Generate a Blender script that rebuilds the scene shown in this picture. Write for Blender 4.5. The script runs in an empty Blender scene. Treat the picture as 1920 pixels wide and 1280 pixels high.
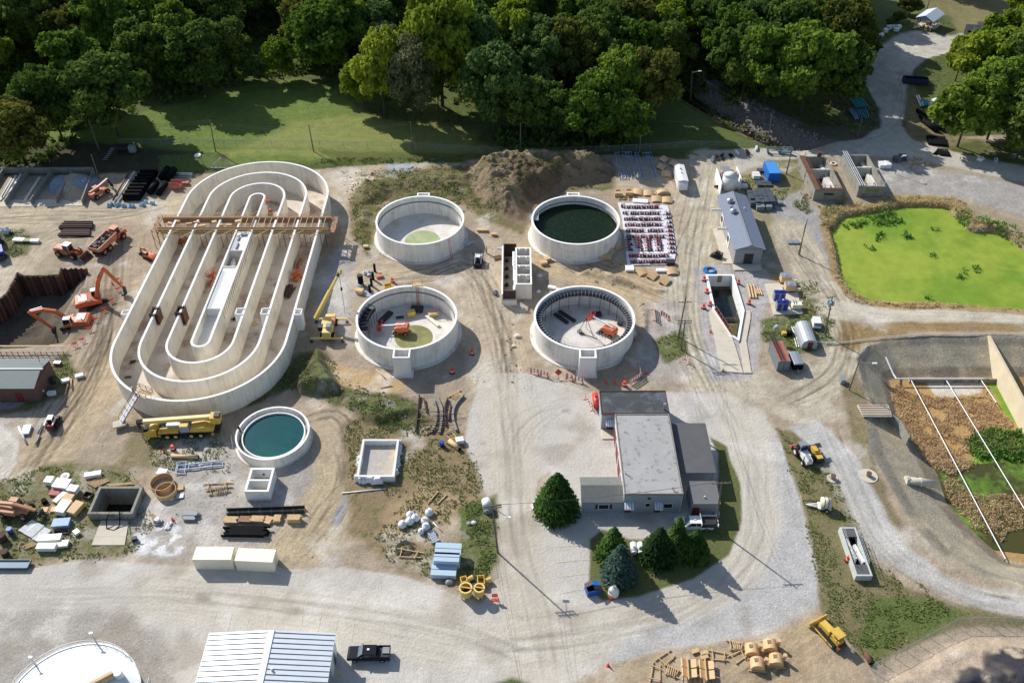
import bpy, math, random
import numpy as np
R=math.radians; PI=math.pi
sin,cos=math.sin,math.cos
random.seed(11)
# ------------------------------------------------------------- camera calibration (metres, origin under the drone)
F=1706.0; TH=R(41); H=122.0; S_,C_=sin(TH),cos(TH)
def g(px,py,z=0.0):
    "where the sight line of a photo point meets the level z"
    u=(px-960)/F; v=(py-640)/F; t=(H-z)/(S_+v*C_)
    return (u*t,(C_-v*S_)*t)
def G3(px,py,z=0.0):
    a=g(px,py,z); return (a[0],a[1],z)
sc=bpy.context.scene; COL=sc.collection
def lin(c): return tuple(((x/255)/12.92 if x/255<=0.04045 else ((x/255+0.055)/1.055)**2.4) for x in c)
# ------------------------------------------------------------- materials
def mat(name,rgb,rough=.8,var=.12,scale=1.5,metal=0.,bump=0.,streak=0.,stripes=None,emit=None,fine=0.,col2=None,c2s=.6,c2t=.55,spec=None):
    m=bpy.data.materials.new(name); m.use_nodes=True; nt=m.node_tree; N=nt.nodes; L=nt.links
    b=N['Principled BSDF']; b.inputs['Roughness'].default_value=rough; b.inputs['Metallic'].default_value=metal
    if spec is not None: b.inputs['Specular IOR Level'].default_value=spec
    c=lin(rgb); geo=N.new('ShaderNodeNewGeometry')
    def noise(sc_,det=4,vec=None,rg=.55):
        n=N.new('ShaderNodeTexNoise'); n.inputs['Scale'].default_value=sc_; n.inputs['Detail'].default_value=det; n.inputs['Roughness'].default_value=rg
        L.new(vec or geo.outputs['Position'],n.inputs['Vector']); return n.outputs['Fac']
    def mr(x,a,b_,c_,d):
        n=N.new('ShaderNodeMapRange'); L.new(x,n.inputs[0])
        for i,v in enumerate((a,b_,c_,d)): n.inputs[i+1].default_value=v
        return n.outputs[0]
    def mul(col,fac):
        n=N.new('ShaderNodeVectorMath'); n.operation='SCALE'; L.new(col,n.inputs[0]); L.new(fac,n.inputs['Scale']); return n.outputs[0]
    rgbn=N.new('ShaderNodeRGB'); rgbn.outputs[0].default_value=(*c,1); out=rgbn.outputs[0]
    if col2:
        mx=N.new('ShaderNodeMix'); mx.data_type='RGBA'; mx.inputs[7].default_value=(*lin(col2),1); L.new(out,mx.inputs[6])
        L.new(mr(noise(c2s,5,rg=.65),c2t-.07,c2t+.07,0,1),mx.inputs[0]); out=mx.outputs[2]
    if var: out=mul(out,mr(noise(scale,5),.25,.75,1-var,1+var))
    if fine: out=mul(out,mr(noise(6,2),.3,.7,1-fine,1+fine))
    if streak:
        mp=N.new('ShaderNodeMapping'); mp.inputs['Scale'].default_value=(1.6,1.6,.12); L.new(geo.outputs['Position'],mp.inputs[0])
        out=mul(out,mr(noise(1.2,4,mp.outputs[0]),.3,.7,1-streak,1+streak*.5))
    if stripes:   # (axis, period, dark fraction, depth): ribs, seams or boards, in object space
        ax,per,fr,dep=stripes[:4]
        tc=N.new('ShaderNodeTexCoord'); sx=N.new('ShaderNodeSeparateXYZ'); L.new(tc.outputs['Object'],sx.inputs[0])
        def mm(op,*a):
            n=N.new('ShaderNodeMath'); n.operation=op
            for i,v in enumerate(a):
                if isinstance(v,(int,float)): n.inputs[i].default_value=v
                else: L.new(v,n.inputs[i])
            return n.outputs[0]
        if ax<3: src=sx.outputs[ax]
        else:      # casting joints round a ring (ax 3) or round a racetrack (ax 4: centre x, y of both ends)
            cx_,y0_,y1_=stripes[4] if ax==4 else (0,0,0)
            yc=mm('MINIMUM',mm('MAXIMUM',sx.outputs[1],y0_),y1_); src=mm('ADD',mm('MULTIPLY',mm('ARCTAN2',mm('SUBTRACT',sx.outputs[1],yc),mm('SUBTRACT',sx.outputs[0],cx_)),10.2),mm('SUBTRACT',yc,y0_-.3) if ax==4 else 0)
        d=N.new('ShaderNodeMath'); d.operation='DIVIDE'; d.inputs[1].default_value=per; L.new(src,d.inputs[0])
        f=N.new('ShaderNodeMath'); f.operation='FRACT'; L.new(d.outputs[0],f.inputs[0])
        k=N.new('ShaderNodeMath'); k.operation='LESS_THAN'; k.inputs[1].default_value=fr; L.new(f.outputs[0],k.inputs[0])
        out=mul(out,mr(k.outputs[0],0,1,1,1-dep))
    L.new(out,b.inputs['Base Color'])
    if bump:
        bp=N.new('ShaderNodeBump'); bp.inputs['Strength'].default_value=1; bp.inputs['Distance'].default_value=bump
        L.new(noise(2.2,6),bp.inputs['Height']); L.new(bp.outputs[0],b.inputs['Normal'])
    return m
MT={}
def m_(k,*a,**kw):
    MT[k]=mat(k,*a,**kw); return MT[k]
conc=m_('concrete',(222,218,210),.9,.09,.35,streak=.10,fine=.05,col2=(180,172,156),c2s=.22,c2t=.6)
concd=m_('basin_concrete',(236,230,216),.9,.08,.35,streak=.10,fine=.05,col2=(212,206,192),c2s=.22,c2t=.6,stripes=(4,2.45,.035,.16,(-61.1,134.9,187.2)))
conct=m_('tank_concrete',(236,233,224),.9,.07,.4,streak=.15,fine=.05,col2=(208,204,196),c2s=.3,c2t=.6,stripes=(3,2.29,.035,.16))
concfl=m_('concrete_floor',(206,196,182),.85,.13,.25,fine=.07,col2=(165,142,122),c2s=.16,c2t=.56)
concw=m_('white_concrete',(232,231,228),.9,.05,.4,streak=.05,fine=.04)
conctop=m_('concrete_rim',(248,247,244),.85,.04,.8)
concold=m_('old_concrete',(150,148,138),.9,.18,.5,streak=.2,fine=.1,col2=(105,100,88),c2s=.5,c2t=.6)
concpad=m_('pad_concrete',(205,196,178),.9,.1,.4,fine=.08,stripes=(1,3.05,.03,.25))
ply=m_('plywood',(214,180,134),.7,.1,1.2); lum=m_('lumber',(205,176,132),.8,.15,2.); lumd=m_('weathered_lumber',(150,125,95),.9,.25,2)
formw=m_('form_lumber',(158,124,98),.85,.25,1.5); formy=m_('form_beam_yellow',(192,166,118),.7,.15,1)
rust=m_('rusty_steel',(108,74,60),.85,.3,1.2,bump=.02); rustd=m_('dark_rust',(74,56,50),.85,.3,1.5)
stl=m_('galvanised_steel',(170,178,186),.4,.1,2,metal=.5); stb=m_('blue_grey_steel',(166,184,214),.5,.08,2)
blk=m_('black_plastic',(18,19,21),.75,.2,2,spec=.1); dk=m_('dark_steel',(44,46,50),.6,.15,2); tyre=m_('tyre_rubber',(30,30,31),.9,.15,3)
wht=m_('white_paint',(232,232,230),.45,.04,2); gry=m_('grey_paint',(140,144,150),.5,.08,2)
ylw=m_('crane_yellow',(218,188,100),.45,.1,1.5); ylc=m_('pale_boom_yellow',(232,206,130),.45,.08,1.5); ylb=m_('machine_yellow',(218,180,80),.55,.12,2,col2=(176,146,86),c2s=1.3,c2t=.62)
org=m_('machine_orange',(204,104,58),.55,.12,1.5,col2=(166,108,76),c2s=1.2,c2t=.6); orp=m_('faded_orange',(200,128,96),.5,.12,1.5); redm=m_('lift_red',(190,74,56),.5,.12,2)
glass=m_('dark_glass',(30,38,46),.08,.0,1,metal=.0); glb=m_('pale_glass',(150,170,185),.1,0,1)
blu=m_('container_blue',(32,104,196),.5,.08,1); blud=m_('deep_blue',(28,58,160),.5,.08,1); bin_=m_('dumpster_blue',(36,84,160),.5,.1,1)
cream=m_('container_cream',(246,240,218),.5,.05,.8,stripes=(0,.28,.4,.16)); tealm=m_('teal_pipe_plastic',(60,150,165),.5,.1,1)
conered=m_('cone_orange',(232,74,30),.6,.05,3); barw=m_('barrier_white',(232,226,220),.6,.05,3); barr=m_('barrier_red',(205,72,48),.6,.05,3)
bagw=m_('white_bag',(225,228,234),.8,.1,5,bump=.05); bagb=m_('blue_white_plastic',(150,190,212),.5,.3,3)
sheetw=m_('white_sheeting',(222,224,230),.6,.08,1.2,bump=.05)
roofm=m_('pale_metal_roof',(214,222,230),.42,.05,.6,metal=.15)
roofseam=m_('dark_seam',(60,64,70),.6,.1,2)
roofb=m_('blue_grey_roof',(128,138,158),.5,.06,1,stripes=(1,.62,.32,.42),spec=.5)
roofg=m_('green_grey_roof',(104,118,120),.5,.05,1,stripes=(0,.45,.25,.28))
roofblk=m_('black_membrane',(66,70,75),.8,.18,.5,col2=(96,102,106),c2s=.35,c2t=.56)
rooflt=m_('grey_gravel_roof',(168,168,166),.9,.10,.35,fine=.08,col2=(122,118,112),c2s=1.1,c2t=.62)
roofdk=m_('dark_carport_roof',(92,93,96),.85,.12,.5); shing=m_('grey_shingle',(118,120,116),.9,.12,1.5,fine=.12,stripes=(1,.42,.2,.12))
sid=m_('pale_block_wall',(170,176,182),.85,.08,1.5,stripes=(2,.3,.08,.2)); brick=m_('brown_brick',(102,78,70),.9,.15,3,stripes=(2,.24,.15,.2)); blkw=m_('grey_block_wall',(150,152,154),.9,.08,2,stripes=(2,.6,.06,.25))
bark=m_('bark',(70,60,50),.95,.3,3); wood=m_('pole_wood',(112,104,94),.9,.15,3); wire=m_('wire',(70,72,74),.6,0)
red=m_('dark_red_paint',(120,30,32),.6,.1,2); contr=m_('faded_red_roof',(178,104,92),.7,.15,.8,stripes=(1,.5,.12,.15)); contg=m_('container_grey_green',(112,126,134),.6,.1,1,stripes=(0,.4,.3,.2))
# foliage
def leafmat(name,a,b,c,vary=1,tr=.38,ns=.35):
    m=bpy.data.materials.new(name); m.use_nodes=True; nt=m.node_tree; N=nt.nodes; L=nt.links; N.clear()
    geo=N.new('ShaderNodeNewGeometry'); oi=N.new('ShaderNodeObjectInfo')
    n=N.new('ShaderNodeTexNoise'); n.inputs['Scale'].default_value=ns; n.inputs['Detail'].default_value=5; n.inputs['Roughness'].default_value=.7; L.new(geo.outputs['Position'],n.inputs['Vector'])
    rp=N.new('ShaderNodeValToRGB'); cr=rp.color_ramp; cr.elements[0].position=.34; cr.elements[1].position=.66
    cr.elements[0].color=(*lin(a),1); cr.elements[1].color=(*lin(c),1); e=cr.elements.new(.5); e.color=(*lin(b),1)
    L.new(n.outputs['Fac'],rp.inputs[0])
    hs=N.new('ShaderNodeHueSaturation'); L.new(rp.outputs[0],hs.inputs['Color'])
    mr=N.new('ShaderNodeMapRange'); L.new(oi.outputs['Random'],mr.inputs[0]); mr.inputs[3].default_value=.78 if vary else 1.; mr.inputs[4].default_value=1.22 if vary else 1.; L.new(mr.outputs[0],hs.inputs['Value'])
    mh=N.new('ShaderNodeMapRange'); L.new(oi.outputs['Random'],mh.inputs[0]); mh.inputs[3].default_value=.515; mh.inputs[4].default_value=.485; L.new(mh.outputs[0],hs.inputs['Hue'])
    d=N.new('ShaderNodeBsdfDiffuse'); t=N.new('ShaderNodeBsdfTranslucent'); mx=N.new('ShaderNodeMixShader'); mx.inputs[0].default_value=tr
    L.new(hs.outputs[0],d.inputs[0]); L.new(hs.outputs[0],t.inputs[0]); L.new(d.outputs[0],mx.inputs[1]); L.new(t.outputs[0],mx.inputs[2])
    o=N.new('ShaderNodeOutputMaterial'); L.new(mx.outputs[0],o.inputs[0]); MT[name]=m; return m
LEAF=[leafmat('leaf_dark',(68,88,44),(94,116,54),(126,148,64)),leafmat('leaf_yellowgreen',(98,122,44),(128,148,52),(160,170,60)),
 leafmat('leaf_mid',(80,104,44),(108,134,54),(140,164,62)),leafmat('leaf_grey',(86,96,66),(104,112,80),(124,130,92)),
 leafmat('leaf_olive',(84,92,46),(108,114,54),(140,138,62)),leafmat('leaf_blue',(72,98,56),(94,120,64),(118,144,74))]
LS=leafmat('spruce_green',(46,66,44),(62,86,52),(92,120,70)); LSB=leafmat('spruce_blue',(64,84,78),(80,102,94),(100,122,112)); LSL=leafmat('spruce_light',(56,82,44),(76,106,52),(110,140,70))
REED=leafmat('reed_brown',(184,164,126),(218,198,156),(240,226,190),0,.5,.55); WEED=leafmat('weed_green',(104,124,70),(136,148,90),(184,176,128),0,.45,.45); LILY=leafmat('marsh_green',(84,124,60),(104,146,70),(130,168,84),0,.4)
# ------------------------------------------------------------- mesh builder
class M:
    def __init__(s): s.v=[]; s.f=[]; s.c=[]
    def add(s,v,f):
        s.c.append((len(s.v),len(s.f))); o=len(s.v); s.v+=[tuple(p) for p in v]; s.f+=[tuple(i+o for i in q) for q in f]; return s
    def box(s,x,y,z,sx,sy,sz,rz=0,tx=1,ty=1):
        hx,hy=sx/2,sy/2; P=[]
        for k,(ax,ay) in enumerate(((1,1),(tx,ty))):
            for a,b in ((-hx,-hy),(hx,-hy),(hx,hy),(-hx,hy)):
                a*=ax; b*=ay; P.append((x+a*cos(rz)-b*sin(rz),y+a*sin(rz)+b*cos(rz),z+k*sz))
        return s.add(P,[(3,2,1,0),(4,5,6,7),(0,1,5,4),(1,2,6,5),(2,3,7,6),(3,0,4,7)])
    def prism(s,poly,z0,z1):
        n=len(poly); a=sum(poly[i][0]*poly[(i+1)%n][1]-poly[(i+1)%n][0]*poly[i][1] for i in range(n))
        if a<0: poly=poly[::-1]
        return s.add([(x,y,z0) for x,y in poly]+[(x,y,z1) for x,y in poly],[tuple(range(n-1,-1,-1)),tuple(range(n,2*n))]+[(i,(i+1)%n,n+(i+1)%n,n+i) for i in range(n)])
    def xz(s,poly,y0,y1):
        n=len(poly)
        return s.add([(x,y0,z) for x,z in poly]+[(x,y1,z) for x,z in poly],[tuple(range(n)),tuple(range(2*n-1,n-1,-1))]+[((i+1)%n,i,n+i,n+(i+1)%n) for i in range(n)])
    def yz(s,poly,x0,x1):
        n=len(poly)
        return s.add([(x0,y,z) for y,z in poly]+[(x1,y,z) for y,z in poly],[tuple(range(n-1,-1,-1)),tuple(range(n,2*n))]+[(i,(i+1)%n,n+(i+1)%n,n+i) for i in range(n)])
    def bar(s,a,b,w,h=None):
        return s.cyl(a,b,w*.707,n=4) if h is None else s.cyl(a,b,w*.707,n=4,sq=h/w)
    def cyl(s,a,b,r,r2=None,n=10,caps=True,sq=1):
        r2=r if r2 is None else r2
        a=np.array(a,float); b=np.array(b,float); d=b-a; L=np.linalg.norm(d)
        if L<1e-9: return s
        d/=L; up=np.array((0,0,1.)) if abs(d[2])<.95 else np.array((1.,0,0))
        u=np.cross(up,d); u/=np.linalg.norm(u); w=np.cross(d,u); P=[]
        for c,rr in ((a,r),(b,r2)):
            for i in range(n):
                t=2*PI*(i+.5)/n; P.append(tuple(c+rr*(cos(t)*u+sin(t)*w*sq)))
        f=[(i,(i+1)%n,n+(i+1)%n,n+i) for i in range(n)]
        if caps: f+=[tuple(range(n-1,-1,-1)),tuple(range(n,2*n))]
        return s.add(P,f)
    def tube(s,pts,r,n=6):
        for a,b in zip(pts,pts[1:]): s.cyl(a,b,r,n=n)
        return s
    def ring(s,cx,cy,ri,ro,z0,z1,n=96,a0=0,a1=2*PI):
        full=abs(a1-a0-2*PI)<1e-6; k=n if full else n+1; P=[]
        for i in range(k):
            t=a0+(a1-a0)*i/n; c,q=cos(t),sin(t)
            P+=[(cx+ri*c,cy+ri*q,z0),(cx+ro*c,cy+ro*q,z0),(cx+ro*c,cy+ro*q,z1),(cx+ri*c,cy+ri*q,z1)]
        f=[]
        for i in range(n):
            a=4*i; b=4*((i+1)%k); f+=[(a+1,b+1,b+2,a+2),(a+2,b+2,b+3,a+3),(a+3,b+3,b,a),(a,b,b+1,a+1)]
        if not full: f+=[(0,1,2,3),(4*n+3,4*n+2,4*n+1,4*n)]
        return s.add(P,f)
    def disc(s,cx,cy,r,z,n=96): return s.add([(cx+r*cos(2*PI*i/n),cy+r*sin(2*PI*i/n),z) for i in range(n)],[tuple(range(n))])
    def wall(s,pts,th,z0,z1,closed=False):
        n=len(pts); L=[];Rr=[]
        for i in range(n):
            p=pts[i]; a=pts[i-1] if (i or closed) else None; b=pts[(i+1)%n] if (i<n-1 or closed) else None
            def nr(q,w):
                dx,dy=w[0]-q[0],w[1]-q[1]; l=math.hypot(dx,dy) or 1; return (-dy/l,dx/l)
            ns=[nr(a,p)] if a else []; 
            if b: ns.append(nr(p,b))
            nx=sum(q[0] for q in ns)/len(ns); ny=sum(q[1] for q in ns)/len(ns); k=(nx*nx+ny*ny) or 1
            nx,ny=nx/k*th/2,ny/k*th/2; L.append((p[0]+nx,p[1]+ny)); Rr.append((p[0]-nx,p[1]-ny))
        P=[]
        for l,r in zip(L,Rr): P+=[(*r,z0),(*l,z0),(*l,z1),(*r,z1)]
        f=[]
        for i in range(n if closed else n-1):
            a=4*i; b=4*((i+1)%n); f+=[(a,b,b+3,a+3),(a+3,b+3,b+2,a+2),(a+2,b+2,b+1,a+1),(a+1,b+1,b,a)]
        if not closed: f+=[(0,3,2,1),(4*n-4,4*n-3,4*n-2,4*n-1)]
        return s.add(P,f)
    def o(s,name,material,parent=None,smooth=False):
        me=bpy.data.meshes.new(name); me.from_pydata(s.v,[],s.f); me.materials.append(material)
        if smooth: me.polygons.foreach_set('use_smooth',[True]*len(me.polygons))
        ob=bpy.data.objects.new(name,me); COL.objects.link(ob)
        if parent: ob.parent=parent
        return ob
def each(m,name,material,parent=None,smooth=False,k=1):
    'every shape of m (or every k shapes) becomes an object of its own'
    cs=m.c[::k]; ends=cs[1:]+[(len(m.v),len(m.f))]; r=[]
    for (v0,f0),(v1,f1) in zip(cs,ends):
        q=M(); q.v=m.v[v0:v1]; q.f=[tuple(i-v0 for i in f) for f in m.f[f0:f1]]; r.append(q.o(name,material,parent,smooth))
    return r
def tag(o,label,cat,group=None,kind=None):
    if label: o['label']=label
    if cat: o['category']=cat
    if group: o['group']=group
    if kind: o['kind']=kind
    return o
def T(name,label,cat,xy,rz=0,group=None,z=0.):
    o=bpy.data.objects.new(name,None); COL.objects.link(o); o.location=(xy[0],xy[1],z); o.rotation_euler=(0,0,rz); o.empty_display_size=.1
    return tag(o,label,cat,group)
def dup(root,xy,rz=None,label=None,z=None,scale=None,group=None):
    kids={}
    for q in bpy.data.objects:
        if q.parent: kids.setdefault(q.parent.name,[]).append(q)
    def cp(o,par):
        c=o.copy(); COL.objects.link(c); c.parent=par
        for k in kids.get(o.name,[]): cp(k,c)
        return c
    r=cp(root,None); r.location=(xy[0],xy[1],root.location.z if z is None else z)
    if rz is not None: r.rotation_euler=(0,0,rz)
    if scale: r.scale=(scale,)*3 if not isinstance(scale,tuple) else scale
    if label: r['label']=label
    if group: r['group']=group
    return r
ORD=['first','second','third','fourth','fifth','sixth','seventh','eighth','ninth','tenth','eleventh','twelfth','thirteenth','fourteenth','fifteenth','sixteenth','seventeenth','eighteenth','nineteenth','twentieth']+['twenty-'+w for w in 'first second third fourth fifth sixth seventh eighth ninth'.split()]+['thirtieth']+['thirty-'+w for w in 'first second third fourth fifth sixth seventh eighth ninth'.split()]+['fortieth']
def ang(a,b): return math.atan2(b[1]-a[1],b[0]-a[0])
def mid(a,b): return ((a[0]+b[0])/2,(a[1]+b[1])/2)
def dist(a,b): return math.hypot(a[0]-b[0],a[1]-b[1])
# ------------------------------------------------------------- terrain: one sheet, heights and soil laid out in metres
def axis(lo,hi,st,grow,far):
    a=list(np.arange(lo,hi+1e-6,st)); s=st
    while a[-1]<far: s*=grow; a.append(a[-1]+s)
    return a
xs=axis(0,118,.3,1.045,2600); xs=np.array([-x for x in xs[:0:-1]]+xs)
ys=np.array(axis(62,215,.3,1.02,3200)); lows=axis(0,4,.5,1.3,400); ys=np.concatenate([62-np.array(lows[:0:-1]),ys])
NX,NY=len(xs),len(ys); X,Y=np.meshgrid(xs,ys); X=X.ravel(); Y=Y.ravel()
rs=np.random.RandomState(5); LAT=rs.rand(8,256,256)
def vn(x,y,f,k=0):
    x=x*f+k*37.3; y=y*f+k*17.1; xi=np.floor(x).astype(int); yi=np.floor(y).astype(int); fx=x-xi; fy=y-yi
    fx=fx*fx*(3-2*fx); fy=fy*fy*(3-2*fy); A=LAT[k%8]
    a=A[xi&255,yi&255]; b=A[(xi+1)&255,yi&255]; c=A[xi&255,(yi+1)&255]; d=A[(xi+1)&255,(yi+1)&255]
    return (a*(1-fx)+b*fx)*(1-fy)+(c*(1-fx)+d*fx)*fy
def fbm(x,y,f,o=4,k=0):
    s=0;a=1;t=0
    for i in range(o): s=s+a*vn(x,y,f*2**i,k+i); t+=a; a*=.55
    return s/t-.5
W1=fbm(X,Y,.12,5,1); W2=fbm(X,Y,.5,4,3); W3=fbm(X,Y,.03,3,5)
def sdf(poly,x=None,y=None):
    x=X if x is None else x; y=Y if y is None else y
    d=np.full(x.shape,1e18); s=np.ones(x.shape)
    n=len(poly)
    for i in range(n):
        ax,ay=poly[i]; bx,by=poly[(i+1)%n]; ex,ey=bx-ax,by-ay; wx,wy=x-ax,y-ay
        t=np.clip((wx*ex+wy*ey)/(ex*ex+ey*ey+1e-12),0,1); dx=wx-ex*t; dy=wy-ey*t; d=np.minimum(d,dx*dx+dy*dy)
        c1=y>=ay; c2=y<by; c3=ex*wy>ey*wx
        s=np.where((c1&c2&c3)|(~c1&~c2&~c3),-s,s)
    return np.sqrt(d)*(-s)      # positive inside
def ss(a,b,x):
    t=np.clip((x-a)/(b-a),0,1); return t*t*(3-2*t)
def W(px,z=0): return [g(*p,z) for p in px]
colr=np.zeros((X.size,3)); veg=np.zeros(X.size); Z=np.zeros(X.size); cls=np.zeros(X.size,int); flow=np.zeros((X.size,3)); grav=np.zeros(X.size)
KA=1.0
def paint(m,c=None,v=None,gr=None,cl=None):
    global colr,veg,grav
    if c is not None: colr=colr*(1-m[:,None])+np.array(lin(c))*m[:,None]
    if v is not None: veg=veg*(1-m)+v*m
    if gr is not None: grav=grav*(1-m)+gr*m
    if cl is not None: cls[m>.5]=cl
    # soil, gravel, paving and turf; the mound also gets painted light and shade
def zone(px,c=None,soft=.5,warp=1.,v=None,gr=None,cl=None,a=1,world=False,z=0,patch=None):
    poly=px if world else W(px,z); bx=[p[0] for p in poly]; by=[p[1] for p in poly]; pad=6+warp*2
    k=(X>min(bx)-pad)&(X<max(bx)+pad)&(Y>min(by)-pad)&(Y<max(by)+pad); m=np.zeros(X.size)
    d=sdf(poly,X[k],Y[k])+(W1[k]*2.2+W2[k])*warp; q=ss(-soft,soft,d)*a
    if patch: q=q*ss(-.08,.08,fbm(X[k],Y[k],patch[0],4,patch[1])+patch[2])
    m[k]=q; paint(m,c,v,gr,cl); return m
def stroke(px,w,c=None,soft=1.,warp=.6,v=None,gr=None,cl=None,a=1,fl=1.,z=0,k0=0):
    pts=W(px,z); best=np.full(X.size,1e9); sd=np.zeros(X.size); al=np.zeros(X.size); L=0
    for (ax,ay),(bx,by) in zip(pts,pts[1:]):
        ex,ey=bx-ax,by-ay; l=math.hypot(ex,ey); wx,wy=X-ax,Y-ay; t=np.clip((wx*ex+wy*ey)/(l*l),0,1); dx=wx-ex*t; dy=wy-ey*t; d=np.hypot(dx,dy)
        k=d<best; best[k]=d[k]; sd[k]=(np.sign(ex*wy-ey*wx)*d)[k]; al[k]=(L+t*l)[k]; L+=l
    m=ss(-soft,soft,w/2-best+(W1*2+W2)*warp)*a; paint(m,c,v,gr,cl)
    if fl:
        k=m>.15; flow[k,0]=sd[k]+k0; flow[k,1]=al[k]*.045; flow[k,2]=(m*fl)[k]
    return m
dirt=(168,153,132); tan=(184,168,143); grvl=(178,174,168); lot=(196,191,182); bgr=(184,182,179); gras=(84,98,50); dry=(130,118,84); dkd=(112,100,84)
# --- base soils
paint(np.ones(X.size),(60,66,38),v=.8)
FENCE=[(-300,325),(60,322),(330,318),(470,296),(640,292),(760,287),(840,290),(880,294),(1000,292),(1160,286),(1245,289),(1290,291),(1325,279),(1440,276),(1520,270),(1920,250)]
zone([(-300,345),(-300,1500),(2300,1500),(2300,250),(1920,250),(1700,262),(1600,275),(1520,282),(1440,286),(1325,288),(1290,300),(1245,297),(1160,290),(1000,294),(870,296),(700,305),(640,312),(610,318),(470,318),(330,330)],dirt,.6,.5,v=.12,cl=1)
zone([(-100,170),(150,240),(240,215),(330,195),(480,150),(560,140),(640,165),(700,220),(800,235),(900,262),(960,292),(640,296),(330,322),(240,330),(-100,330)],(108,126,58),1.5,1.5,v=.6,cl=3)
zone([(560,225),(700,215),(900,245),(900,290),(600,290),(420,290),(480,262)],(146,146,86),2,2.5,v=.4,a=.6)
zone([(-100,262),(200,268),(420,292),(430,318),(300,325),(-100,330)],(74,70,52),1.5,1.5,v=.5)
zone([(300,292),(400,290),(430,312),(345,322),(300,320)],(66,100,42),.8,.8,v=.8)
zone([(1240,150),(1270,175),(1330,205),(1400,240),(1440,262),(1440,284),(1300,288),(1180,286),(1150,250),(1200,200)],(92,106,56),1,1,v=.6,cl=3)
zone([(1590,-60),(1720,-60),(1760,0),(1735,15),(1690,50),(1610,80),(1590,60)],(104,118,70),1,1,v=.5,cl=3)
zone([(1700,-60),(2100,-60),(2100,60),(1880,70),(1840,90),(1800,70),(1780,30),(1740,25)],(126,120,84),1,1.5,v=.5,cl=3)
zone([(1680,130),(1720,150),(1740,240),(1850,270),(2100,320),(2100,420),(1920,335),(1800,300),(1700,280)],(134,122,92),1,1.2,v=.55)
zone([(1760,280),(1830,262),(2100,290),(2100,400),(1930,330)],(92,96,56),1.5,1.2,v=.6)
# creek cut, stone banks and its dark bed
stroke([(1245,115),(1310,160),(1380,205),(1450,232),(1500,255),(1540,262),(1600,258)],15,(124,116,108),1,1,v=.0,gr=1,fl=0)
stroke([(1262,158),(1320,195),(1400,236),(1460,262)],5,(150,130,98),1,.8,v=.2,fl=0,a=.8)
stroke([(1255,135),(1300,172),(1370,215),(1440,248),(1500,272)],4.2,(42,36,28),.8,.4,v=0,fl=0)
zone([(1560,150),(1600,160),(1640,200),(1655,235),(1620,262),(1540,262),(1480,235),(1560,230)],(92,88,66),1,1,v=.5,a=.8)
# gravel road, upper right
rd=[(1640,92),(1690,62),(1720,58),(1770,70),(1815,62),(1800,95),(1740,112),(1712,132),(1700,170),(1692,235),(1712,262),(1790,285),(1860,300),(2100,345),(2100,372),(1900,338),(1780,312),(1700,297),(1600,293),(1500,297),(1440,306),(1380,325),(1330,338),(1290,330),(1296,290),(1326,298),(1440,284),(1540,272),(1618,260),(1650,235),(1650,205),(1625,165),(1600,130),(1600,105)]
zone(rd,(190,185,172),.7,.5,v=0,gr=.6,cl=2)
zone([(1300,284),(1470,276),(1480,284),(1330,300)],(186,182,170),.6,.3,v=0,gr=.5)
# left storage strip and dirt roads
zone([(-200,335),(310,325),(345,385),(300,440),(-200,440)],(178,164,142),1,1,v=.05)
stroke([(-120,410),(100,408),(220,402),(330,385)],9,(192,178,152),1.5,1,fl=1)
stroke([(0,560),(60,470),(110,430),(180,405)],8,(188,174,150),1.5,1,fl=.8)
zone([(-200,438),(10,432),(45,425),(65,445),(55,480),(0,483),(-200,480)],(120,116,84),.8,.8,v=.6)
zone([(110,470),(160,455),(170,470),(150,480),(110,485)],(116,112,80),.8,.8,v=.6)
zone([(-200,500),(40,485),(30,515),(-200,600)],(196,184,162),.8,.8)
stroke([(220,450),(205,520),(200,600),(160,700),(120,800),(40,900),(0,940)],15,(172,156,134),2,1.5,fl=1)
stroke([(190,700),(165,760),(110,830),(60,860),(20,890)],9,(186,168,140),1.5,1.2,fl=1)
zone([(-200,770),(5,800),(35,830),(32,870),(10,905),(-5,940),(-200,960)],(205,198,186),.3,.3,v=0,cl=2)
zone([(-200,655),(115,650),(105,672),(-200,678)],(168,160,150),.5,.2,v=0)
zone([(95,680),(125,660),(140,700),(120,740),(60,770),(-200,790),(-200,745),(60,745),(100,720)],(118,114,82),.8,.8,v=.6)
zone([(-200,740),(70,745),(20,765),(-200,770)],(160,156,150),.6,.4,v=0)
zone([(-200,905),(30,895),(90,870),(150,870),(240,880),(275,960),(285,1010),(230,1040),(120,1045),(60,1062),(-200,1068)],(134,126,96),1,1.2,v=.62)
zone([(250,780),(330,790),(420,820),(440,900),(300,880),(230,870)],(140,128,100),1,1.2,v=.5)
# lay-down yard gravel, lower left
zone([(330,815),(440,820),(470,905),(560,930),(620,1000),(640,1055),(540,1062),(330,1055),(255,1040),(262,980),(300,930),(290,880),(320,850)],(174,168,159),1.2,1,v=.05,gr=1)
zone([(505,880),(580,850),(620,905),(600,980),(500,960)],(168,162,154),1.2,1,gr=1,v=0)
stroke([(640,820),(650,900),(610,970),(560,1030)],11,(182,166,138),1.5,1,fl=1)
stroke([(560,800),(620,770),(650,830)],10,(180,164,140),1.5,1,fl=.6)
zone([(640,930),(662,930),(640,985),(618,985)],(160,160,160),.5,.3,gr=.6)
zone([(650,795),(700,770),(790,780),(870,810),(900,870),(905,940),(930,960),(935,1050),(900,1105),(830,1095),(730,1060),(650,1000),(640,900)],(142,124,96),1,1.2,v=.55)
zone([(740,930),(800,910),(880,940),(860,1010),(800,1020),(700,1010)],(172,150,118),1.2,1.2,v=.2,a=.8)
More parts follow.
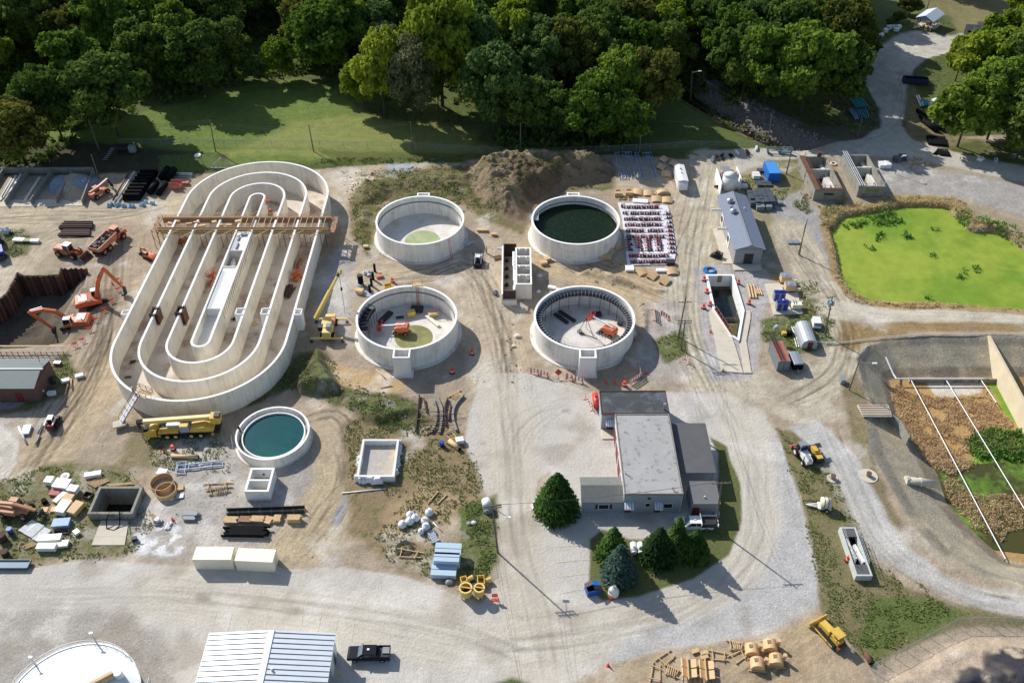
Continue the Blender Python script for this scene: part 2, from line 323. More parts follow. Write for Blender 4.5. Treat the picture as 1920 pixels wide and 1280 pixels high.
zone([(560,660),(605,655),(650,720),(780,750),(800,790),(740,810),(660,770),(600,745),(540,735),(470,760),(400,780),(370,775),(480,750)],(96,90,66),1,1,v=.7)
zone([(615,680),(660,690),(760,700),(760,735),(680,735),(640,720)],(188,162,122),.6,.6,v=.05)
zone([(640,440),(600,520),(585,610),(660,650),(660,560),(740,520),(700,480)],(172,168,162),1.2,1,gr=1,v=0)
# around the tanks
zone([(655,330),(720,318),(900,310),(960,300),(1120,292),(1160,320),(1150,355),(1060,360),(1000,400),(980,440),(900,410),(860,380),(720,380),(700,450),(690,480),(660,440),(640,370)],(128,112,86),1,1.3,v=.68)
zone([(880,315),(1140,300),(1150,345),(1040,350),(980,400),(930,395),(880,350)],(134,116,92),1,1,v=.35)
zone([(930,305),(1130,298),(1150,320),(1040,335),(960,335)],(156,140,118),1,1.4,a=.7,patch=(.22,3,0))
zone([(720,308),(775,306),(780,322),(730,326)],(172,174,180),.6,.6,gr=.6,v=0)
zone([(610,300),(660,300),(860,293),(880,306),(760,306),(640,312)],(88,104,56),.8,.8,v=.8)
zone([(600,320),(720,312),(700,340),(660,360),(650,440),(690,500),(640,470),(620,420)],tan,1.2,1,v=0)
stroke([(700,520),(790,505),(870,500),(900,560),(925,640),(945,720),(955,800)],12,(186,170,146),1.5,1,fl=1)
stroke([(900,470),(890,520),(915,600)],10,(186,172,150),1.5,1,fl=.7)
stroke([(1000,480),(1080,500),(1180,535),(1290,575)],11,(188,168,136),1.2,.8,fl=1)
stroke([(1330,300),(1310,380),(1290,460),(1290,560),(1300,640),(1350,740),(1400,820),(1440,950)],12,(192,182,160),1.2,.8,gr=.3,fl=1)
zone([(1150,290),(1300,300),(1300,380),(1270,520),(1150,500),(1165,400)],(182,168,146),1,.8)
zone([(1205,560),(1290,570),(1285,660),(1300,700),(1230,720),(1190,680),(1215,620)],(168,161,152),1.4,1,gr=1,v=.05)
zone([(1225,640),(1285,615),(1290,665),(1250,680)],(120,120,84),.6,.6,v=.7)
zone([(1300,500),(1360,500),(1440,505),(1440,560),(1430,600),(1420,690),(1445,720),(1330,715),(1310,600)],(176,172,168),.8,.8,gr=.8,v=0)
zone([(1425,600),(1500,585),(1560,600),(1565,650),(1500,665),(1430,640)],(108,112,74),.7,.8,v=.7)
zone([(1500,520),(1530,530),(1562,590),(1560,610),(1500,590)],(118,110,72),.7,.7,v=.6)
# ground by the road fork and the ponds
zone([(1380,330),(1440,320),(1480,360),(1450,470),(1500,560),(1430,500),(1400,400),(1350,350)],(150,142,112),1,1,v=.4)
zone([(1440,300),(1500,300),(1505,350),(1480,370),(1420,340)],(128,124,88),.8,.8,v=.55)
zone([(1440,380),(1500,360),(1560,430),(1590,520),(1640,580),(1600,600),(1540,560),(1480,470)],(158,155,152),1.2,.8,gr=1,v=0)
zone([(1580,330),(1680,305),(1800,325),(2100,380),(2100,470),(1900,400),(1780,365),(1640,360)],(164,160,154),.8,.6,gr=1,v=0)
stroke([(1480,430),(1520,500),(1565,570),(1590,640),(1570,700),(1500,745)],9,(186,176,154),1,.8,fl=1)
stroke([(1560,580),(1640,595),(1760,596),(2100,600)],7,(200,192,174),.8,.5,gr=.4,fl=.8,cl=2)
stroke([(1600,618),(1700,612),(2100,615)],3,(154,130,92),.6,.6,v=.5,fl=0)
zone([(1575,600),(1660,612),(1700,626),(1620,640),(1590,680),(1575,650)],(150,128,92),.8,.8,v=.45)
# main yard paving
lotp=[(905,700),(1000,700),(1110,735),(1350,735),(1380,725),(1430,770),(1470,850),(1500,930),(1530,1060),(1536,1130),(1510,1168),(1400,1195),(1240,1222),(1130,1250),(1040,1290),(-300,1500),(-400,1062),(60,1064),(160,1048),(360,1062),(540,1066),(640,1062),(760,1082),(860,1112),(905,1130),(935,1080),(930,960),(900,900),(870,830),(880,770)]
PAVE=zone(lotp,lot,.35,.35,v=0,gr=.25,cl=2)
stroke([(920,690),(950,780),(960,900),(965,1050),(1010,1200),(1050,1330)],9,(200,190,172),2,1,fl=.5,a=.7)
stroke([(1380,760),(1410,860),(1410,980),(1360,1090),(1240,1160),(1080,1190),(900,1210),(600,1150),(300,1110)],9,(202,194,178),2,1,fl=.7,a=.7,gr=.3)
zone([(1445,800),(1470,830),(1500,930),(1530,1060),(1534,1130),(1510,1165),(1400,1192),(1240,1218),(1130,1246),(1180,1190),(1330,1150),(1440,1080),(1470,980)],bgr,1,.8,gr=1,v=0)
zone([(0,1150),(120,1140),(220,1150),(300,1190),(340,1300),(-300,1400),(-200,1140)],(170,164,156),1.2,1.2,gr=1,v=.08)
zone([(1430,690),(1520,740),(1600,780),(1500,800),(1440,770),(1350,735)],(190,180,160),1,.8,gr=.4)
zone([(1045,1290),(1130,1250),(1240,1222),(1400,1197),(1510,1170),(1560,1175),(1640,1290),(1400,1500),(900,1500)],(176,158,132),.8,.8,v=.05,cl=1)
stroke([(1540,1185),(1480,1230),(1380,1290)],7,(180,160,130),1.5,.8,fl=1)
zone([(1180,740),(1300,742),(1340,800),(1300,790),(1190,770)],(190,186,180),1.2,.8,gr=.6)
# turf islands
zone([(1105,1010),(1130,990),(1180,1010),(1250,1010),(1345,985),(1345,850),(1330,818),(1362,835),(1388,905),(1392,975),(1368,1040),(1300,1085),(1200,1118),(1130,1125),(1105,1100)],(104,108,66),.25,.25,v=.6,cl=3)
zone([(1452,800),(1500,812),(1540,850),(1580,900),(1600,960),(1640,1060),(1700,1100),(1790,1130),(2000,1172),(2000,1180),(1850,1170),(1790,1172),(1650,1245),(1610,1235),(1560,1180),(1536,1140),(1532,1060),(1500,930)],(128,118,88),.5,.6,v=.6,cl=3)
zone([(1640,1130),(1740,1120),(1800,1150),(1700,1200),(1640,1230),(1600,1200)],(78,104,48),1.2,1,v=.8,a=.8)
zone([(1478,800),(1540,790),(1600,850),(1640,900),(1690,1010),(1770,1080),(1860,1120),(2100,1150),(2100,1172),(1900,1152),(1790,1118),(1700,1075),(1640,1040),(1600,960),(1560,880),(1530,845)],(186,184,180),.6,.5,gr=.7,v=.06,cl=2)
stroke([(1560,880),(1610,960),(1660,1040),(1790,1110),(2000,1150)],4,(192,188,178),1,.3,fl=.6,a=.5)
zone([(1610,690),(1640,800),(1640,860),(1700,1000),(1680,1000),(1625,900),(1590,800),(1580,720)],(134,122,92),.7,.7,v=.5)
zone([(1630,1300),(1640,1255),(1740,1205),(1800,1182),(1950,1188),(2100,1200),(2100,1400),(1500,1400)],(178,162,142),.6,.5,gr=1,v=.05)
zone([(860,950),(930,930),(935,1050),(900,1105),(870,1090)],(104,110,66),.6,.6,v=.72)
zone([(1010,900),(1030,885),(1080,930),(1070,965),(1000,970),(1005,930)],(166,146,118),.5,.4,v=.1)
zone([(1020,1290),(960,1272),(920,1285),(960,1330)],(90,104,56),.5,.3,v=.75)
m=zone([(1780,1300),(1796,1264),(1835,1264),(1848,1236),(1885,1222),(2100,1230),(2100,1400),(1780,1400)],(56,56,64),.5,1.2,gr=1,patch=(.35,2,.13))
# stains, wheel scuffs, spilled fines, and light and shade painted on the mound
for p in ((850,1050,8),(165,1052,6),(380,1120,5),(320,1235,3),(345,1252,3),(1060,770,3),(905,830,2.5),(225,975,3),(560,1145,6)):
    zone([(p[0]-p[2]*2,p[1]-p[2]),(p[0]+p[2]*2,p[1]-p[2]),(p[0]+p[2]*2.4,p[1]+p[2]),(p[0]-p[2]*2,p[1]+p[2])],(128,112,92),.6,.6,a=.55)
for c,k,s in (((226,222,214),3,.09),((150,138,120),5,.07)):
    paint(np.where((cls==1)|(cls==2),ss(.06,.3,fbm(X,Y,.16,4,k))*.45,0),c)
zone([(255,1000),(330,990),(330,1035),(262,1040)],(226,226,226),.5,1.6,a=.9,patch=(.7,6,-.02))
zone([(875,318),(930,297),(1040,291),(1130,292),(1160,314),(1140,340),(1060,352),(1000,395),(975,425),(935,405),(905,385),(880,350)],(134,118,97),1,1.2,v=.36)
zone([(910,300),(1130,292),(1150,304),(1040,312),(930,322)],(172,152,128),.8,1.2,a=.9,patch=(.3,3,.2),v=.12)  # mound crest painted lighter to stand for its sunlit top
zone([(960,330),(1060,325),(1050,350),(995,385),(965,380)],(92,76,60),.8,1,a=.7)  # shade of the mound's cut face put into the colour
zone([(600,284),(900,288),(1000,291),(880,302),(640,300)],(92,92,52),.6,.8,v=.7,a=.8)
# --- wheel ruts pressed into the yard
rr_=np.random.RandomState(3)
def rut(px,jit=1.,dark=.16,w=.95):
    global colr
    px=[(x+rr_.normal()*6*jit,y+rr_.normal()*4*jit) for x,y in px]; pts=W(px); q=[]
    for i in range(len(pts)-1):
        p0=pts[max(i-1,0)];p1=pts[i];p2=pts[i+1];p3=pts[min(i+2,len(pts)-1)]
        for u in (0,.25,.5,.75): q.append(tuple(.5*((2*p1[j])+(-p0[j]+p2[j])*u+(2*p0[j]-5*p1[j]+4*p2[j]-p3[j])*u*u+(-p0[j]+3*p1[j]-3*p2[j]+p3[j])*u**3) for j in (0,1)))
    q.append(pts[-1]); bx=[p[0] for p in q]; by=[p[1] for p in q]; k=np.where((X>min(bx)-3)&(X<max(bx)+3)&(Y>min(by)-3)&(Y<max(by)+3)&(veg<.5))[0]; x,y=X[k],Y[k]; best=np.full(len(k),1e9)
    for (ax,ay),(b_,c_) in zip(q,q[1:]):
        ex,ey=b_-ax,c_-ay; l2=ex*ex+ey*ey+1e-9; t=np.clip(((x-ax)*ex+(y-ay)*ey)/l2,0,1); dd_=np.hypot(x-ax-ex*t,y-ay-ey*t); best=np.minimum(best,dd_)
    m=ss(.38,.12,np.abs(best-w))*(.4+1.2*np.clip(W1[k]+.5,0,1)); e=ss(.3,.1,np.abs(best-w-.5))*.5
    fade=np.minimum(np.hypot(x-q[0][0],y-q[0][1]),np.hypot(x-q[-1][0],y-q[-1][1])); fade=ss(1.2,6,fade)*np.where(cls[k]==2,.42,1.)
    m=m*fade; e=e*fade
    colr[k]*=(1-dark*m+.10*e)[:,None]
RUTS=[[(225,430),(212,520),(205,610),(170,700),(110,800),(30,900)],[(200,560),(190,660),(140,760),(40,850)],[(210,600),(180,700),(60,880),(-10,930)],[(-60,410),(100,408),(220,402),(330,380)],[(0,500),(60,460),(130,430),(220,405)],[(700,520),(800,510),(880,500),(930,600),(950,740)],[(890,460),(900,540),(940,660),(955,800),(960,950)],[(1000,480),(1080,500),(1180,535),(1290,575)],
 [(1325,310),(1305,400),(1290,500),(1290,620),(1340,730),(1400,830)],[(1400,800),(1430,940),(1400,1060),(1270,1150),(1080,1190),(900,1210)],[(0,1120),(300,1120),(600,1140),(850,1180),(1020,1250)],[(645,820),(650,900),(615,970),(560,1040)],[(560,800),(620,775),(660,830),(640,930)],[(1540,790),(1590,900),(1660,1030),(1800,1110),(1960,1145)],[(1500,1185),(1440,1240),(1380,1290)],[(1480,430),(1520,500),(1565,570),(1590,640),(1560,710),(1450,760)],[(1700,130),(1690,200),(1660,250),(1560,280),(1420,300)],[(940,720),(960,860),(980,1000),(1010,1150),(1040,1290)],[(1080,740),(1000,800),(960,900)]]
for q_ in RUTS:
    for _ in range(4): rut(q_,1.6,.15+.1*rr_.rand(),.85+.3*rr_.rand())
for _ in range(26):
    a,b_=rr_.uniform(60,1500),rr_.uniform(400,1240); an=rr_.rand()*6.28; L_=rr_.uniform(40,110); rut([(a,b_),(a+L_*cos(an),b_+L_*.5*sin(an)),(a+L_*1.7*cos(an+.5),b_+L_*.8*sin(an+.5))],.5,.10)
# --- heights
def raise_(poly,h,edge,warp=.8,world=False,rough=0,z=0):
    global Z
    P=poly if world else W(poly,z); d=sdf(P)+(W1*2)*warp; k=ss(0,edge,d); Z=Z+k*(h+rough*(W1*1.7+W2*.32))
Z+=W3*.0
out=(cls==0); Z+=np.where(Y>205,W3*3*ss(205,260,Y),0)
MP=[(872,312),(930,297),(1040,292),(1130,293),(1162,314),(1142,342),(1062,352),(1010,380),(985,420),(935,408),(900,385),(878,350)]
raise_(MP,4.2,6.5,.8,rough=1.0)
md=ss(.5,5,sdf(W(MP))+W1*2); RG=1-np.abs(fbm(X*.9+Y*.5,Y*1.1-X*.25,.2,4,6))*5; Z+=md*np.clip(RG,0,1)**2*1.3; colr*=(1+.10*md*(np.clip(RG,0,1)-.5))[:,None]
raise_([(655,335),(760,320),(900,320),(900,385),(820,355),(740,365),(700,400),(690,470),(665,440)],1.1,4,1.2,rough=2.0)
raise_([(588,648),(608,655),(625,700),(650,735),(560,745),(545,735)],2.2,2.5,.4,rough=1.0)
raise_([(640,735),(780,752),(800,775),(700,800),(640,770)],.9,2,.5,rough=1)
raise_([(1110,500),(1180,525),(1260,545),(1240,555),(1150,535),(1080,515)],.9,1.6,.4,rough=1.2)
raise_([(1190,560),(1225,575),(1215,640),(1185,690),(1150,700),(1175,650),(1200,610)],.5,1.2,.4,rough=.8)
raise_([(1760,1300),(1790,1250),(1900,1210),(2100,1220),(2100,1400)],2.4,6,1,rough=1.0)
raise_([(1630,1300),(1660,1260),(1800,1195),(2100,1200),(2100,1400)],.9,3,.5,rough=.6)
raise_([(170,760),(300,800),(480,765),(560,705),(600,690),(560,740),(430,790),(250,810)],.9,2.5,.4,rough=.3)
raise_([(102,335),(140,322),(172,325),(168,360),(140,385),(100,372)],1.6,3.5,.5,rough=.5)
# creek
cd=np.full(X.size,1e9); cp_=W([(1255,135),(1300,172),(1370,215),(1440,248),(1500,272)])
for (ax,ay),(bx,by) in zip(cp_,cp_[1:]):
    t=np.clip(((X-ax)*(bx-ax)+(Y-ay)*(by-ay))/((bx-ax)**2+(by-ay)**2),0,1); cd=np.minimum(cd,np.hypot(X-ax-(bx-ax)*t,Y-ay-(by-ay)*t))
Z-=3.0*ss(9,1.5,cd+W1*2)
# green pond and lower basin
PW=-1.0
pond=W([(1565,437),(1580,415),(1600,408),(1640,402),(1695,391),(1747,391),(1776,395),(1781,408),(1801,415),(1806,433),(1831,441),(1859,439),(1882,447),(1902,461),(1925,480),(2000,490),(2060,500),(2060,588),(1920,579),(1839,573),(1755,565),(1671,566),(1631,560),(1603,547),(1583,519),(1580,497),(1573,469)],PW)
dp=sdf(pond); Z-=1.9*ss(-1.8,.2,dp+W2*.3)
mq=ss(-4.2,-3.2,dp+W1*2)*(1-ss(-.2,.3,dp)); paint(mq*.8,(160,132,84),v=.2)
zone([(1779,392),(1830,385),(1930,420),(2060,460),(2060,495),(1925,478),(1882,445),(1831,439),(1806,431),(1800,413)],(158,146,122),.8,.8,v=.35)
bo=W([(1606,672),(1625,650),(1660,637),(1740,628),(1860,630),(2100,633),(2100,1140),(1940,1105),(1850,1082),(1770,1045),(1710,985),(1672,915),(1632,850),(1622,790),(1640,765),(1618,730)])
bi=W([(1665,712),(1700,708),(1845,706),(2100,710),(2100,1060),(1920,1055),(1885,1050),(1830,1000),(1775,940),(1760,890),(1722,830),(1682,780)],-4)
do=sdf(bo); di=-sdf(bi); tt=np.where(di<=0,1,np.clip(do/(do+di+1e-6),0,1)); tt=np.where(do<=0,0,tt); ZB=-4.0*tt; Z=np.where(do>-2,np.where(do>0,ZB,Z),Z)
mb=ss(-.2,.3,do); paint(mb,(166,158,138),v=0,gr=.8,cl=4)
paint(mb*ss(.72,.78,tt+W2*.08)*.75,(124,112,96)); paint(mb*ss(.10,.04,np.abs(tt-.16))*.6,(120,116,106)); paint(mb*ss(84,78,Y)*ss(.75,.65,tt)*.7,(206,192,162)); paint(mb*ss(.05,.0,abs(tt-.06)-.02)*.5,(130,128,124))
stk=fbm(X*.3,Y*.3,1,2,2); paint(mb*ss(0,.3,fbm(X,Y,.25,4,4))*.5,(214,196,160))
mi=ss(-.3,.6,-di+W2*1.2); paint(mi,(178,146,96),v=.2,cl=4)
zone([(1735,716),(1842,716),(1838,735),(1760,748)],(214,204,186),.4,.8,z=-4,v=0)
for q in ([(1842,706),(1858,706),(1900,760),(1990,900),(1990,960),(1935,830),(1880,765)],[(1765,888),(1800,870),(1850,845),(1990,850),(1990,940),(1940,920),(1900,925),(1800,920),(1772,905)]):
    zone(q,(116,150,52),.6,1,z=-4,v=.1)
zone([(1812,885),(1850,872),(1930,858),(2000,860),(2000,895),(1900,915),(1840,915)],(84,80,40),.8,.6,z=-4,v=0)
zone([(1875,1000),(1905,1000),(1990,1010),(1990,1035),(1900,1030)],(58,60,36),.5,.5,z=-4,v=0)
# excavation on the left with vertical sheet piling on two sides
PILE=[(-60,640),(-30,590),(0,562),(14,549),(24,531),(34,513),(45,518),(113,516),(115,507),(164,507)]
pit=W(PILE+[(158,530),(138,556),(118,590),(135,618),(118,642),(40,652),(-60,655)])
dpit=sdf(pit); kn=ss(-.15,.15,dpit)
east=np.clip((sdf(W([(-200,400),(172,400),(172,505),(150,545),(120,590),(140,625),(110,655),(-200,660)])))/7,0,1)
Z-=kn*(.6+4.4*ss(0,1,east))*(1-.12*ss(-.1,.2,W1)); paint(kn,(104,96,84),v=0,gr=.4)
zone([(0,560),(60,545),(110,560),(100,620),(60,640),(0,640)],(88,80,68),1,1,a=.8)
zone([(150,540),(215,540),(225,570),(180,610),(140,640),(120,600)],(116,102,82),1,.8,a=.7)
# holes under sunk structures
def hole(poly,z):
    global Z
    d=sdf(poly); Z=np.where(d>0,z,Z)
HOLES={}
hole([(43.1,162.0),(49.0,162.0),(49.0,150),(46.6,140.6),(45.3,141.7),(43.1,151)],-4.2)
hole([(-70.1,95.4),(-63.1,95.4),(-63.1,100.9),(-70.1,100.9)],-3)
hole([(-71.6,74),(-71.5,74),(-71.5,74.1)],0)
for a,b,c,d in ((75.0,81.6,194,210.5),(86.4,92.6,195.5,211)): hole([(a,c),(b,c),(b,d),(a,d)],-1.5)
zone([(1548,300),(1560,300),(1590,375),(1580,390)],(150,128,88),.5,.5,v=.4)
Z=Z+np.where((Z>-.5)&(cls<2),W2*.22+fbm(X,Y,1.4,2,6)*.10,0)
Z=np.where(cls==2,Z*.3,Z)
def zat(x,y):
    j=np.searchsorted(xs,x); i=np.searchsorted(ys,y); return float(Z[min(i,NY-1)*NX+min(j,NX-1)])
# --- soil material
def groundmat():
    m=bpy.data.materials.new('ground_soil'); m.use_nodes=True; nt=m.node_tree; N=nt.nodes; L=nt.links; b=N['Principled BSDF']; b.inputs['Roughness'].default_value=.95; b.inputs['Specular IOR Level'].default_value=.2
    geo=N.new('ShaderNodeNewGeometry')
    def at(n):
        a=N.new('ShaderNodeAttribute'); a.attribute_name=n; return a
    def noise(s,d,vec,rg=.6):
        n=N.new('ShaderNodeTexNoise'); n.inputs['Scale'].default_value=s; n.inputs['Detail'].default_value=d; n.inputs['Roughness'].default_value=rg; L.new(vec,n.inputs['Vector']); return n.outputs['Fac']
    def mr(x,a,b_,c_,d):
        n=N.new('ShaderNodeMapRange'); L.new(x,n.inputs[0])
        for i,v in enumerate((a,b_,c_,d)):
            if hasattr(v,'node'): L.new(v,n.inputs[i+1])
            else: n.inputs[i+1].default_value=v
        return n.outputs[0]
    def scale(c,f):
        n=N.new('ShaderNodeVectorMath'); n.operation='SCALE'; L.new(c,n.inputs[0]); L.new(f,n.inputs['Scale']); return n.outputs[0]
    def math_(op,a,b_=None):
        n=N.new('ShaderNodeMath'); n.operation=op
        for i,v in enumerate((a,b_)):
            if v is None: continue
            if hasattr(v,'node'): L.new(v,n.inputs[i])
            else: n.inputs[i].default_value=v
        return n.outputs[0]
    def mixc(f,a,b_):
        n=N.new('ShaderNodeMix'); n.data_type='RGBA'; L.new(f,n.inputs[0])
        for i,v in ((6,a),(7,b_)):
            if hasattr(v,'node'): L.new(v,n.inputs[i])
            else: n.inputs[i].default_value=(*lin(v),1)
        return n.outputs[2]
    P=geo.outputs['Position']; col=at('soil').outputs['Color']; vg=at('veg').outputs['Fac']; gv=at('grav').outputs['Fac']; fl=at('flow'); 
    pv0=math_('SUBTRACT',1.0,math_('MULTIPLY',at('pave').outputs['Fac'],.6)); amp=lambda n_,k_: math_('ADD',math_('MULTIPLY',math_('SUBTRACT',n_,1.0),k_),1.0)
    c=scale(col,amp(mr(noise(.35,6,P,.65),.25,.75,.78,1.2),pv0)); c=scale(c,amp(mr(noise(2.0,6,P,.75),.25,.75,.74,1.25),pv0)); c=scale(c,amp(mr(noise(4.5,3,P,.8),.3,.7,.86,1.14),pv0))
    # wheel streaks along the haul roads
    sx=N.new('ShaderNodeSeparateXYZ'); L.new(fl.outputs['Vector'],sx.inputs[0]); cx=N.new('ShaderNodeCombineXYZ'); L.new(sx.outputs[0],cx.inputs[0]); L.new(sx.outputs[1],cx.inputs[1])
    st=noise(1.7,6,cx.outputs[0],.7); st2=math_('MULTIPLY',math_('SUBTRACT',mr(st,.28,.72,.70,1.24),1.0),sx.outputs[2]); c=scale(c,math_('ADD',st2,1.0))
    # loose gravel speckle
    sp=noise(5.5,3,P,.8); c=scale(c,math_('ADD',math_('MULTIPLY',math_('SUBTRACT',mr(sp,.3,.7,.72,1.28),1.0),gv),1.0))
    # plants: green and straw patches where veg is high
    n1=noise(.55,7,P,.72); th=math_('SUBTRACT',.92,math_('MULTIPLY',vg,.62)); msk=mr(n1,math_('SUBTRACT',th,.06),math_('ADD',th,.05),0,1)
    gc=mixc(mr(noise(1.6,4,P,.7),.35,.65,0,1),(72,90,42),(114,122,66)); c=mixc(math_('MULTIPLY',msk,.78),c,gc)
    n2=noise(3.2,4,P,.75); c=scale(c,math_('ADD',math_('MULTIPLY',math_('SUBTRACT',mr(n2,.3,.7,.62,1.3),1.0),vg),1.0))
    pv=at('pave').outputs['Fac']; vr=N.new('ShaderNodeTexVoronoi'); vr.feature='DISTANCE_TO_EDGE'; vr.inputs['Scale'].default_value=.11; ad=N.new('ShaderNodeVectorMath'); ad.operation='ADD'
    nz=N.new('ShaderNodeTexNoise'); nz.inputs['Scale'].default_value=.5; nz.inputs['Detail'].default_value=5; L.new(P,nz.inputs['Vector']); sc_=N.new('ShaderNodeVectorMath'); sc_.operation='SCALE'; sc_.inputs['Scale'].default_value=5.; L.new(nz.outputs['Color'],sc_.inputs[0]); L.new(P,ad.inputs[0]); L.new(sc_.outputs[0],ad.inputs[1]); L.new(ad.outputs[0],vr.inputs['Vector'])
    ck=math_('MULTIPLY',math_('MULTIPLY',mr(vr.outputs['Distance'],.0,.012,.22,0),pv),mr(noise(.12,3,P),.45,.6,0,1)); c=scale(c,math_('SUBTRACT',1.0,ck))
    L.new(c,b.inputs['Base Color'])
    bp=N.new('ShaderNodeBump'); bp.inputs['Strength'].default_value=.9; bp.inputs['Distance'].default_value=.16
    L.new(math_('ADD',noise(1.8,6,P,.7),math_('MULTIPLY',noise(7,3,P,.7),.35)),bp.inputs['Height']); L.new(bp.outputs[0],b.inputs['Normal'])
    return m
GM=groundmat()
ii=np.arange(NX*NY).reshape(NY,NX); quads=np.stack([ii[:-1,:-1].ravel(),ii[:-1,1:].ravel(),ii[1:,1:].ravel(),ii[1:,:-1].ravel()],1)
fc=cls[quads[:,0]]; V=np.stack([X,Y,Z],1)
for k,name,lb in ((0,'ground','dark woodland floor and rough ground round the site'),(1,'dirt_yard','tan dirt and gravel of the construction yard'),(2,'road','pale concrete and gravel roads and parking lots'),(3,'lawn','mown green and straw-coloured turf'),(4,'pond_bank','grey stone-lined slopes of the lower basin')):
    q=quads[fc==k]; used,inv=np.unique(q,return_inverse=True); q=inv.reshape(-1,4)
    me=bpy.data.meshes.new(name); me.vertices.add(len(used)); me.vertices.foreach_set('co',V[used].ravel()); me.loops.add(q.size); me.loops.foreach_set('vertex_index',q.ravel().astype(np.int32))
    me.polygons.add(len(q)); me.polygons.foreach_set('loop_start',np.arange(0,q.size,4,dtype=np.int32)); me.polygons.foreach_set('loop_total',np.full(len(q),4,dtype=np.int32)); me.update(); me.validate()
    me.polygons.foreach_set('use_smooth',np.ones(len(q),bool))
    a=me.attributes.new('soil','FLOAT_COLOR','POINT'); a.data.foreach_set('color',np.concatenate([colr[used],np.ones((len(used),1))],1).ravel())
    for nm,ar in (('veg',veg),('grav',grav),('pave',PAVE*(1-np.clip(grav*1.4-.3,0,1))*(1-veg))): me.attributes.new(nm,'FLOAT','POINT').data.foreach_set('value',ar[used])
    me.attributes.new('flow','FLOAT_VECTOR','POINT').data.foreach_set('vector',flow[used].ravel())
    me.materials.append(GM); o=bpy.data.objects.new(name,me); COL.objects.link(o); tag(o,lb,None,None,'structure')
# --- painted parking lines (worn yellow-white paint, sheets 5 mm above the paving)
linem=mat('worn_line_paint',(214,196,148),.8,.25,2,col2=(196,190,178),c2s=2.5,c2t=.5)
pl=M()
def pline(a,b,w=.13):
    (ax,ay),(bx,by)=g(*a),g(*b); l=math.hypot(bx-ax,by-ay); nx,ny=-(by-ay)/l*w/2,(bx-ax)/l*w/2
    n=max(2,int(l/1)); 
    for i in range(n):
        q=[(ax+(bx-ax)*t,ay+(by-ay)*t) for t in (i/n,(i+1)/n)]
        P=[(q[0][0]-nx,q[0][1]-ny),(q[1][0]-nx,q[1][1]-ny),(q[1][0]+nx,q[1][1]+ny),(q[0][0]+nx,q[0][1]+ny)]
        if any(zat(*p)>.2 for p in P): continue
        pl.add([(x,y,zat(x,y)+.03) for x,y in P],[(0,1,2,3)])
for a,b in (((405,1150),(397,1183)),((435,1150),(427,1183)),((468,1150),(461,1183)),((502,1150),(495,1183)),((568,1150),(562,1183)),((602,1150),(596,1183)),((635,1152),(629,1183)),((664,1168),(659,1200)),
            ((1032,1000),(1092,992)),((1040,1026),(1096,1021)),((1045,1054),(1104,1048)),((1044,1081),(1104,1075)),((1050,1112),(1094,1104))): pline(a,b)
o=pl.o('parking_lines',linem); tag(o,'worn yellow lines marking parking bays',None,None,'structure')
# ------------------------------------------------------------- water sheets
def watermat(name,a,b,rough,sc_,t=.5,spec=.5,bump=.0):
    m=mat(name,a,rough,.08,1.2,col2=b,c2s=sc_,c2t=t,spec=spec,bump=bump); return m
algae=mat('duckweed',(118,146,52),.75,.13,.5,col2=(146,162,64),c2s=.045,c2t=.5,spec=.12,fine=.05,bump=.02); 
pondm=bpy.data.meshes.new('pond_water'); 
w=M(); w.add([(x,y,PW) for x,y in [(73,150),(140,150),(140,200),(73,200)]],[(0,1,2,3)]); o=w.o('water',algae); tag(o,'bright green duckweed-covered pond water',None,None,'structure')
w=M(); w.add([(x,y,-3.93) for x,y in W([(1700,880),(2100,850),(2100,1060),(1860,1030)],-4)],[(0,1,2,3)])
o=w.o('water',watermat('marsh_water',(74,74,34),(110,150,50),.25,.12,.55)); tag(o,'murky shallow water among the reeds of the lower basin',None,None,'structure')
zz=zat(*g(1390,225))
w=M().wall(W([(1240,125),(1300,172),(1370,215),(1440,248),(1510,280)]),3.4,-2.75,-2.7); o=w.o('water',watermat('creek_water',(30,26,20),(44,38,28),.3,.3)); tag(o,'dark creek water in the stone-lined ditch',None,None,'structure')
w=M().add([(x,y,-.25) for x,y in W([(1050,-60),(1120,-60),(1112,45),(1075,62)])],[(0,1,2,3)]); o=w.o('water',watermat('river_water',(96,116,134),(80,98,112),.35,.1)); tag(o,'blue-grey river glimpsed between the trees',None,None,'structure'); o.location.z=.8
w=M().disc(*W([(88,634)])[0],3.6,-4.55,24); o=w.o('water',watermat('pit_water',(84,96,106),(70,80,90),.2,.5)); tag(o,'muddy puddle at the bottom of the excavation',None,None,'structure')
# ------------------------------------------------------------- oxidation ditch
DX,YB,YT=-61.1,134.9,187.2; RH=5.0
def stadium(r,n=40,yb=YB,yt=YT,cx=DX):
    return [(cx+r*cos(PI*i/n),yt+r*sin(PI*i/n)) for i in range(n+1)]+[(cx-r*cos(PI*i/n),yb-r*sin(PI*i/n)) for i in range(n+1)]
bas=T('aeration_basin','large pale concrete racetrack-shaped basin with three nested loops of channels','concrete basin',(0,0))
def rimwall(pts,th,z0,z1,name,par,closed=True):
    a=M().wall(pts,th,z0,z1,closed).o(name,concd,par); M().wall(pts,th+.03,z1-.02,z1+.03,closed).o('rim',conctop,a); return a
for r in (16.75,11.6,6.45): rimwall(stadium(r),.42,-.3,RH,'wall',bas)
rimwall(stadium(1.75,16),.4,-.3,RH,'centre_wall',bas)
M().prism(stadium(16.6),-.4,.10).o('floor_slab',concfl,bas)
M().prism(stadium(1.6,12,YB-.0,145),.1,3.0).o('inner_floor',concw,bas)
each(M().box(DX,169.2,.1,3.1,7.6,4.75).box(DX,152.0,.1,3.1,14,4.75),'centre_deck',concw,bas)
M().box(DX-.5,162,.1,.5,4,3.6).o('pipe_channel',concw,bas)
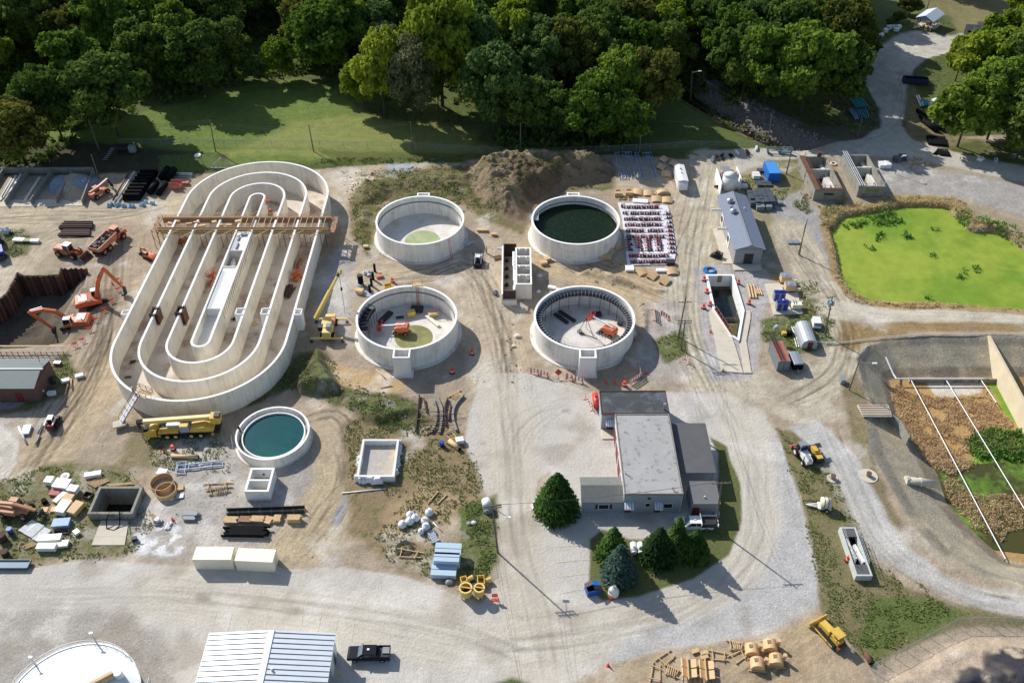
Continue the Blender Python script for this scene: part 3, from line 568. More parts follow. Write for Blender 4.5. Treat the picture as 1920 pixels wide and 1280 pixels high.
each(M().box(DX,159.3,.1,3.1,.35,4.9).box(DX,165.4,.1,3.1,.35,4.9).box(DX,173.0,.1,3.1,4,3.8),'cross_wall',conc,bas)
for rr,px in ((6.45,None),(11.6,None),(16.75,None)):
    x=DX+rr; y=143.8+ (0 if rr!=16.75 else -.2)
    s=1 if rr==16.75 else -1
    b=M(); 
    for q,(dx,dy,sx,sy) in enumerate(((0,.9,1.5,.22),(0,-.9,1.5,.22),(s*.75,0,.22,2.0))): b.box(x+s*.75+dx-s*.0,y+dy,.1 if s==-1 else 1,sx,sy,RH+.12 if s==-1 else RH-.8+.02)
    b.o('gate_box',conctop,bas)
b=M()
for dx,dy,sx,sy in ((0,.7,1.4,.2),(0,-.7,1.4,.2),(-.7,0,.2,1.6)): b.box(DX-16.75-.75+dx,143.6+dy,3.6,sx,sy,1.5)
b.o('gate_box',conctop,bas)
# railings along the centre deck
rs_b=M(); x=DX-1.85
for y0,y1,n in ((145.5,158.5,13),(165.5,172.2,13)):
    rl=M()
    for k in range(n+1): rl.cyl((x,y0+(y1-y0)*k/n,RH),(x,y0+(y1-y0)*k/n,RH+1.05),.033,n=4)
    for z in (.35,.7,1.05): rl.cyl((x,y0,RH+z),(x,y1,RH+z),.03,n=4)
    rl.o('railing',lumd,bas)
for k in range(24): rs_b.box(DX+1.99,144.5+k*1.15,RH-2.2,.05,.10,2.1)
each(rs_b,'stud',lumd,bas)
each(M().box(DX-.2,167,RH-.1,.3,2.4,.3).box(DX+.3,171.5,RH-.1,1.2,.8,.35).box(DX-.5,170,RH-.1,.3,1.6,.3),'deck_equipment',gry,bas)
# timber formwork bridging every channel
BY0,BY1=172.9,179.0; BX0,BX1=-81.0,-41.8
fw=T('formwork_walkway','long timber formwork and walkway spanning the racetrack basin from side to side','formwork',(0,0))
M().box((BX0+BX1)/2,173.9,3.9,BX1-BX0,.22,1.45).o('front_form',formw,fw)
M().box((BX0+BX1)/2,177.9,3.9,BX1-BX0,.22,1.5).o('back_form',formw,fw)
b=M()
for z in (4.3,5.0): b.box((BX0+BX1)/2,173.62,z,BX1-BX0,.14,.16)
for z in (4.6,5.3): b.box((BX0+BX1)/2,178.15,z,BX1-BX0,.12,.14)
each(b,'beam',formy,fw)
each(M().box((BX0+BX1)/2,173.2,4.2,BX1-BX0,.85,.08).box((BX0+BX1)/2,178.7,4.6,BX1-BX0,.8,.08),'plank_deck',lum,fw)
b=M()
for k in range(34):
    x=BX0+.4+k*1.17; b.box(x,172.85,4.2,.08,.08,1.2); b.box(x,179.05,4.6,.06,.06,.9)
for z in (4.8,5.35): b.box((BX0+BX1)/2,172.85,z,BX1-BX0,.05,.12)
for z in (5.0,5.4): b.box((BX0+BX1)/2,179.05,z,BX1-BX0,.04,.08)
b.o('guard_rail',formy,fw)
b=M()
for k in range(15):
    x=-62.5+k*1.38; b.box(x,175.9,5.3,.12,4.2,.1)
each(b,'cross_tie',lum,fw)
for k in range(32):
    x=BX0+1.0+k*1.2
    if min(abs(abs(x-DX)-r) for r in (16.75,11.6,6.45,1.75))<.35: continue
    M().box(x,173.55,.1,.12,.14,3.7).o('prop',rust if k%2 else formw,fw)
b=M()
for k in range(9):
    x=BX0+3.5+k*4.1; b.bar((x+1.6,173.2,5.2),(x-1.2,170.0,5.3),.12); b.bar((x,178.9,5.6),(x+1.5,180.6,5.1),.1)
each(b,'brace',formy,fw)
random.seed(3); b=M()
for k in range(9): b.box(BX0+2+k*1.9+random.random(),175.9+random.uniform(-1,1),4.6,random.uniform(.6,1.8),random.uniform(.3,.8),random.uniform(.3,.8),random.uniform(-.3,.3))
each(b,'loose_plywood',ply,fw)
for sx,x0 in ((-1,BX0-.2),(1,BX1+.2)):
    b=M()
    for y in (173.2,175.8,178.6):
        b.box(x0,y,0,.12,.12,5.6); b.box(x0+sx*1.1,y,0,.12,.12,5.2); b.bar((x0,y,1),(x0+sx*1.1,y,3),.08); b.box(x0+sx*.5,y,4.6,1.3,.2,.1)
    b.box(x0+sx*.6,175.9,4.7,1.2,6.4,.08)
    b.o('scaffold',formw,fw)
def formbox(name,label,x,y,z,sx,sy,h,m=rustd,n=7):
    t=T(name,label,'form box',(x,y),z=z)
    b=M()
    for a,c,u,v in ((0,sy/2,sx,.12),(0,-sy/2,sx,.12),(sx/2,0,.12,sy),(-sx/2,0,.12,sy)): b.box(a,c,0,u,v,h)
    b.o('form_panel',rust,t); b=M()
    for i in range(n):
        u=-sx/2+sx*i/(n-1); b.box(u,-sy/2-.15,-.2,.09,.14,h+.5); b.box(u,sy/2+.15,-.2,.09,.14,h+.5)
    each(b,'stud',m,t); return t
formbox('gate_form','rusty boxed steel form clamped on the left-hand middle basin wall',DX-11.6,143.7,2.6,1.5,2,2.6)
formbox('gate_form','rusty boxed steel form clamped on the innermost looped basin wall',DX-6.45,144,2.2,1.5,2,3.2,n=5)
# things lying on the basin floor
def pile(name,label,cat,xy,z,m,n,l,w,h,rz,sp=.25,mats=None,group=None):
    t=T(name,label,cat,xy,rz,group,z); b=M()
    for i in range(n): b.box(random.uniform(-sp,sp),(-w/2+w*(i+.5)/n)*1.0,random.uniform(0,h*.4),l*random.uniform(.75,1),w/n*.8,h*random.uniform(.4,.7),random.uniform(-.06,.06))
    each(b,'board',m,t)
    c=M()
    for u in (-.3,.3): c.box(l*u,0,-.02,.12,w*1.1,.1)
    each(c,'bearer',lumd,t); return t
pile('form_stack','stack of orange-brown form timbers in the rightmost basin channel near the bridge','form stack',g(562,496,.1),.12,formw,6,3.8,1.1,.8,1.45)
pile('form_stack','dark rusty form pieces heaped against the rightmost inner wall','form stack',g(541,549,.1),.12,rustd,7,4.2,2.0,1.0,1.4)
pile('form_stack','short weathered planks alone on the rightmost channel floor','plank stack',g(504,635,.1),.12,lumd,3,1.8,.7,.4,2.0)
pile('plywood_sheet','pale plywood sheet on the floor of the channel right of centre','plywood sheet',g(477,607,.1),.12,ply,2,1.9,1.2,.1,2.2)
pile('scrap_heap','small dark scrap heap on the leftmost channel floor','scrap',g(249,679,.1),.12,rustd,4,1.2,.7,.3,.4)
pile('scrap_heap','flat brown scrap patch on the left channel floor near the stair','scrap',g(241,707,.1),.12,rust,4,1.3,.6,.12,.2)
pile('scrap_heap','dark hose and tools beside the inner right basin wall','scrap',g(441,598,.1),.12,dk,4,1.2,.8,.3,1.)
# ------------------------------------------------------------- clarifiers
def tank(cx,cy,label,h=4.9,box=-1,footing=True):
    t=T('clarifier_tank',label,'round tank',(cx,cy))
    w_=M().ring(0,0,9.85,10.25,-.3,h).o('wall',conct,t,False); M().ring(0,0,9.83,10.27,h-.02,h+.04).o('rim',conctop,w_)
    if footing: M().ring(0,0,10.2,11.0,-.3,.18).o('footing',conc,t)
    b=M()   # effluent box
    s=box
    y0=s*10.15; d=2.4 if s<0 else 1.4; z0=-.2 if s<0 else 2.5; bw=3.3 if s<0 else 3.0
    b.box(-bw/2+.15,y0+s*d/2,z0,.3,d,h-z0); b.box(bw/2-.15,y0+s*d/2,z0,.3,d,h-z0); b.box(0,y0+s*(d-.15),z0,bw-.6,.3,h-z0)
    if s<0: b.box(0,y0+s*(d+.02),z0,bw-.6,.1,h-z0-.05); b.box(0,y0+s*d/2,z0,4.0,d+.8,.3)
    b.o('effluent_box',concw,t)
    b=M(); b.box(-bw/2+.15,y0+s*d/2,h,.32,d,.04); b.box(bw/2-.15,y0+s*d/2,h,.32,d,.04); b.box(0,y0+s*(d-.15),h,bw-.6,.32,.04); b.o('box_rim',conctop,t)
    return t
TLc,TRc,BLc,BRc=(-21.35,177.8),(14.75,177.9),(-21.35,142.45),(14.65,142.4)
slab=mat('grey_tank_floor',(220,216,208),.8,.1,.4,fine=.06,col2=(202,196,186),c2s=.3)
alg2=watermat('olive_water',(148,152,96),(132,140,84),.45,.35); 
tl=tank(*TLc,'empty round concrete tank with a pale green puddle, farthest left of the four',box=1)
M().disc(0,0,9.9,.12).o('floor_slab',slab,tl); M().disc(.4,-1.6,4.1,.16,40).o('puddle',watermat('pale_green_puddle',(176,186,140),(160,172,122),.35,.4),tl)
tr=tank(*TRc,'round concrete tank filled with dark green water beside the steel racks',box=1)
M().disc(0,0,9.9,2.7).o('tank_water',mat('dark_green_water',(18,34,22),.35,.2,1.5,col2=(46,62,30),c2s=1.8,c2t=.60,fine=.25,bump=.01,spec=.12),tr)
b=M().box(-9.6,1.6,4.2,2.2,2.2,.12)
for a,c in ((-1,-1),(1,-1),(1,1),(-1,1)): b.box(-9.6+a*1.05,1.6+c*1.05,4.3,.06,.06,1.1)
for z in (4.8,5.35): b.box(-9.6,.55,z,2.1,.05,.05).box(-9.6,2.65,z,2.1,.05,.05).box(-8.55,1.6,z,.05,2.1,.05)
b.o('platform',stl,tr); M().cyl((-6.2,-8.9,5.4),(-6.2,-8.9,4.9),.14).cyl((-6.3,-8.75,0),(-6.3,-8.75,4.9),.07,n=6).o('pipe',wht,tr)
bl=tank(*BLc,'round concrete tank holding an orange boom lift, right of the raised crane',box=-1)
M().disc(0,0,9.9,.12).o('floor_slab',slab,bl); M().disc(1.1,-1.2,4.6,.14,40).o('floor_ring',conc,bl); M().disc(1.2,-1.0,3.9,.17,40).o('puddle',watermat('olive_puddle',(140,140,84),(122,122,70),.45,.6),bl)
br=tank(*BRc,'round concrete tank with steel trough forms all round its inside wall',box=-1)
M().disc(0,0,9.9,.12).o('floor_slab',slab,br); M().ring(0,-1.5,4.0,4.3,.1,.14,40).o('floor_ring',conc,br)
for tt_ in (tl,tr,bl):
    M().ring(0,0,9.6,9.86,3.45,3.6,72).o('launder_bracket_band',mat('bracket_band',(120,122,122),.8,.3,3),tt_)
tf=T('launder_formwork','ring of dark trough forms on thin props inside the lower right tank','formwork',BRc)
M().ring(0,0,8.75,8.85,3.3,4.1,96).o('form_skin',dk,tf); M().ring(0,0,8.85,9.84,3.25,3.35,96).o('form_floor',dk,tf)
for k in range(72):
    a=2*PI*k/72; M().box(9.2*cos(a),9.2*sin(a),4.1,1.15,.10,.16,a).bar((8.7*cos(a),8.7*sin(a),3.1),(8.7*cos(a),8.7*sin(a),4.25),.08).o('yoke',stl,tf)
for k in range(24):
    a=2*PI*k/24+.05; M().cyl((8.6*cos(a),8.6*sin(a),.1),(8.6*cos(a),8.6*sin(a),3.3),.05,n=5).o('prop',dk,tf)
tf=T('launder_formwork','short curved run of dark trough forms started on the left of the lift tank','formwork',BLc)
M().ring(0,0,8.0,8.1,3.0,4.0,14,PI*.83,PI*1.08).ring(0,0,8.1,9.84,2.95,3.05,14,PI*.83,PI*1.08).o('form_skin',dk,tf)
for k in range(7):
    a=PI*(.83+.25*k/6); M().cyl((8*cos(a),8*sin(a),.1),(8*cos(a),8*sin(a),3.),.05,n=5).o('prop',dk,tf); M().box(9*cos(a),9*sin(a),4.0,1.8,.1,.14,a).o('yoke',dk,tf)
# small thickener, lower left
th=T('thickener_tank','small round tank of teal water inside a double concrete ring','round tank',(-43.14,112.95))
w_=M().ring(0,0,6.28,6.58,-.3,2.1,80).o('wall',conct,th); M().ring(0,0,6.27,6.59,2.08,2.14,80).o('rim',conctop,w_)
M().ring(.15,-.15,5.42,5.62,-.2,1.75,80).o('inner_ring',conctop,th); M().disc(.15,-.15,5.45,1.4,64).o('tank_water',mat('teal_water',(6,76,82),.3,.1,.6,col2=(12,100,84),c2s=.08,spec=.2,fine=.06),th)
M().ring(0,0,5.55,6.3,.1,.35,64).o('launder_floor',concold,th); M().cyl((-6.3,1,1.2),(-6.3,1,2.5),.2).o('pipe',blk,th); M().bar((-6.1,1.1,1.9),(-5.5,.4,1.9),.1).o('strut',stl,th)
M().ring(0,0,6.5,6.9,-.2,.12,60).o('footing',conc,th)
# splitter box, filter building, foundation, sunken sump
def walls(m,x0,x1,y0,y1,z0,z1,t=.3,mids=()):
    m.box((x0+x1)/2,y0+t/2,z0,x1-x0,t,z1-z0).box((x0+x1)/2,y1-t/2,z0,x1-x0,t,z1-z0).box(x0+t/2,(y0+y1)/2,z0,t,y1-y0-2*t,z1-z0).box(x1-t/2,(y0+y1)/2,z0,t,y1-y0-2*t,z1-z0)
    for y in mids: m.box((x0+x1)/2,y,z0,x1-x0-2*t,t*.85,z1-z0)
    return m
def rimr(x0,x1,y0,y1,z,t=.3,mids=()): return walls(M(),x0-.015,x1+.015,y0-.015,y1+.015,z,z+.04,t+.03,mids)
sb=T('splitter_box','small white concrete box of two open cells below the teal tank','concrete box',(0,0))
w_=walls(M(),-45.1,-41.0,99.1,104.3,-.2,2.4,.35,(101.6,)).o('wall',concw,sb); rimr(-45.1,-41.0,99.1,104.3,2.4,.35,(101.6,)).o('rim',conctop,w_); M().box(-43.05,101.7,-.2,3.4,4.4,.4).o('floor_slab',concold,sb)
each(M().cyl((-42,99.9,.5),(-42,99.6,.5),.25).cyl((-44,99.9,.5),(-44,99.6,.5),.25).cyl((-43,104.0,1.2),(-43,103.8,1.2),.2),'pipe_stub',rustd,sb)
fb=T('filter_box','tall pale concrete box of four open cells between the upper tanks','concrete box',(0,0))
mids=[154.3+13.5*k/4 for k in (1,2,3)]
w_=walls(M(),.75,4.25,154.3,167.8,-.2,4.0,.33,mids).o('wall',conc,fb); rimr(.75,4.25,154.3,167.8,4,.33,mids).o('rim',conctop,w_); M().box(2.5,161,-.2,2.8,13,.5).o('floor_slab',concold,fb)
b=M()
for y in mids+[167.5]:
    for x in (1.6,3.1): b.box(x,y-.3,3.6,.25,.3,.45)
for y in mids: b.box(3.5,y-1.2,3.9,.7,.05,.06)
each(b,'weir_notch',conctop,fb)
fc_=T('channel_form','long open steel-formed channel beside the four-cell box','formwork',(0,0))
M().box(-.7,160.7,-.2,3.0,18.2,.4).o('floor_slab',concfl,fc_); M().box(-2.1,161,.1,.3,17.6,2.9).o('wall',concw,fc_); M().box(-2.1,161,3.0,.34,17.8,.06).o('rim',conctop,fc_)
each(M().box(-1.85,161,.2,.16,17,3.4).box(-.45,169.7,.2,2.9,.16,3.5).box(-.55,152.7,1.4,2.7,.16,2.1),'form_panel',rustd,fc_); M().box(-.5,152.2,0,3.0,.5,1.5).o('end_wall',conc,fc_)
each(M().box(.35,164.6,3.2,.5,5.4,.1).box(.4,160.5,3.3,.35,8,.1).box(.55,157.6,3.2,.4,5.8,.1).box(.45,154,3.2,.5,1.4,.1),'plank',conctop,fc_)
b=M()
for k in range(6): b.bar((-1.6,168-k*3,.4),(-.4,167.4-k*3,.4),.12); b.cyl((-1.2,167.8-k*3,.2),(-1.1,167.5-k*3,.9),.35,n=8)
each(b,'rebar_bundle',rustd,fc_)
b=M()
for k in range(12): b.box(.55,153.5+k*1.4,2,.06,.08,1.6)
each(b,'form_stud',rust,fc_)
fo=T('foundation','low white concrete foundation wrapped in plastic sheeting amid weeds','foundation',(0,0))
w_=walls(M(),-26.9,-20.3,103.3,112.1,-.2,1.3,.4).o('wall',concw,fo); M().box(-23.6,107.7,-.1,5.9,8.1,.25).o('floor_slab',mat('gravel_floor',(180,176,170),.95,.15,1.2,fine=.15,col2=(196,180,150),c2s=.3),fo)
b=M(); random.seed(8)
for k in range(26):
    u=random.random(); x,y=random.choice([(-26.9+6.6*u,103.2),(-20.2,103.3+8.8*u),(-27,103.3+8.8*u),(-26.9+6.6*u,112.2)]); b.box(x,y,.05,random.uniform(.5,1.3),random.uniform(.5,1.2),random.uniform(.5,1.35),random.random(),.6,.5)
each(b,'plastic_sheet',sheetw,fo)
each(M().box(-23.2,102.9,.3,1.8,.9,1.2,.1,.5,.5).box(-24.6,103.1,.3,1.4,.7,1.15,0,.6,.5),'loose_sheet',sheetw,fo)
su=T('sump','dark weathered concrete sump open to the sky beside a short ramp','concrete sump',(0,0))
walls(M(),-70.45,-62.95,95.1,101.0,-3.1,1.5,.45).o('wall',concold,su); M().box(-66.7,98,-3.1,6.6,5,.3).box(-64.6,96,-2.9,2.6,.8,1.2).o('floor_slab',mat('dark_sludge',(30,28,24),.5,.2),su)
b=M(); b.tube([(-66.9,95.2,1.4),(-67.1,94.3,1.0),(-66.9,93.1,.15),(-65.6,92.8,.1),(-64.9,93.6,.3),(-65,94.9,1.3),(-65.2,95.6,1.9)],.09); b.o('hose',blk,su)
pad=M().prism(W([(190,976),(242,976),(234,1022),(172,1022)]),-.1,.14); o=pad.o('concrete_apron',concpad); tag(o,'stained concrete slab in front of the dark sump','concrete slab')
# two tall intake basins left of the green pond
for (x0,x1,y0,y1),lab,rm,rl_ in (((74.7,81.7,193.7,210.4),'raised concrete basin with rusty red walkway, left of the pair','rust',rust),((86.1,92.8,195.4,211.1),'raised concrete basin with grey pipe rails and green water, right of the pair','grey',stl)):
    t=T('settling_basin',lab,'concrete basin',(0,0))
    walls(M(),x0,x1,y0,y1,-1.6,3.0,.4).o('wall',concold,t)
    M().box((x0+x1)/2,y0+(y1-y0)*.66,-1.6,x1-x0-.8,.35,4.0).box(x0+4.1,y0+3.6,-1.6,.5,6,4.2).box(x1-1.0,(y0+y1)/2,-1.6,.9,y1-y0-.9,2.6).o('baffle_wall',conc,t)
    M().box((x0+x1)/2,(y0+y1)/2,-1.5,x1-x0-.8,y1-y0-.8,1.2).o('basin_water',watermat('basin_water_'+rm,(30,30,24) if rm=='rust' else (92,112,40),(70,66,50),.5,.5),t)
    if rm=='rust':
        M().box(x0+.75,(y0+y1)/2,3.0,1.3,y1-y0,.14).box((x0+x1)/2,y0+.5,3.0,x1-x0-.1,.9,.12).o('walkway',rust,t)
        b=M()
        for k in range(9): b.box(x0+1.35,y0+.5+k*2,3.1,.07,.07,1.1)
        for z in (3.6,4.15): b.box(x0+1.35,(y0+y1)/2,z,.06,y1-y0,.06)
        for k in range(5): b.box(x0+1.3+k*1.3,y0+.95,3.1,.06,.06,1.0)
        b.box((x0+x1)/2,y0+.95,3.7,x1-x0-1.3,.05,.05).box(x1-1.9,y1-.3,3,1.0,.5,1.3).o('railing',rust,t)
    else:
        b=M()
        for dx in (.3,.8,1.3): b.cyl((x0+dx,y0,3.3),(x0+dx,y1+.8,3.6),.10,n=6)
        for k in range(6): b.box(x1-.2,y0+.6+k*.1,3,.06,.06,.9); b.box(x0+1.6+k*.95,y0+.2,3,.05,.05,.8)
        b.box((x0+x1)/2,y0+.2,3.75,x1-x0,.05,.05).o('pipe_rail',stl,t)
    M().box((x0+x1)/2+.2,y0-.02,1.6,3.2 if rm=='grey' else 2.4,.08,.5).o('overflow_slot',dk if rm=='rust' else algae,t)
# flume
fl=T('flume_channel','narrow open concrete flume with handrails on the grass strip','concrete flume',(0,0))
walls(M(),53.7,56.3,83.2,92.6,-.2,1.25,.28).o('wall',mat('pale_green_concrete',(196,202,196),.9,.1,1,streak=.1),fl); each(M().box(55,91.5,1.1,2.05,1.6,.1).box(55,84.4,1.1,2.05,1.9,.1),'cover_plate',roofdk,fl); M().box(55,88,0,2,6.3,.06).o('floor_slab',blk,fl)
M().box(54.5,88.8,0,.35,4.4,1.0,.14).o('baffle_wall',conc,fl); M().box(55.5,87.6,0,.4,3.4,1.1,.16).o('baffle_wall',conctop,fl)
b=M()
for x in (54.0,56.25):
    for k in range(6): b.box(x,85.2+k*1.35,1.2,.05,.05,1.05)
    for z in (1.75,2.25): b.cyl((x,85.2,z),(x,92,z),.035,n=5)
b.o('railing',stl,fl)
# in-ground basin with ramp sides
rb=T('inground_basin','in-ground concrete basin of dark water with white walls and a pointed end','concrete basin',(0,0))
rp=[(43.25,162.2),(49.05,162.2),(49.05,149.8),(46.2,140.4),(45.2,141.6),(42.9,150.4)]
M().wall(rp,.45,-4.3,.5,True).o('wall',concw,rb); M().wall(rp,.48,.5,.55,True).o('rim',conctop,rb)
M().prism(rp,-2.6,-2.5).o('basin_water',watermat('black_water',(10,22,24),(40,46,14),.15,.25,.62),rb)
M().prism([(44.3,149),(48.2,149),(46.2,141.5),(45.3,142)],-4,-2.44).o('algae_shelf',mat('algae_brown',(70,66,26),.6,.3,1,col2=(104,96,30),c2s=1),rb)
b=M()
for k in range(14): b.box(44+k*.35,160.8,-2.8,.05,.05,.9)
for k in range(12): b.box(44.4+k*.35,150,-2.8,.05,.05,.9)
b.box(46,150.2,-1.9,4.6,.06,.06).box(46.2,161.9,-1.2,.9,.1,1.8).bar((48.3,151.2,-.3),(47.5,149.2,-.3),.08).o('stop_log',lumd,rb)
M().wall([(43.0,150.2),(45.1,141.8)],.25,.55,.75).o('coping',red,rb); b=M()
for k in range(8):
    x=43.1+(45.1-43.1)*k/7; y=150-(150-141.8)*k/7; b.box(x,y,.6,.05,.05,1.0)
b.bar((43.1,150,1.6),(45.1,141.8,1.6),.06).o('railing',lumd,rb)
o=M().prism(W([(1328,582),(1338,583),(1372,632),(1380,655),(1393,700),(1353,697)]),-.2,.2).o('concrete_apron',concpad); tag(o,'long tan concrete slab left of the pointed basin end','concrete slab')
o=M().prism(W([(1398,583),(1407,584),(1407,598),(1399,640),(1408,695),(1410,700),(1395,700),(1387,640),(1394,598)]),-.2,.21).o('concrete_apron',concpad); tag(o,'narrow tan concrete walkway right of the pointed basin end','concrete slab')
o=M().prism(W([(1434,533),(1490,531),(1505,589),(1451,591)]),-.2,.22).o('concrete_pad',concpad); tag(o,'square tan concrete pad under generators and portable toilets','concrete slab')
# lower basin: concrete divider wall, pipes, culvert, deck
o=M().xz([(-.8,-4.4),(.8,-4.4),(.25,.25),(-.25,.25)],0,-40).o('divider_wall',mat('tan_concrete',(206,192,164),.85,.1,.5,fine=.05)); _a,_b=g(1855,628,.3),g(1932,770,.3); o.location=(*_a,0); o.rotation_euler=(0,0,ang(_a,_b)+PI/2); tag(o,'tan sloped concrete divider wall across the lower basin','concrete wall')
o['label']='tan concrete divider wall running down through the lower basin'
pp=[g(x,y,-3) for x,y in ((1708,713),(1885,1048),(1774,713),(1985,1060),(1838,711),(1868,755),(1680,712),(1842,711),(1677,700))]
for a,b_,lab in ((0,1,'left of three thin white pipes slanting across the reedy basin'),(2,3,'middle of three thin white pipes slanting across the reedy basin'),(4,5,'short rightmost thin white pipe at the algae edge of the basin')):
    t=T('aeration_pipe',lab,'pipe',pp[a],group='white pipes across the lower basin'); d=(pp[b_][0]-pp[a][0],pp[b_][1]-pp[a][1]); z=-2.9
    M().cyl((0,0,z),(*d,z),.09,n=8).o('pipe',wht,t); L_=math.hypot(*d); n=max(2,int(L_/4)); q=M()
    for k in range(n+1): q.box(d[0]*k/n,d[1]*k/n,-4.2,.1,.1,1.3)
    each(q,'support',dk,t)
t=T('header_pipe','white header pipe along the top edge of the reedy basin','pipe',pp[6]); M().tube([(0,0,-2.7),(pp[7][0]-pp[6][0],0,-2.7)],.16,10).tube([(0,0,-2.7),(-.3,1.2,-2.5),(-1.2,4.5,-.9)],.16,8).o('pipe',wht,t); M().box(12,.4,-4,18,.3,.9).o('curb_wall',concold,t)
t=T('edge_pipe','white above-ground pipe running along the top of the basin bank','pipe',(0,0)); q=W([(1500,640),(1560,645),(1590,643),(1660,634),(1740,627),(1800,628),(1822,628),(1850,626),(2040,630)]); M().tube([(x,y,.35) for x,y in q],.09,8).o('pipe',wht,t)
t=T('outfall_pipe','pale fat culvert pipe lying on the basin bank','culvert',g(1715,903,-1.6),R(-3),z=-1.9); M().cyl((-1.5,0,.6),(3.4,0,0),.7,n=16).o('pipe',concpad,t,True); each(M().cyl((-1.7,0,.62),(-1.2,0,.56),.85,n=16).cyl((.8,0,.3),(1.2,0,.26),.82,n=16),'collar',concpad,t)
t=T('basin_deck','tan ribbed timber deck at the pointed end of the basin bank','deck',(0,0)); q=W([(1606,762),(1664,762),(1672,783),(1618,783)]); M().prism(q,.15,.5).o('deck',concpad,t); b=M()
for k in range(5): 
    y=q[3][1]+(q[0][1]-q[3][1])*(k+.5)/5; b.box((q[0][0]+q[1][0])/2,y,.5,(q[1][0]-q[0][0])*.94,.08,.12)
each(b,'rib',formw,t); M().wall(W([(1664,770),(1688,790),(1705,820)]),.3,-2,.1).o('wing_wall',concold,t)
# ------------------------------------------------------------- machines
def wheel(par,x,y,r,w,rim=dk,n=14):
    t=M().cyl((x,y-w/2,r),(x,y+w/2,r),r,n=n).o('wheel',tyre,par); s=1 if y>0 else -1
    M().cyl((x,y+s*w*.3,r),(x,y+s*(w/2+.03),r),r*.5,n=n).o('rim',rim,t); return t
def track(par,x0,x1,y,w,h,m=dk):
    r=h/2; P=[(x0+r-r*cos(a),r-r*sin(a)) for a in [PI*k/6-PI/2 for k in range(7)]][::-1]
    P=[(x0+r+r*cos(a),r+r*sin(a)) for a in [PI/2+PI*k/6 for k in range(7)]]+[(x1-r+r*cos(a),r+r*sin(a)) for a in [-PI/2+PI*k/6 for k in range(7)]]
    t=M().xz(P,y-w/2,y+w/2).o('track',tyre,par); M().box((x0+x1)/2,y,h*.3,(x1-x0)*.72,w*1.06,h*.38).o('track_frame',m,t)
    return t
def arm(par,name,pts,w,m,y=0,r0=.5,r1=.3):
    "tapered box section through (x,z) points"
    n=len(pts); up=[];lo=[]
    for i,(x,z) in enumerate(pts):
        a=pts[max(i-1,0)]; b=pts[min(i+1,n-1)]; dx,dz=b[0]-a[0],b[1]-a[1]; l=math.hypot(dx,dz); h=(r0+(r1-r0)*i/(n-1))/2*(1.35 if 0<i<n-1 else 1)
        up.append((x-dz/l*h,z+dx/l*h)); lo.append((x+dz/l*h,z-dx/l*h))
    return M().xz(up+lo[::-1],y-w/2,y+w/2).o(name,m,par)
def cabin(par,x,y,z,l,w,h,m=wht,gm=glass):
    c=M().xz([(x-l/2,z),(x+l/2,z),(x+l/2,z+h*.45),(x+l*.36,z+h*.92),(x-l*.46,z+h*.92),(x-l/2,z+h*.5)],y-w/2,y+w/2).o('cab',gm,par)
    b=M()
    for sx in (-1,1):
        for sy in (-1,1): b.bar((x+sx*l*.49,y+sy*w*.49,z+.1),(x+sx*(l*.37 if sx>0 else l*.45),y+sy*w*.49,z+h*.92),.09)
    b.o('cab_frame',m,c); M().box(x-l*.03,y,z+h*.92,l*.86,w*1.02,.08).o('cab_roof',m,c); return c
def excavator(name,label,xy,rz,m,boom,stick,bucket,z=0,s=1.,trk=0.,cabm=wht,topm=None):
    t=T(name,label,'excavator',xy,rz,z=z); t.scale=(s,)*3
    u=bpy.data.objects.new('undercarriage',M().box(0,0,.45,2.6,1.9,.5).cyl((0,0,.9),(0,0,1.15),.9,n=16).m('undercarriage',dk) ); COL.objects.link(u); u.parent=t; u.rotation_euler=(0,0,trk)
    for y in (-1.25,1.25): q=track(u,-2.3,2.3,y,.65,.95)
    h=M().xz([(-2.7,1.15),(1.5,1.15),(1.5,1.6),(.3,2.05),(-1.2,2.3),(-2.5,2.2),(-2.9,1.7)],-1.4,1.4).o('body',m,t)
    M().xz([(-3.1,1.2),(-2.5,1.15),(-2.45,2.25),(-2.9,2.15),(-3.15,1.7)],-1.42,1.42).o('counterweight',m,t)
    M().box(-1.6,-.1,2.22,1.5,1.9,.14).o('engine_hood',topm or dk,t)
    M().box(-.5,-.95,2.05,1.1,.7,.15).cyl((-1.9,.7,2.2),(-1.9,.7,2.75),.09,n=6).o('exhaust',dk,t)
    cabin(t,.75,.88,1.3,1.6,1.0,1.75,cabm,glass)
    arm(t,'boom',boom,.5,m,-.1,.7,.45); b=arm(t,'stick',stick,.38,m,-.1,.6,.3)
    (x0,z0),(x1,z1)=boom[0],boom[len(boom)//2]
    each(M().bar((x0+.6,.25,z0-.2),((x0+x1)/2+.3,.25,(z0+z1)/2),.16).bar((x0+.6,-.45,z0-.2),((x0+x1)/2+.3,-.45,(z0+z1)/2),.16).bar((x1,-.1,z1+.75),(stick[0][0]*.9+stick[-1][0]*.1,-.1,stick[0][1]*.95+.5),.15),'hydraulic_ram',stl,t)
    bx,bz,ba=bucket; P=[(0,0),(.35,-.5),(.2,-1.15),(-.4,-1.45),(-1.05,-1.2),(-.75,-.95),(-.3,-.9),(-.2,-.3)]
    P=[(bx+p*cos(ba)-q*sin(ba),bz+p*sin(ba)+q*cos(ba)) for p,q in P]; M().xz(P,-.8,.6).o('bucket',dk,t)
    return t
def _m(s,name,material):
    me=bpy.data.meshes.new(name); me.from_pydata(s.v,[],s.f); me.materials.append(material); return me
M.m=_m
zp=zat(*g(175,568))
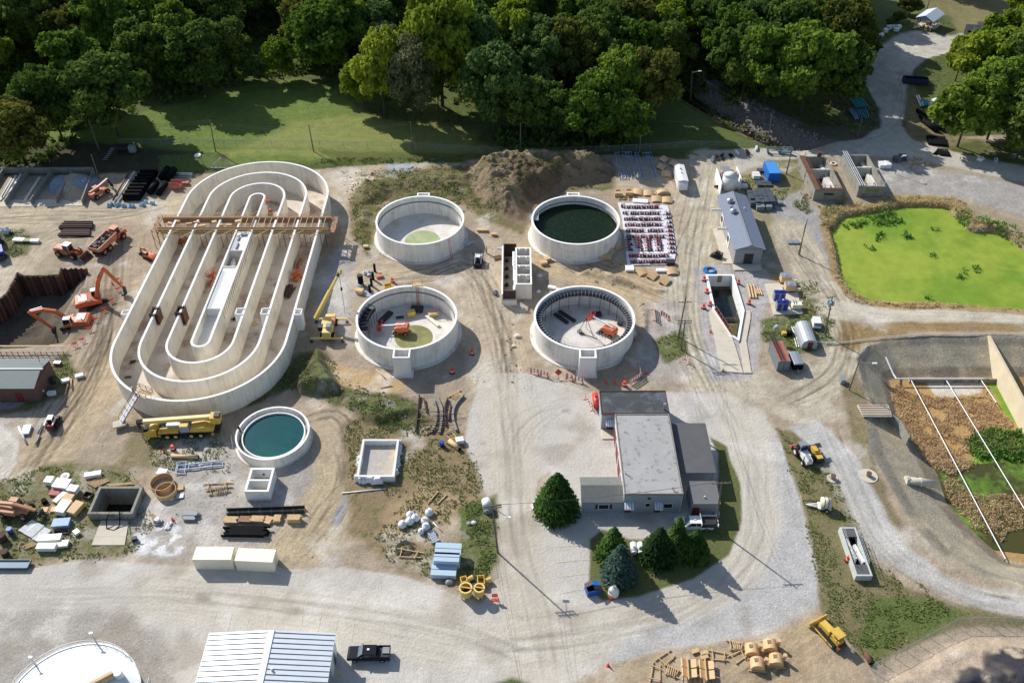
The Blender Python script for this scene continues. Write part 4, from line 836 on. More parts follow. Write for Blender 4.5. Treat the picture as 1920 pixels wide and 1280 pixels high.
excavator('excavator','large orange excavator with boom raised high at the edge of the pit',g(178,572,-.6),R(24),org,[(.8,1.9),(2.0,5.2),(3.6,7.6)],[(3.4,7.9),(4.6,5.2),(5.6,2.6)],(5.6,2.6,.3),z=-.7,s=1.15,trk=R(30),topm=wht,cabm=wht)
excavator('excavator','large orange excavator on the slope reaching its arm down into the pit',g(142,612,-1.2),R(186),org,[(.8,1.8),(2.6,3.9),(4.6,4.5),(7.0,4.1)],[(7.3,4.3),(6.0,2.4),(4.4,.0)],(4.4,.0,-.5),z=-1.3,s=1.1,trk=R(-10),topm=wht,cabm=wht)
excavator('mini_excavator','small orange excavator parked against the left wall of the racetrack basin',g(282,484),R(150),org,[(.8,1.6),(2.2,3.2),(3.6,3.0)],[(3.8,3.2),(4.4,2.2),(4.6,.9)],(4.6,1.1,.6),s=.62,cabm=orp,topm=org)
# wheel loader
def loader(label,xy,rz):
    t=T('wheel_loader',label,'loader',xy,rz)
    M().xz([(-3.9,.9),(-.3,.8),(-.3,1.6),(-1.4,2.25),(-3.7,2.1),(-4,1.7)],-.9,.9).o('engine_body',orp,t); M().box(-2.6,0,2.15,1.6,1.2,.1).o('engine_hood',orp,t)
    M().xz([(-.3,.7),(2.0,.7),(2.2,1.3),(.4,1.7),(-.3,1.6)],-.65,.65).o('front_frame',org,t)
    cabin(t,-.5,0,1.6,1.6,1.5,1.7,wht,glass); M().box(-.5,0,3.2,1.7,1.6,.08).o('roof',wht,t)
    for x in (-2.6,1.2):
        for y in (-1.15,1.15): wheel(t,x,y,.82,.6,orp)
    for y in (-.5,.5): arm(t,'lift_arm',[(.6,1.8),(2.2,1.7),(3.3,.7)],.2,org,y,.45,.3)
    M().xz([(3.1,.15),(4.5,.1),(4.6,.2),(3.3,.3),(3.3,1.3),(3.1,1.3)],-1.5,1.5).o('bucket',rust,t); each(M().xz([(3.1,.15),(4.5,.12),(3.2,1.35)],-1.56,-1.48).xz([(3.1,.15),(4.5,.12),(3.2,1.35)],1.48,1.56),'bucket_side',gry,t)
    for y in (-.6,.6): M().box(-2,y*1.7,1.35,2.4,.5,.12).o('fender',org,t)
    return t
loader('orange wheel loader with a white cab, bucket lowered toward the pit',g(136,480),R(-18))
def dumper(label,xy,rz):
    t=T('dump_truck',label,'dump truck',xy,rz)
    M().box(-1.6,0,.9,6.6,1.1,.5).o('chassis',dk,t); M().xz([(2.4,.9),(5.3,.9),(5.2,1.7),(4.6,2.1),(2.4,2.2)],-1.15,1.15).o('bonnet',org,t)
    cabin(t,2.9,.1,1.9,1.6,1.5,1.6,orp,glass); M().box(2.9,.1,3.4,1.8,1.7,.1).o('roof',orp,t); M().box(4.0,0,2.1,1.2,1.5,.12).o('hood_grille',dk,t)
    b=M(); b.xz([(-4.6,1.9),(-4.2,1.55),(1.3,1.5),(1.9,3.1),(1.3,3.1),(-4.9,2.7)],-1.45,-1.3).xz([(-4.6,1.9),(-4.2,1.55),(1.3,1.5),(1.9,3.1),(1.3,3.1),(-4.9,2.7)],1.3,1.45).xz([(-4.6,1.9),(-4.2,1.55),(1.3,1.5),(1.35,1.65),(-4.2,1.7),(-4.6,2.0)],-1.3,1.3).xz([(1.25,1.5),(1.4,1.5),(1.9,3.1),(1.75,3.1)],-1.3,1.3).box(-4.75,0,1.75,.12,2.8,.85)
    d=b.o('dump_body',orp,t)
    q=M(); random.seed(5)
    for i in range(26): q.box(random.uniform(-4,1),random.uniform(-1,1),1.6,random.uniform(.7,1.6),random.uniform(.6,1.2),random.uniform(.7,1.25),random.random()*3,.5,.5)
    o=q.o('soil_load',mat('grey_soil_load',(112,110,108),.95,.25,3,bump=.1),d); o['kind']='stuff'
    for x in (3.6,-1.4,-3.2):
        for y in (-1.2,1.2): wheel(t,x,y,.85,.65,orp)
    return t
dumper('orange articulated dump truck loaded with dark soil, parked by the dirt road',g(206,462),R(71))
def telehandler(name,label,xy,rz,m,mm=None,boomup=.05,s=1):
    t=T(name,label,'telehandler',xy,rz); t.scale=(s,)*3
    M().xz([(-2.8,.7),(2.0,.7),(2.2,1.1),(1.2,1.35),(-2.6,1.5)],-.85,.85).o('chassis',m,t); cabin(t,-.2,.75,1.0,1.5,.8,1.5,m,glass); M().box(-.6,-.9,.8,2.2,.6,.85).o('engine_pod',m,t)
    arm(t,'boom',[(-2.7,2.1),(0,2.2),(3.4,1.9+boomup*20)],.42,mm or m,0,.5,.4); arm(t,'boom_head',[(3.3,1.9+boomup*20),(3.9,1.2),(3.95,.5)],.5,dk,0,.3,.3)
    M().box(4.0,0,.3,.12,1.3,1.0).o('fork_carriage',dk,t); each(M().box(4.6,-.4,.3,1.2,.12,.06).box(4.6,.4,.3,1.2,.12,.06),'fork',dk,t)
    for x in (-1.8,1.7):
        for y in (-1.05,1.05): wheel(t,x,y,.65,.45,m)
    return t
telehandler('telehandler','faded orange telehandler parked beside the stone bins',g(188,366),R(62),orp)
telehandler('telehandler','weathered orange telehandler at the left edge beside white crates',g(34,962),R(-8),mat('weathered_orange',(190,140,104),.6,.15,1.5),boomup=-.03,s=1.1)
# cranes
def outrigger(t,x,y0,y1,m):
    b=M().box(x,(y0+y1)/2,.75,.3,abs(y1-y0),.3).o('outrigger',m,t); s=1 if y1>0 else -1
    each(M().cyl((x,s*(abs(y1)-.1),.1),(x,s*(abs(y1)-.1),.9),.1,n=8).cyl((x,-s*(abs(y0)-.1) if False else s*(abs(y1)-.1),0),(x,s*(abs(y1)-.1),.12),.4,n=10),'outrigger_foot',dk,b)
cr=T('rough_terrain_crane','pale yellow mobile crane with boom raised and outriggers out, right of the racetrack basin','crane',g(618,622),R(90))
M().box(0,0,.9,6.6,1.7,.6).xz([(2.2,1.5),(3.4,1.5),(3.4,2.0),(2.2,2.3)],-1.0,1.0).o('chassis',ylc,cr); M().box(1.6,-.75,1.5,2.4,.8,.7).o('counter_deck',orp,cr); M().box(-2.4,0,1.5,1.6,1.6,1.0).o('engine_cover',ylc,cr)
for x in (-2.1,2.2):
    for y in (-1.15,1.15): wheel(cr,x,y,.75,.55,ylc)
for x in (-3.1,3.1):
    for s in (1,-1): outrigger(cr,x,0,3.3*s,ylc)
M().cyl((0,0,1.5),(0,0,1.8),1.0,n=16).box(-.2,.3,1.8,3.0,2.0,.8).o('turntable',ylc,cr); M().box(-1.2,1.4,1.7,1.2,.9,1.0).o('winch_drum',dk,cr); cabin(cr,-1.6,-.4,1.9,1.4,.9,1.4,gry,glb)
ba=g(596,611); 
cl=lambda x,y:((y-cr.location.y),-(x-cr.location.x))
bx,by=cl(*g(594,612)); tipw=g(648,592); tx,ty=cl(*tipw)
b0=np.array((bx,by,2.2)); tp=np.array((tx,ty,11.2)); dd=tp-b0
M().cyl(b0,b0+dd*.62,.46,.46,n=4).o('boom',ylw,cr); M().cyl(b0+dd*.55,b0+dd*.93,.34,.32,n=4).o('boom_section',ylw,cr); M().cyl(b0+dd*.92,tp,.30,.34,n=4).o('boom_head',dk,cr)
M().cyl(tp-(.1,.3,.1),tp+(.9*dd/np.linalg.norm(dd)),.34,n=6).o('sheave_head',ylw,cr); M().cyl(b0+dd*.05-(0,0,.5),b0+dd*.33-(0,0,.25),.16,n=8).o('lift_ram',stl,cr)
M().cyl((tx,ty,10.8),(tx,ty,7.4),.05,n=4).o('hoist_rope',dk,cr); M().box(tx,ty,6.8,.35,.35,.7).o('hook_block',dk,cr); M().cyl((tx,ty,6.9),(tx,ty,.6),.04,n=4).o('sling',dk,cr)
ac=T('truck_crane','long yellow four-axle truck crane travelling with its boom folded flat, below the racetrack basin','crane',g(352,812),R(3.5))
M().box(0,0,.9,12.4,2.2,.45).o('chassis',dk,ac); M().xz([(-7.3,.7),(-5.0,.7),(-5.0,2.4),(-5.4,2.5),(-7.2,1.9)],-1.3,1.3).o('cab',ylb,ac); M().xz([(-7.25,1.4),(-7.35,1.4),(-7.2,1.9),(-6.4,2.15),(-6.4,2.22),(-7.3,1.95)],-1.15,1.15).o('windscreen',glass,ac)
M().box(-2.9,-.7,1.35,3.6,1.1,.5).o('engine_deck',ylb,ac); M().box(-2.2,.5,1.35,2.4,1.1,.9).o('white_tank',wht,ac); M().xz([(1.0,1.4),(5.2,1.4),(5.3,2.2),(3.5,2.6),(1.2,2.4)],-1.2,.6).o('superstructure',ylb,ac)
cabin(ac,.2,-.85,1.6,1.7,1.0,1.6,ylb,glb); M().cyl((-7.4,.3,3.2),(5.2,.55,3.5),.50,n=4).o('boom',ylc,ac); M().box(5.6,.5,2.4,1.7,1.7,1.5).o('counterweight',ylb,ac); M().box(6.0,.4,3.6,1.0,1.1,.6).o('winch_drum',dk,ac)
M().cyl((-8.4,.3,3.1),(-7.3,.3,3.2),.55,n=6).o('boom_head',dk,ac); M().bar((-8.3,.3,3),(-8.2,.3,1.6),.35).o('hook_block',dk,ac)
for x in (-3.2,-1.7,1.1,2.8):
    for y in (-1.2,1.2): wheel(ac,x,y,.66,.5,ylc)
for x in (-4.6,4.9): M().box(x,0,.6,.4,2.6,.5).o('outrigger',ylb,ac)
# boom lifts inside the tanks, scissor lifts in the channels
def boomlift(label,xy,rz,L_,zt):
    t=T('boom_lift',label,'boom lift',xy,rz,z=.15)
    M().box(0,0,.5,2.4,1.6,.4).o('chassis',org,t); M().xz([(-1.7,.95),(1.2,.95),(1.2,1.6),(.6,1.95),(-1.4,2.0),(-1.8,1.5)],-.95,.95).o('turntable',org,t); M().box(-.9,0,1.98,1.2,1.5,.12).o('hood',orp,t)
    for x in (-1.1,1.1):
        for y in (-.95,.95): wheel(t,x,y,.45,.35,gry)
    M().cyl((-1.0,0,2.2),(L_,0,zt),.2,.16,n=4).o('boom',wht,t); b=M()
    for z in (0,.55,1.1):
        for s in (-1,1): b.box(L_+.5,s*1.1,zt-.6+z,.9,.05,.06).box(L_+.5+s*.45,0,zt-.6+z,.05,2.2,.06)
    for a in (-1,1):
        for s in (-1,0,1): b.box(L_+.5+a*.45,s*1.1,zt-.6,.05,.05,1.15)
    b.box(L_+.5,0,zt-.65,.9,2.2,.06); b.o('basket',redm,t); M().box(L_+.2,0,zt-.2,.3,.5,.4).o('control_box',redm,t)
boomlift('orange boom lift on the puddle inside the lower left tank, basket turned left',g(752,624),R(176),3.8,1.6)
boomlift('orange boom lift inside the tank with the ring of trough forms',g(1140,627),R(141),4.0,2.6)
def scissor(label,xy,rz,z,h):
    t=T('scissor_lift',label,'scissor lift',xy,rz,z=z); M().box(0,0,.25,2.4,1.2,.5).o('chassis',org,t)
    each(M().bar((-1,0,.7),(1,0,h),.12).bar((1,0,.7),(-1,0,h),.12),'scissor_arm',dk,t); M().box(0,0,h,2.4,1.2,.1).o('platform',org,t); b=M()
    for s in (-1,1): 
        for q in (.5,1.0): b.box(0,s*.6,h+q,2.4,.06,.06).box(s*1.2,0,h+q,.06,1.2,.06)
        for k in range(4): b.box(-1.2+.8*k,s*.6,h,.05,.05,1.05)
    b.o('guard_rail',redm,t)
    for x in (-.8,.8):
        for y in (-.55,.55): wheel(t,x,y,.28,.2,gry)
scissor('red scissor lift under the bridge formwork in the leftmost channel',g(345,455,0),R(20),.1,3.0)
scissor('red scissor lift behind the bridge formwork next to the central loop',g(502,401,0),R(85),.1,3.2)
scissor('red scissor lift between the centre deck and the third channel',g(402,531,0),R(62),.1,2.2)
scissor('red scissor lift beside the orange form stack in the rightmost channel',g(557,524,0),R(60),.1,1.6)
# pickups
def pickup(name,label,xy,rz,m,bedm,flat=False):
    t=T(name,label,'pickup truck',xy,rz)
    M().xz([(-3.1,.5),(3.0,.5),(3.15,.7),(3.1,1.05),(2.8,1.2),(1.5,1.28),(-3.1,1.25)],-.98,.98).o('body',m,t)
    c=M(); P=[(1.55,1.25,.92),(.75,1.92,.78),(-1.15,1.95,.78),(-1.35,1.25,.92)]
    c.add([(x,-y,z) for x,z,y in P]+[(x,y,z) for x,z,y in P],[(0,1,2,3),(7,6,5,4),(0,4,5,1),(1,5,6,2),(2,6,7,3),(3,7,4,0)]); c.o('cab',m,t)
    M().add([(1.53,-.84,1.30),(.82,-.72,1.88),(.82,.72,1.88),(1.53,.84,1.30)],[(3,2,1,0),(0,1,2,3)]).o('windscreen',glb,t).location=(.02,0,.02)
    w_=M()
    for s in (-1,1):
        w_.add([(1.2,s*.93,1.33),(.75,s*.83,1.82),(-.15,s*.83,1.84),(-.15,s*.93,1.33)],[(0,1,2,3),(3,2,1,0)]).add([(-.25,s*.93,1.33),(-.25,s*.83,1.84),(-1.05,s*.83,1.84),(-1.15,s*.93,1.33)],[(0,1,2,3),(3,2,1,0)])
    each(w_,'side_window',glass,t)
    M().box(.0,0,1.95,.35,.3,.08).o('roof_light',wht,t)
    if not flat:
        M().box(-2.2,0,1.24,1.65,1.6,.02).o('bed_floor',bedm,t); b=M().box(-2.2,.92,1.2,1.8,.12,.28).box(-2.2,-.92,1.2,1.8,.12,.28).box(-3.06,0,1.0,.1,1.9,.5).box(-1.4,0,1.2,.1,1.7,.25); b.o('bed_side',m,t); M().box(-2.5,-.2,1.26,1.0,1.0,.18).o('cargo',gry,t)
    else:
        M().box(-2.35,0,1.25,2.9,2.3,.1).o('bed_floor',bedm,t); M().box(-3.75,0,1.3,.12,2.3,.55).box(-2.35,-1.1,1.3,2.7,.1,.35).box(-1.0,0,1.3,.1,2.3,.8).o('bed_side',m,t); M().cyl((-3.4,.9,1.7),(-1.2,.9,1.7),.22,n=8).o('hose_reel',dk,t)
    for x in (-2.0,2.0):
        for y in (-.9,.9): wheel(t,x,y,.4,.27,stl)
    each(M().box(3.1,-.7,.8,.08,.3,.18).box(3.1,.7,.8,.08,.3,.18),'headlight',wht,t); each(M().box(.95,1.1,1.35,.12,.25,.2).box(.95,-1.1,1.35,.12,.25,.2),'mirror',dk,t)
    return t
bp=mat('black_car_paint',(30,34,42),.22,.03,1,metal=.3)
pickup('pickup_truck','black crew-cab pickup parked beside the ribbed metal-roofed building',g(693,1230),R(180),bp,dk)
pickup('pickup_truck','white flatbed work truck in the shade behind the spruces',g(1300,987),R(180),wht,dk,True)
def skid(name,label,xy,rz,m,m2,bk=dk):
    t=T(name,label,'skid steer',xy,rz); M().xz([(-1.5,.35),(1.0,.35),(1.1,.9),(-.3,1.1),(-1.5,1.35)],-.6,.6).o('body',m2,t); cabin(t,.1,0,.9,1.4,.95,1.2,m,glass)
    for y in (-.8,.8): track(t,-1.1,1.1,y,.4,.7)
    for y in (-.72,.72): arm(t,'lift_arm',[(-1.5,1.5),(.4,1.5),(1.5,.6)],.14,m,y,.28,.2)
    M().xz([(1.5,.1),(2.3,.08),(1.7,.25),(1.65,.85),(1.5,.85)],-.95,.95).o('bucket',bk,t); return t
skid('skid_steer','white compact track loader parked between the two upper tanks',g(897,493),R(-94),wht,dk)
skid('skid_steer','red and white compact track loader on the dirt below the brick building',g(100,797),R(95),wht,red)
t=skid('skid_steer','dark mini loader beside the grey roofed building, bucket toward the road',g(1345,482),R(150),dk,dk); t.scale=(.75,)*3
# tractor, roller, bulldozer
t=T('tractor','white and grey tractor with a rust-red front bucket on the grass strip','tractor',g(1501,852),R(103))
M().xz([(-2.0,.8),(-.2,.8),(-.2,1.7),(-1.9,1.75)],-.7,.7).o('rear_body',wht,t); M().xz([(-3.1,.8),(-1.2,.8),(-1.2,1.8),(-3.0,1.55)],-.55,.55).o('hood',wht,t); M().box(-2.2,0,1.62,1.4,.5,.2).o('hood_vent',gry,t); cabin(t,.2,0,1.0,1.5,1.4,1.7,gry,glass)
for y in (-.95,.95): wheel(t,.2,y,.8,.5,wht); wheel(t,-2.3,y*.9,.5,.35,wht)
M().box(.2,0,2.68,1.1,1.1,.1).o('roof',gry,t)
M().xz([(1.6,.1),(2.4,.1),(2.45,.2),(1.75,.3),(1.7,.95),(1.55,.95)],-1.1,1.1).o('bucket',contr,t)
for y in (-.8,.8): arm(t,'lift_arm',[(-.6,1.3),(.8,1.2),(1.6,.6)],.15,contr,y,.25,.2)
t=T('roller','yellow ride-on roller next to the white tractor','roller',g(1528,853),R(100))
M().box(.2,0,.6,1.8,1.2,.8).o('body',ylb,t); M().box(-1.3,0,.6,1.0,1.1,.55).o('rear_frame',ylb,t); M().cyl((1.35,-.75,.55),(1.35,.75,.55),.55,n=16).o('drum',dk,t); M().cyl((-1.5,-.75,.55),(-1.5,.75,.55),.55,n=16).o('rear_drum',dk,t)
M().box(.6,-.5,1.85,1.0,.9,.08).o('canopy',dk,t); each(M().box(.2,-.9,1.0,.05,.05,.9).box(1.0,-.1,1.0,.05,.05,.9).box(1.0,-.9,1.0,.05,.05,.9),'canopy_post',dk,t); M().box(.1,.2,1.4,1.0,.8,.25).o('seat_housing',ylb,t)
t=T('bulldozer','yellow bulldozer with a wide blade at the end of the gravel road','bulldozer',g(1556,1195),R(118))
for y in (-.85,.85): track(t,-2.0,2.0,y,.5,.9,ylw)
M().xz([(0,.6),(2.1,.6),(2.1,1.55),(.1,1.75)],-.55,.55).o('hood',ylb,t); M().box(-1.1,0,.6,1.6,1.2,1.0).o('body',ylb,t); M().box(-.9,-.0,2.55,1.7,1.5,.1).o('canopy',ylb,t)
each(M().box(-.2,.65,1.5,.08,.08,1.1).box(-.2,-.65,1.5,.08,.08,1.1).box(-1.6,.65,1.5,.08,.08,1.1).box(-1.6,-.65,1.5,.08,.08,1.1),'canopy_post',dk,t); M().box(-.9,0,1.6,.6,.6,.5).o('seat',dk,t)
M().xz([(2.7,.1),(2.9,.05),(2.8,.5),(2.9,1.1),(2.75,1.1),(2.6,.5)],-1.7,1.7).o('blade',ylw,t)
for y in (-1.15,1.15): arm(t,'push_arm',[(-.4,.5),(2.7,.45)],.15,ylb,y,.25,.2)
M().box(-2.2,0,.5,.5,1.8,.4).o('ripper',rust,t)
# water-tank trailer
t=T('water_trailer','white water-tank trailer with a drawbar on the grass strip','trailer',g(1548,952),R(172))
M().cyl((-.55,0,1.35),(1.0-.0,0,1.35),.95,n=18).o('tank',mat('cream_tank',(224,214,190),.5,.05,2),t,True); each(M().cyl((-.1,0,1.35),(0,0,1.35),.98,n=18).cyl((.55,0,1.35),(.65,0,1.35),.98,n=18),'strap',dk,t); 
each(M().bar((-.6,.8,.5),(3.4,.0,.45),.14).bar((-.6,-.8,.5),(3.4,0,.45),.14).box(.3,0,.42,2.2,1.5,.12),'frame',wht,t); M().bar((1.2,0,.5),(3.4,0,.45),.1).o('drawbar',wht,t)
for y in (-.95,.95): wheel(t,0,y,.38,.25,wht)
# people: worker on the stair head and two on the ground
def person(label,xy,z,rz,vest,trous,hat,pose=0):
    t=T('person',label,'person',xy,rz,z=z)
    P=[(0,0,.95),(0,0,1.2),(0,.0,1.42),(0,0,1.52),(0,0,1.62),(.02,0,1.74), (0,.1,.9),(.05+.12*pose,.11,.5),(-.02,.11,.06),(.12,.12,.03), (0,-.1,.9),(.05-.1*pose,-.11,.5),(-.08,-.11,.06),(.06,-.12,.03),
       (0,.2,1.42),(.02+.1*pose,.26,1.15),(.16,.24,.93),(.22,.23,.86), (0,-.2,1.42),(.02,-.26,1.15),(.14,-.24,.93),(.2,-.23,.86)]
    E=[(0,1),(1,2),(2,3),(3,4),(4,5),(0,6),(6,7),(7,8),(8,9),(0,10),(10,11),(11,12),(12,13),(2,14),(14,15),(15,16),(16,17),(2,18),(18,19),(19,20),(20,21)]
    rad=[.15,.15,.17,.07,.10,.09,.11,.08,.06,.05,.11,.08,.06,.05,.08,.055,.045,.04,.08,.055,.045,.04]
    me=bpy.data.meshes.new('body'); me.from_pydata(P,E,[]); o=bpy.data.objects.new('body',me); COL.objects.link(o); o.parent=t; me.materials.append(vest)
    md=o.modifiers.new('skin','SKIN'); 
    if not me.skin_vertices: 
        bm=__import__('bmesh').new(); bm.from_mesh(me); bm.verts.layers.skin.verify(); bm.to_mesh(me); bm.free()
    for i,sv in enumerate(me.skin_vertices[0].data): sv.radius=(rad[i],rad[i]); sv.use_root=(i==0)
    o.modifiers.new('sub','SUBSURF').levels=1
    tr=M()
    for s,kx in ((1,1),(-1,-1)): tr.cyl((0,s*.09,.98),(.05+.11*pose*kx,s*.11,.52),.135,.1,n=8).cyl((.05+.11*pose*kx,s*.11,.52),(-.03,s*.11,.12),.1,.075,n=8)
    tr.o('trousers',trous,t); M().cyl((0,0,1.72),(0,0,1.84),.16,.10,n=10).cyl((.02,0,1.70),(.04,0,1.73),.19,.18,n=10).o('hard_hat',hat,t); M().cyl((.01,0,1.56),(.02,0,1.72),.095,.105,n=10).o('head',mat('skin_tone',(190,140,110),.6,.05,2),t)
    return t
skinv=mat('work_shirt_maroon',(120,40,56),.8,.1,4); hv=mat('hi_vis_orange',(232,92,40),.7,.1,4); jn=mat('denim',(52,62,88),.8,.1,4); tanj=mat('tan_jacket',(150,128,100),.8,.1,4)
person('person in a dark red shirt and white hard hat at the top of the stair',g(252.5,741,3.9),4.2,R(60),skinv,jn,wht)
person('person in a tan jacket walking beside the small track loader',g(912,474),0,R(200),tanj,dk,mat('tan_hat',(190,160,120),.6,0),.8)
# ------------------------------------------------------------- buildings
def window(par,x,y,z,w,h,ax='y',s=-1,fm=wht,gm=glass,d=.06,name='window'):
    if ax=='y': f=M().box(x,y+s*d/2,z,w+.2,d,h+.2).o(name,fm,par); M().box(x,y+s*(d+.012),z+.1,w,.03,h).o('pane',gm,f)
    else: f=M().box(x+s*d/2,y,z,d,w+.2,h+.2).o(name,fm,par); M().box(x+s*(d+.012),y,z+.1,.03,w,h).o('pane',gm,f)
    return f
def gable(par,x0,x1,y0,y1,ze,zr,m,along='y',ov=.35,th=.12,wm=None,name='roof_panel'):
    "two roof slopes; along = ridge direction"
    if along=='y':
        xm=(x0+x1)/2
        for s,xe in ((-1,x0-ov),(1,x1+ov)):
            M().add([(xe,y0-ov,ze),(xm,y0-ov,zr),(xm,y1+ov,zr),(xe,y1+ov,ze),(xe,y0-ov,ze+th),(xm,y0-ov,zr+th),(xm,y1+ov,zr+th),(xe,y1+ov,ze+th)],[(0,1,2,3),(7,6,5,4),(0,4,5,1),(1,5,6,2),(2,6,7,3),(3,7,4,0)]).o(name,m,par)
        if wm:
            for y in (y0,y1): M().add([(x0,y,ze-.1),(x1,y,ze-.1),(xm,y,zr-.02),(x0,y+(.2 if y==y0 else -.2),ze-.1),(x1,y+(.2 if y==y0 else -.2),ze-.1),(xm,y+(.2 if y==y0 else -.2),zr-.02)],[(0,1,2),(5,4,3),(0,3,4,1),(1,4,5,2),(2,5,3,0)]).o('gable_wall',wm,par)
    else:
        ym=(y0+y1)/2
        for s,ye in ((-1,y0-ov),(1,y1+ov)):
            M().add([(x0-ov,ye,ze),(x1+ov,ye,ze),(x1+ov,ym,zr),(x0-ov,ym,zr),(x0-ov,ye,ze+th),(x1+ov,ye,ze+th),(x1+ov,ym,zr+th),(x0-ov,ym,zr+th)],[(0,1,2,3),(7,6,5,4),(0,4,5,1),(1,5,6,2),(2,6,7,3),(3,7,4,0)]).o(name,m,par)
        if wm:
            for x,q in ((x0,.2),(x1,-.2)): M().add([(x,y0,ze-.1),(x,y1,ze-.1),(x,ym,zr-.02),(x+q,y0,ze-.1),(x+q,y1,ze-.1),(x+q,ym,zr-.02)],[(0,1,2),(5,4,3),(0,3,4,1),(1,4,5,2),(2,5,3,0)]).o('gable_wall',wm,par)
def fascia(x0,x1,y0,y1,z,h,m,par,t=.12): walls(M(),x0,x1,y0,y1,z,z+h,t).o('fascia',m,par)
# main shop building
mb_=T('shop_building','large flat-roofed shop building with dark carport roofs, in the middle of the paved yard','building',(0,0))
M().box(22.3,118.55,0,12.0,5.6,4.15).o('north_wing_wall',sid,mb_); M().box(22.3,118.5,4.15,12.1,5.6,.14).o('north_roof',roofblk,mb_); fascia(16.15,28.5,115.6,121.4,4.0,.45,mat('fascia_brown',(96,84,80),.6,.1,2),mb_)
M().box(17.3,115.2,4.2,2.2,.1,.1).o('trim',red,mb_); M().box(17.6,114.4,0,2.4,2.4,.2).o('porch_slab',concpad,mb_)
M().box(23.35,105.7,0,9.6,18.2,4.75).o('main_wall',sid,mb_); M().box(23.35,105.7,4.75,9.3,18.1,.1).o('main_roof',rooflt,mb_); fascia(18.5,28.2,96.5,114.85,4.6,.38,mat('roof_edge',(150,140,136),.6,.1,2),mb_,.14)
M().box(18.55,105.7,3.9,.06,18,.8).o('eave_band',wht,mb_)
for y in (112.2,108.4,104.6,100.8): window(mb_,18.55,y,.1,2.6,3.1,'x',-1,wht,red,.05,'garage_door')
M().box(31.75,108.1,3.35,6.1,11.7,.16).o('carport_roof',roofdk,mb_)
for x,y in ((34.4,113.2),(34.4,108),(34.4,102.6),(29,102.6)): M().box(x,y,0,.25,.25,3.35).o('carport_post',gry,mb_)
M().box(32.1,98.2,0,4.5,4.6,3.0).o('annex_wall',blkw,mb_); M().box(32.15,98.3,3.0,4.7,4.9,.15).o('annex_roof',mat('annex_roof_grey',(112,112,112),.9,.1,1),mb_); M().cyl((32,97.2,3.1),(32,97.2,3.5),.12).o('roof_vent',wht,mb_)
M().box(15.1,99.1,0,6.8,5.0,2.75).o('office_wall',mat('grey_siding',(156,166,178),.7,.05,2,stripes=(2,.2,.1,.12)),mb_); gable(mb_,11.7,18.5,96.6,101.7,2.75,3.9,shing,'x',.2,.1,sid)
w_=window(mb_,15.3,96.6,.95,1.6,1.0); each(M().box(14.1,96.55,1.0,.4,.06,1.1).box(16.5,96.55,1.0,.4,.06,1.1),'shutter',red,mb_)
window(mb_,22.6,96.6,1.6,.7,.7); window(mb_,26.0,96.6,1.2,1.4,1.0)
awm=mat('striped_awning',(226,232,240),.5,.03,1,stripes=(0,.42,.3,.6))
for x,y,w in ((19.4,96.6,1.5),(24.3,96.6,1.4),(17.9,115.6,1.7)):
    P=[(0,0),(-.35,-.0),(-1.2,-.45),(-1.3,-.65),(-1.2,-.65),(-.3,-.15),(0,-.15)]; M().yz([(y+a,2.8+b) for a,b in P],x-w/2,x+w/2).o('awning',awm,mb_)
    f=M().box(x,y-.04,.1,1.0,.06,2.1).o('door',red,mb_); M().box(x+.38,y-.09,1.0,.08,.05,.12).o('handle',stl,f)
f=M().box(30.6,95.85,.1,1.1,.06,2.1).o('door',red,mb_); M().box(30.9,95.8,1.0,.08,.05,.12).o('handle',stl,f)
M().cyl((27.6,116.6,4.3),(27.6,116.6,5.6),.16).cyl((27.6,116.6,5.6),(27.6,116.6,5.85),.28).o('flue',stl,mb_); M().cyl((19,101,4.8),(19,101,5.7),.1).o('flue',wht,mb_); M().cyl((26.6,97.5,4.85),(26.5,97.4,5.6),.08).box(26.6,97.4,5.3,.8,.1,.08).o('roof_antenna',orp,mb_)
each(M().box(22.7,96.5,3.6,.4,.2,.25).box(12.7,99.8,3.55,.3,.3,.15).box(16.3,99.8,3.55,.3,.3,.15),'vent',dk,mb_); each(M().cyl((28.1,96.5,0),(28.1,96.5,4.5),.06,n=5).cyl((11.6,96.5,0),(11.6,96.5,2.7),.06,n=5),'downpipe',wht,mb_)
# blower building
bb=T('blower_building','long blue-grey metal-roofed building with white wall openings','building',(0,0))
M().box(53.05,177.6,0,6.1,21.6,4.3).o('wall',blkw,bb); gable(bb,50.0,56.1,166.8,188.4,4.3,5.5,roofb,'y',.5,.12,blkw); M().box(53.05,177.6,5.58,.5,22.6,.12).o('ridge_cap',gry,bb)
f=M().box(53.2,166.75,.1,2.0,.1,2.9).o('door',dk,bb); M().box(53.9,166.68,1.2,.1,.06,.2).o('handle',stl,f)
M().box(53,165.6,0,6.3,2.2,.25).o('step_slab',concpad,bb)
for y in (184.2,176.2):
    M().box(49.92,y-2.2,.4,.12,2.6,3.4).o('white_panel',wht,bb); M().cyl((49.95,y-2.2,2.2),(49.75,y-2.2,2.2),.7,n=14).o('louver',dk,bb); M().cyl((50,y,3.4),(47.4,y,3.4),.32,n=12).o('intake_pipe',wht,bb)
for y,sz in ((184.6,1.),(180.2,1.)):
    v=M().cyl((51.7,y,5.0),(51.7,y,6.0),.55*sz,n=14).o('roof_fan',stl,bb,True); M().cyl((51.7,y,6.0),(51.7,y,6.35),.75*sz,.35,n=14).o('fan_hood',stl,v)
M().cyl((51.6,182.2,5),(51.6,182.2,5.9),.35).o('roof_fan',stl,bb); M().cyl((54.6,182,5),(54.6,182,5.5),.15).o('vent',wht,bb)
M().box(48.9,174,0,2.2,14,.15).o('walk_slab',concpad,bb)
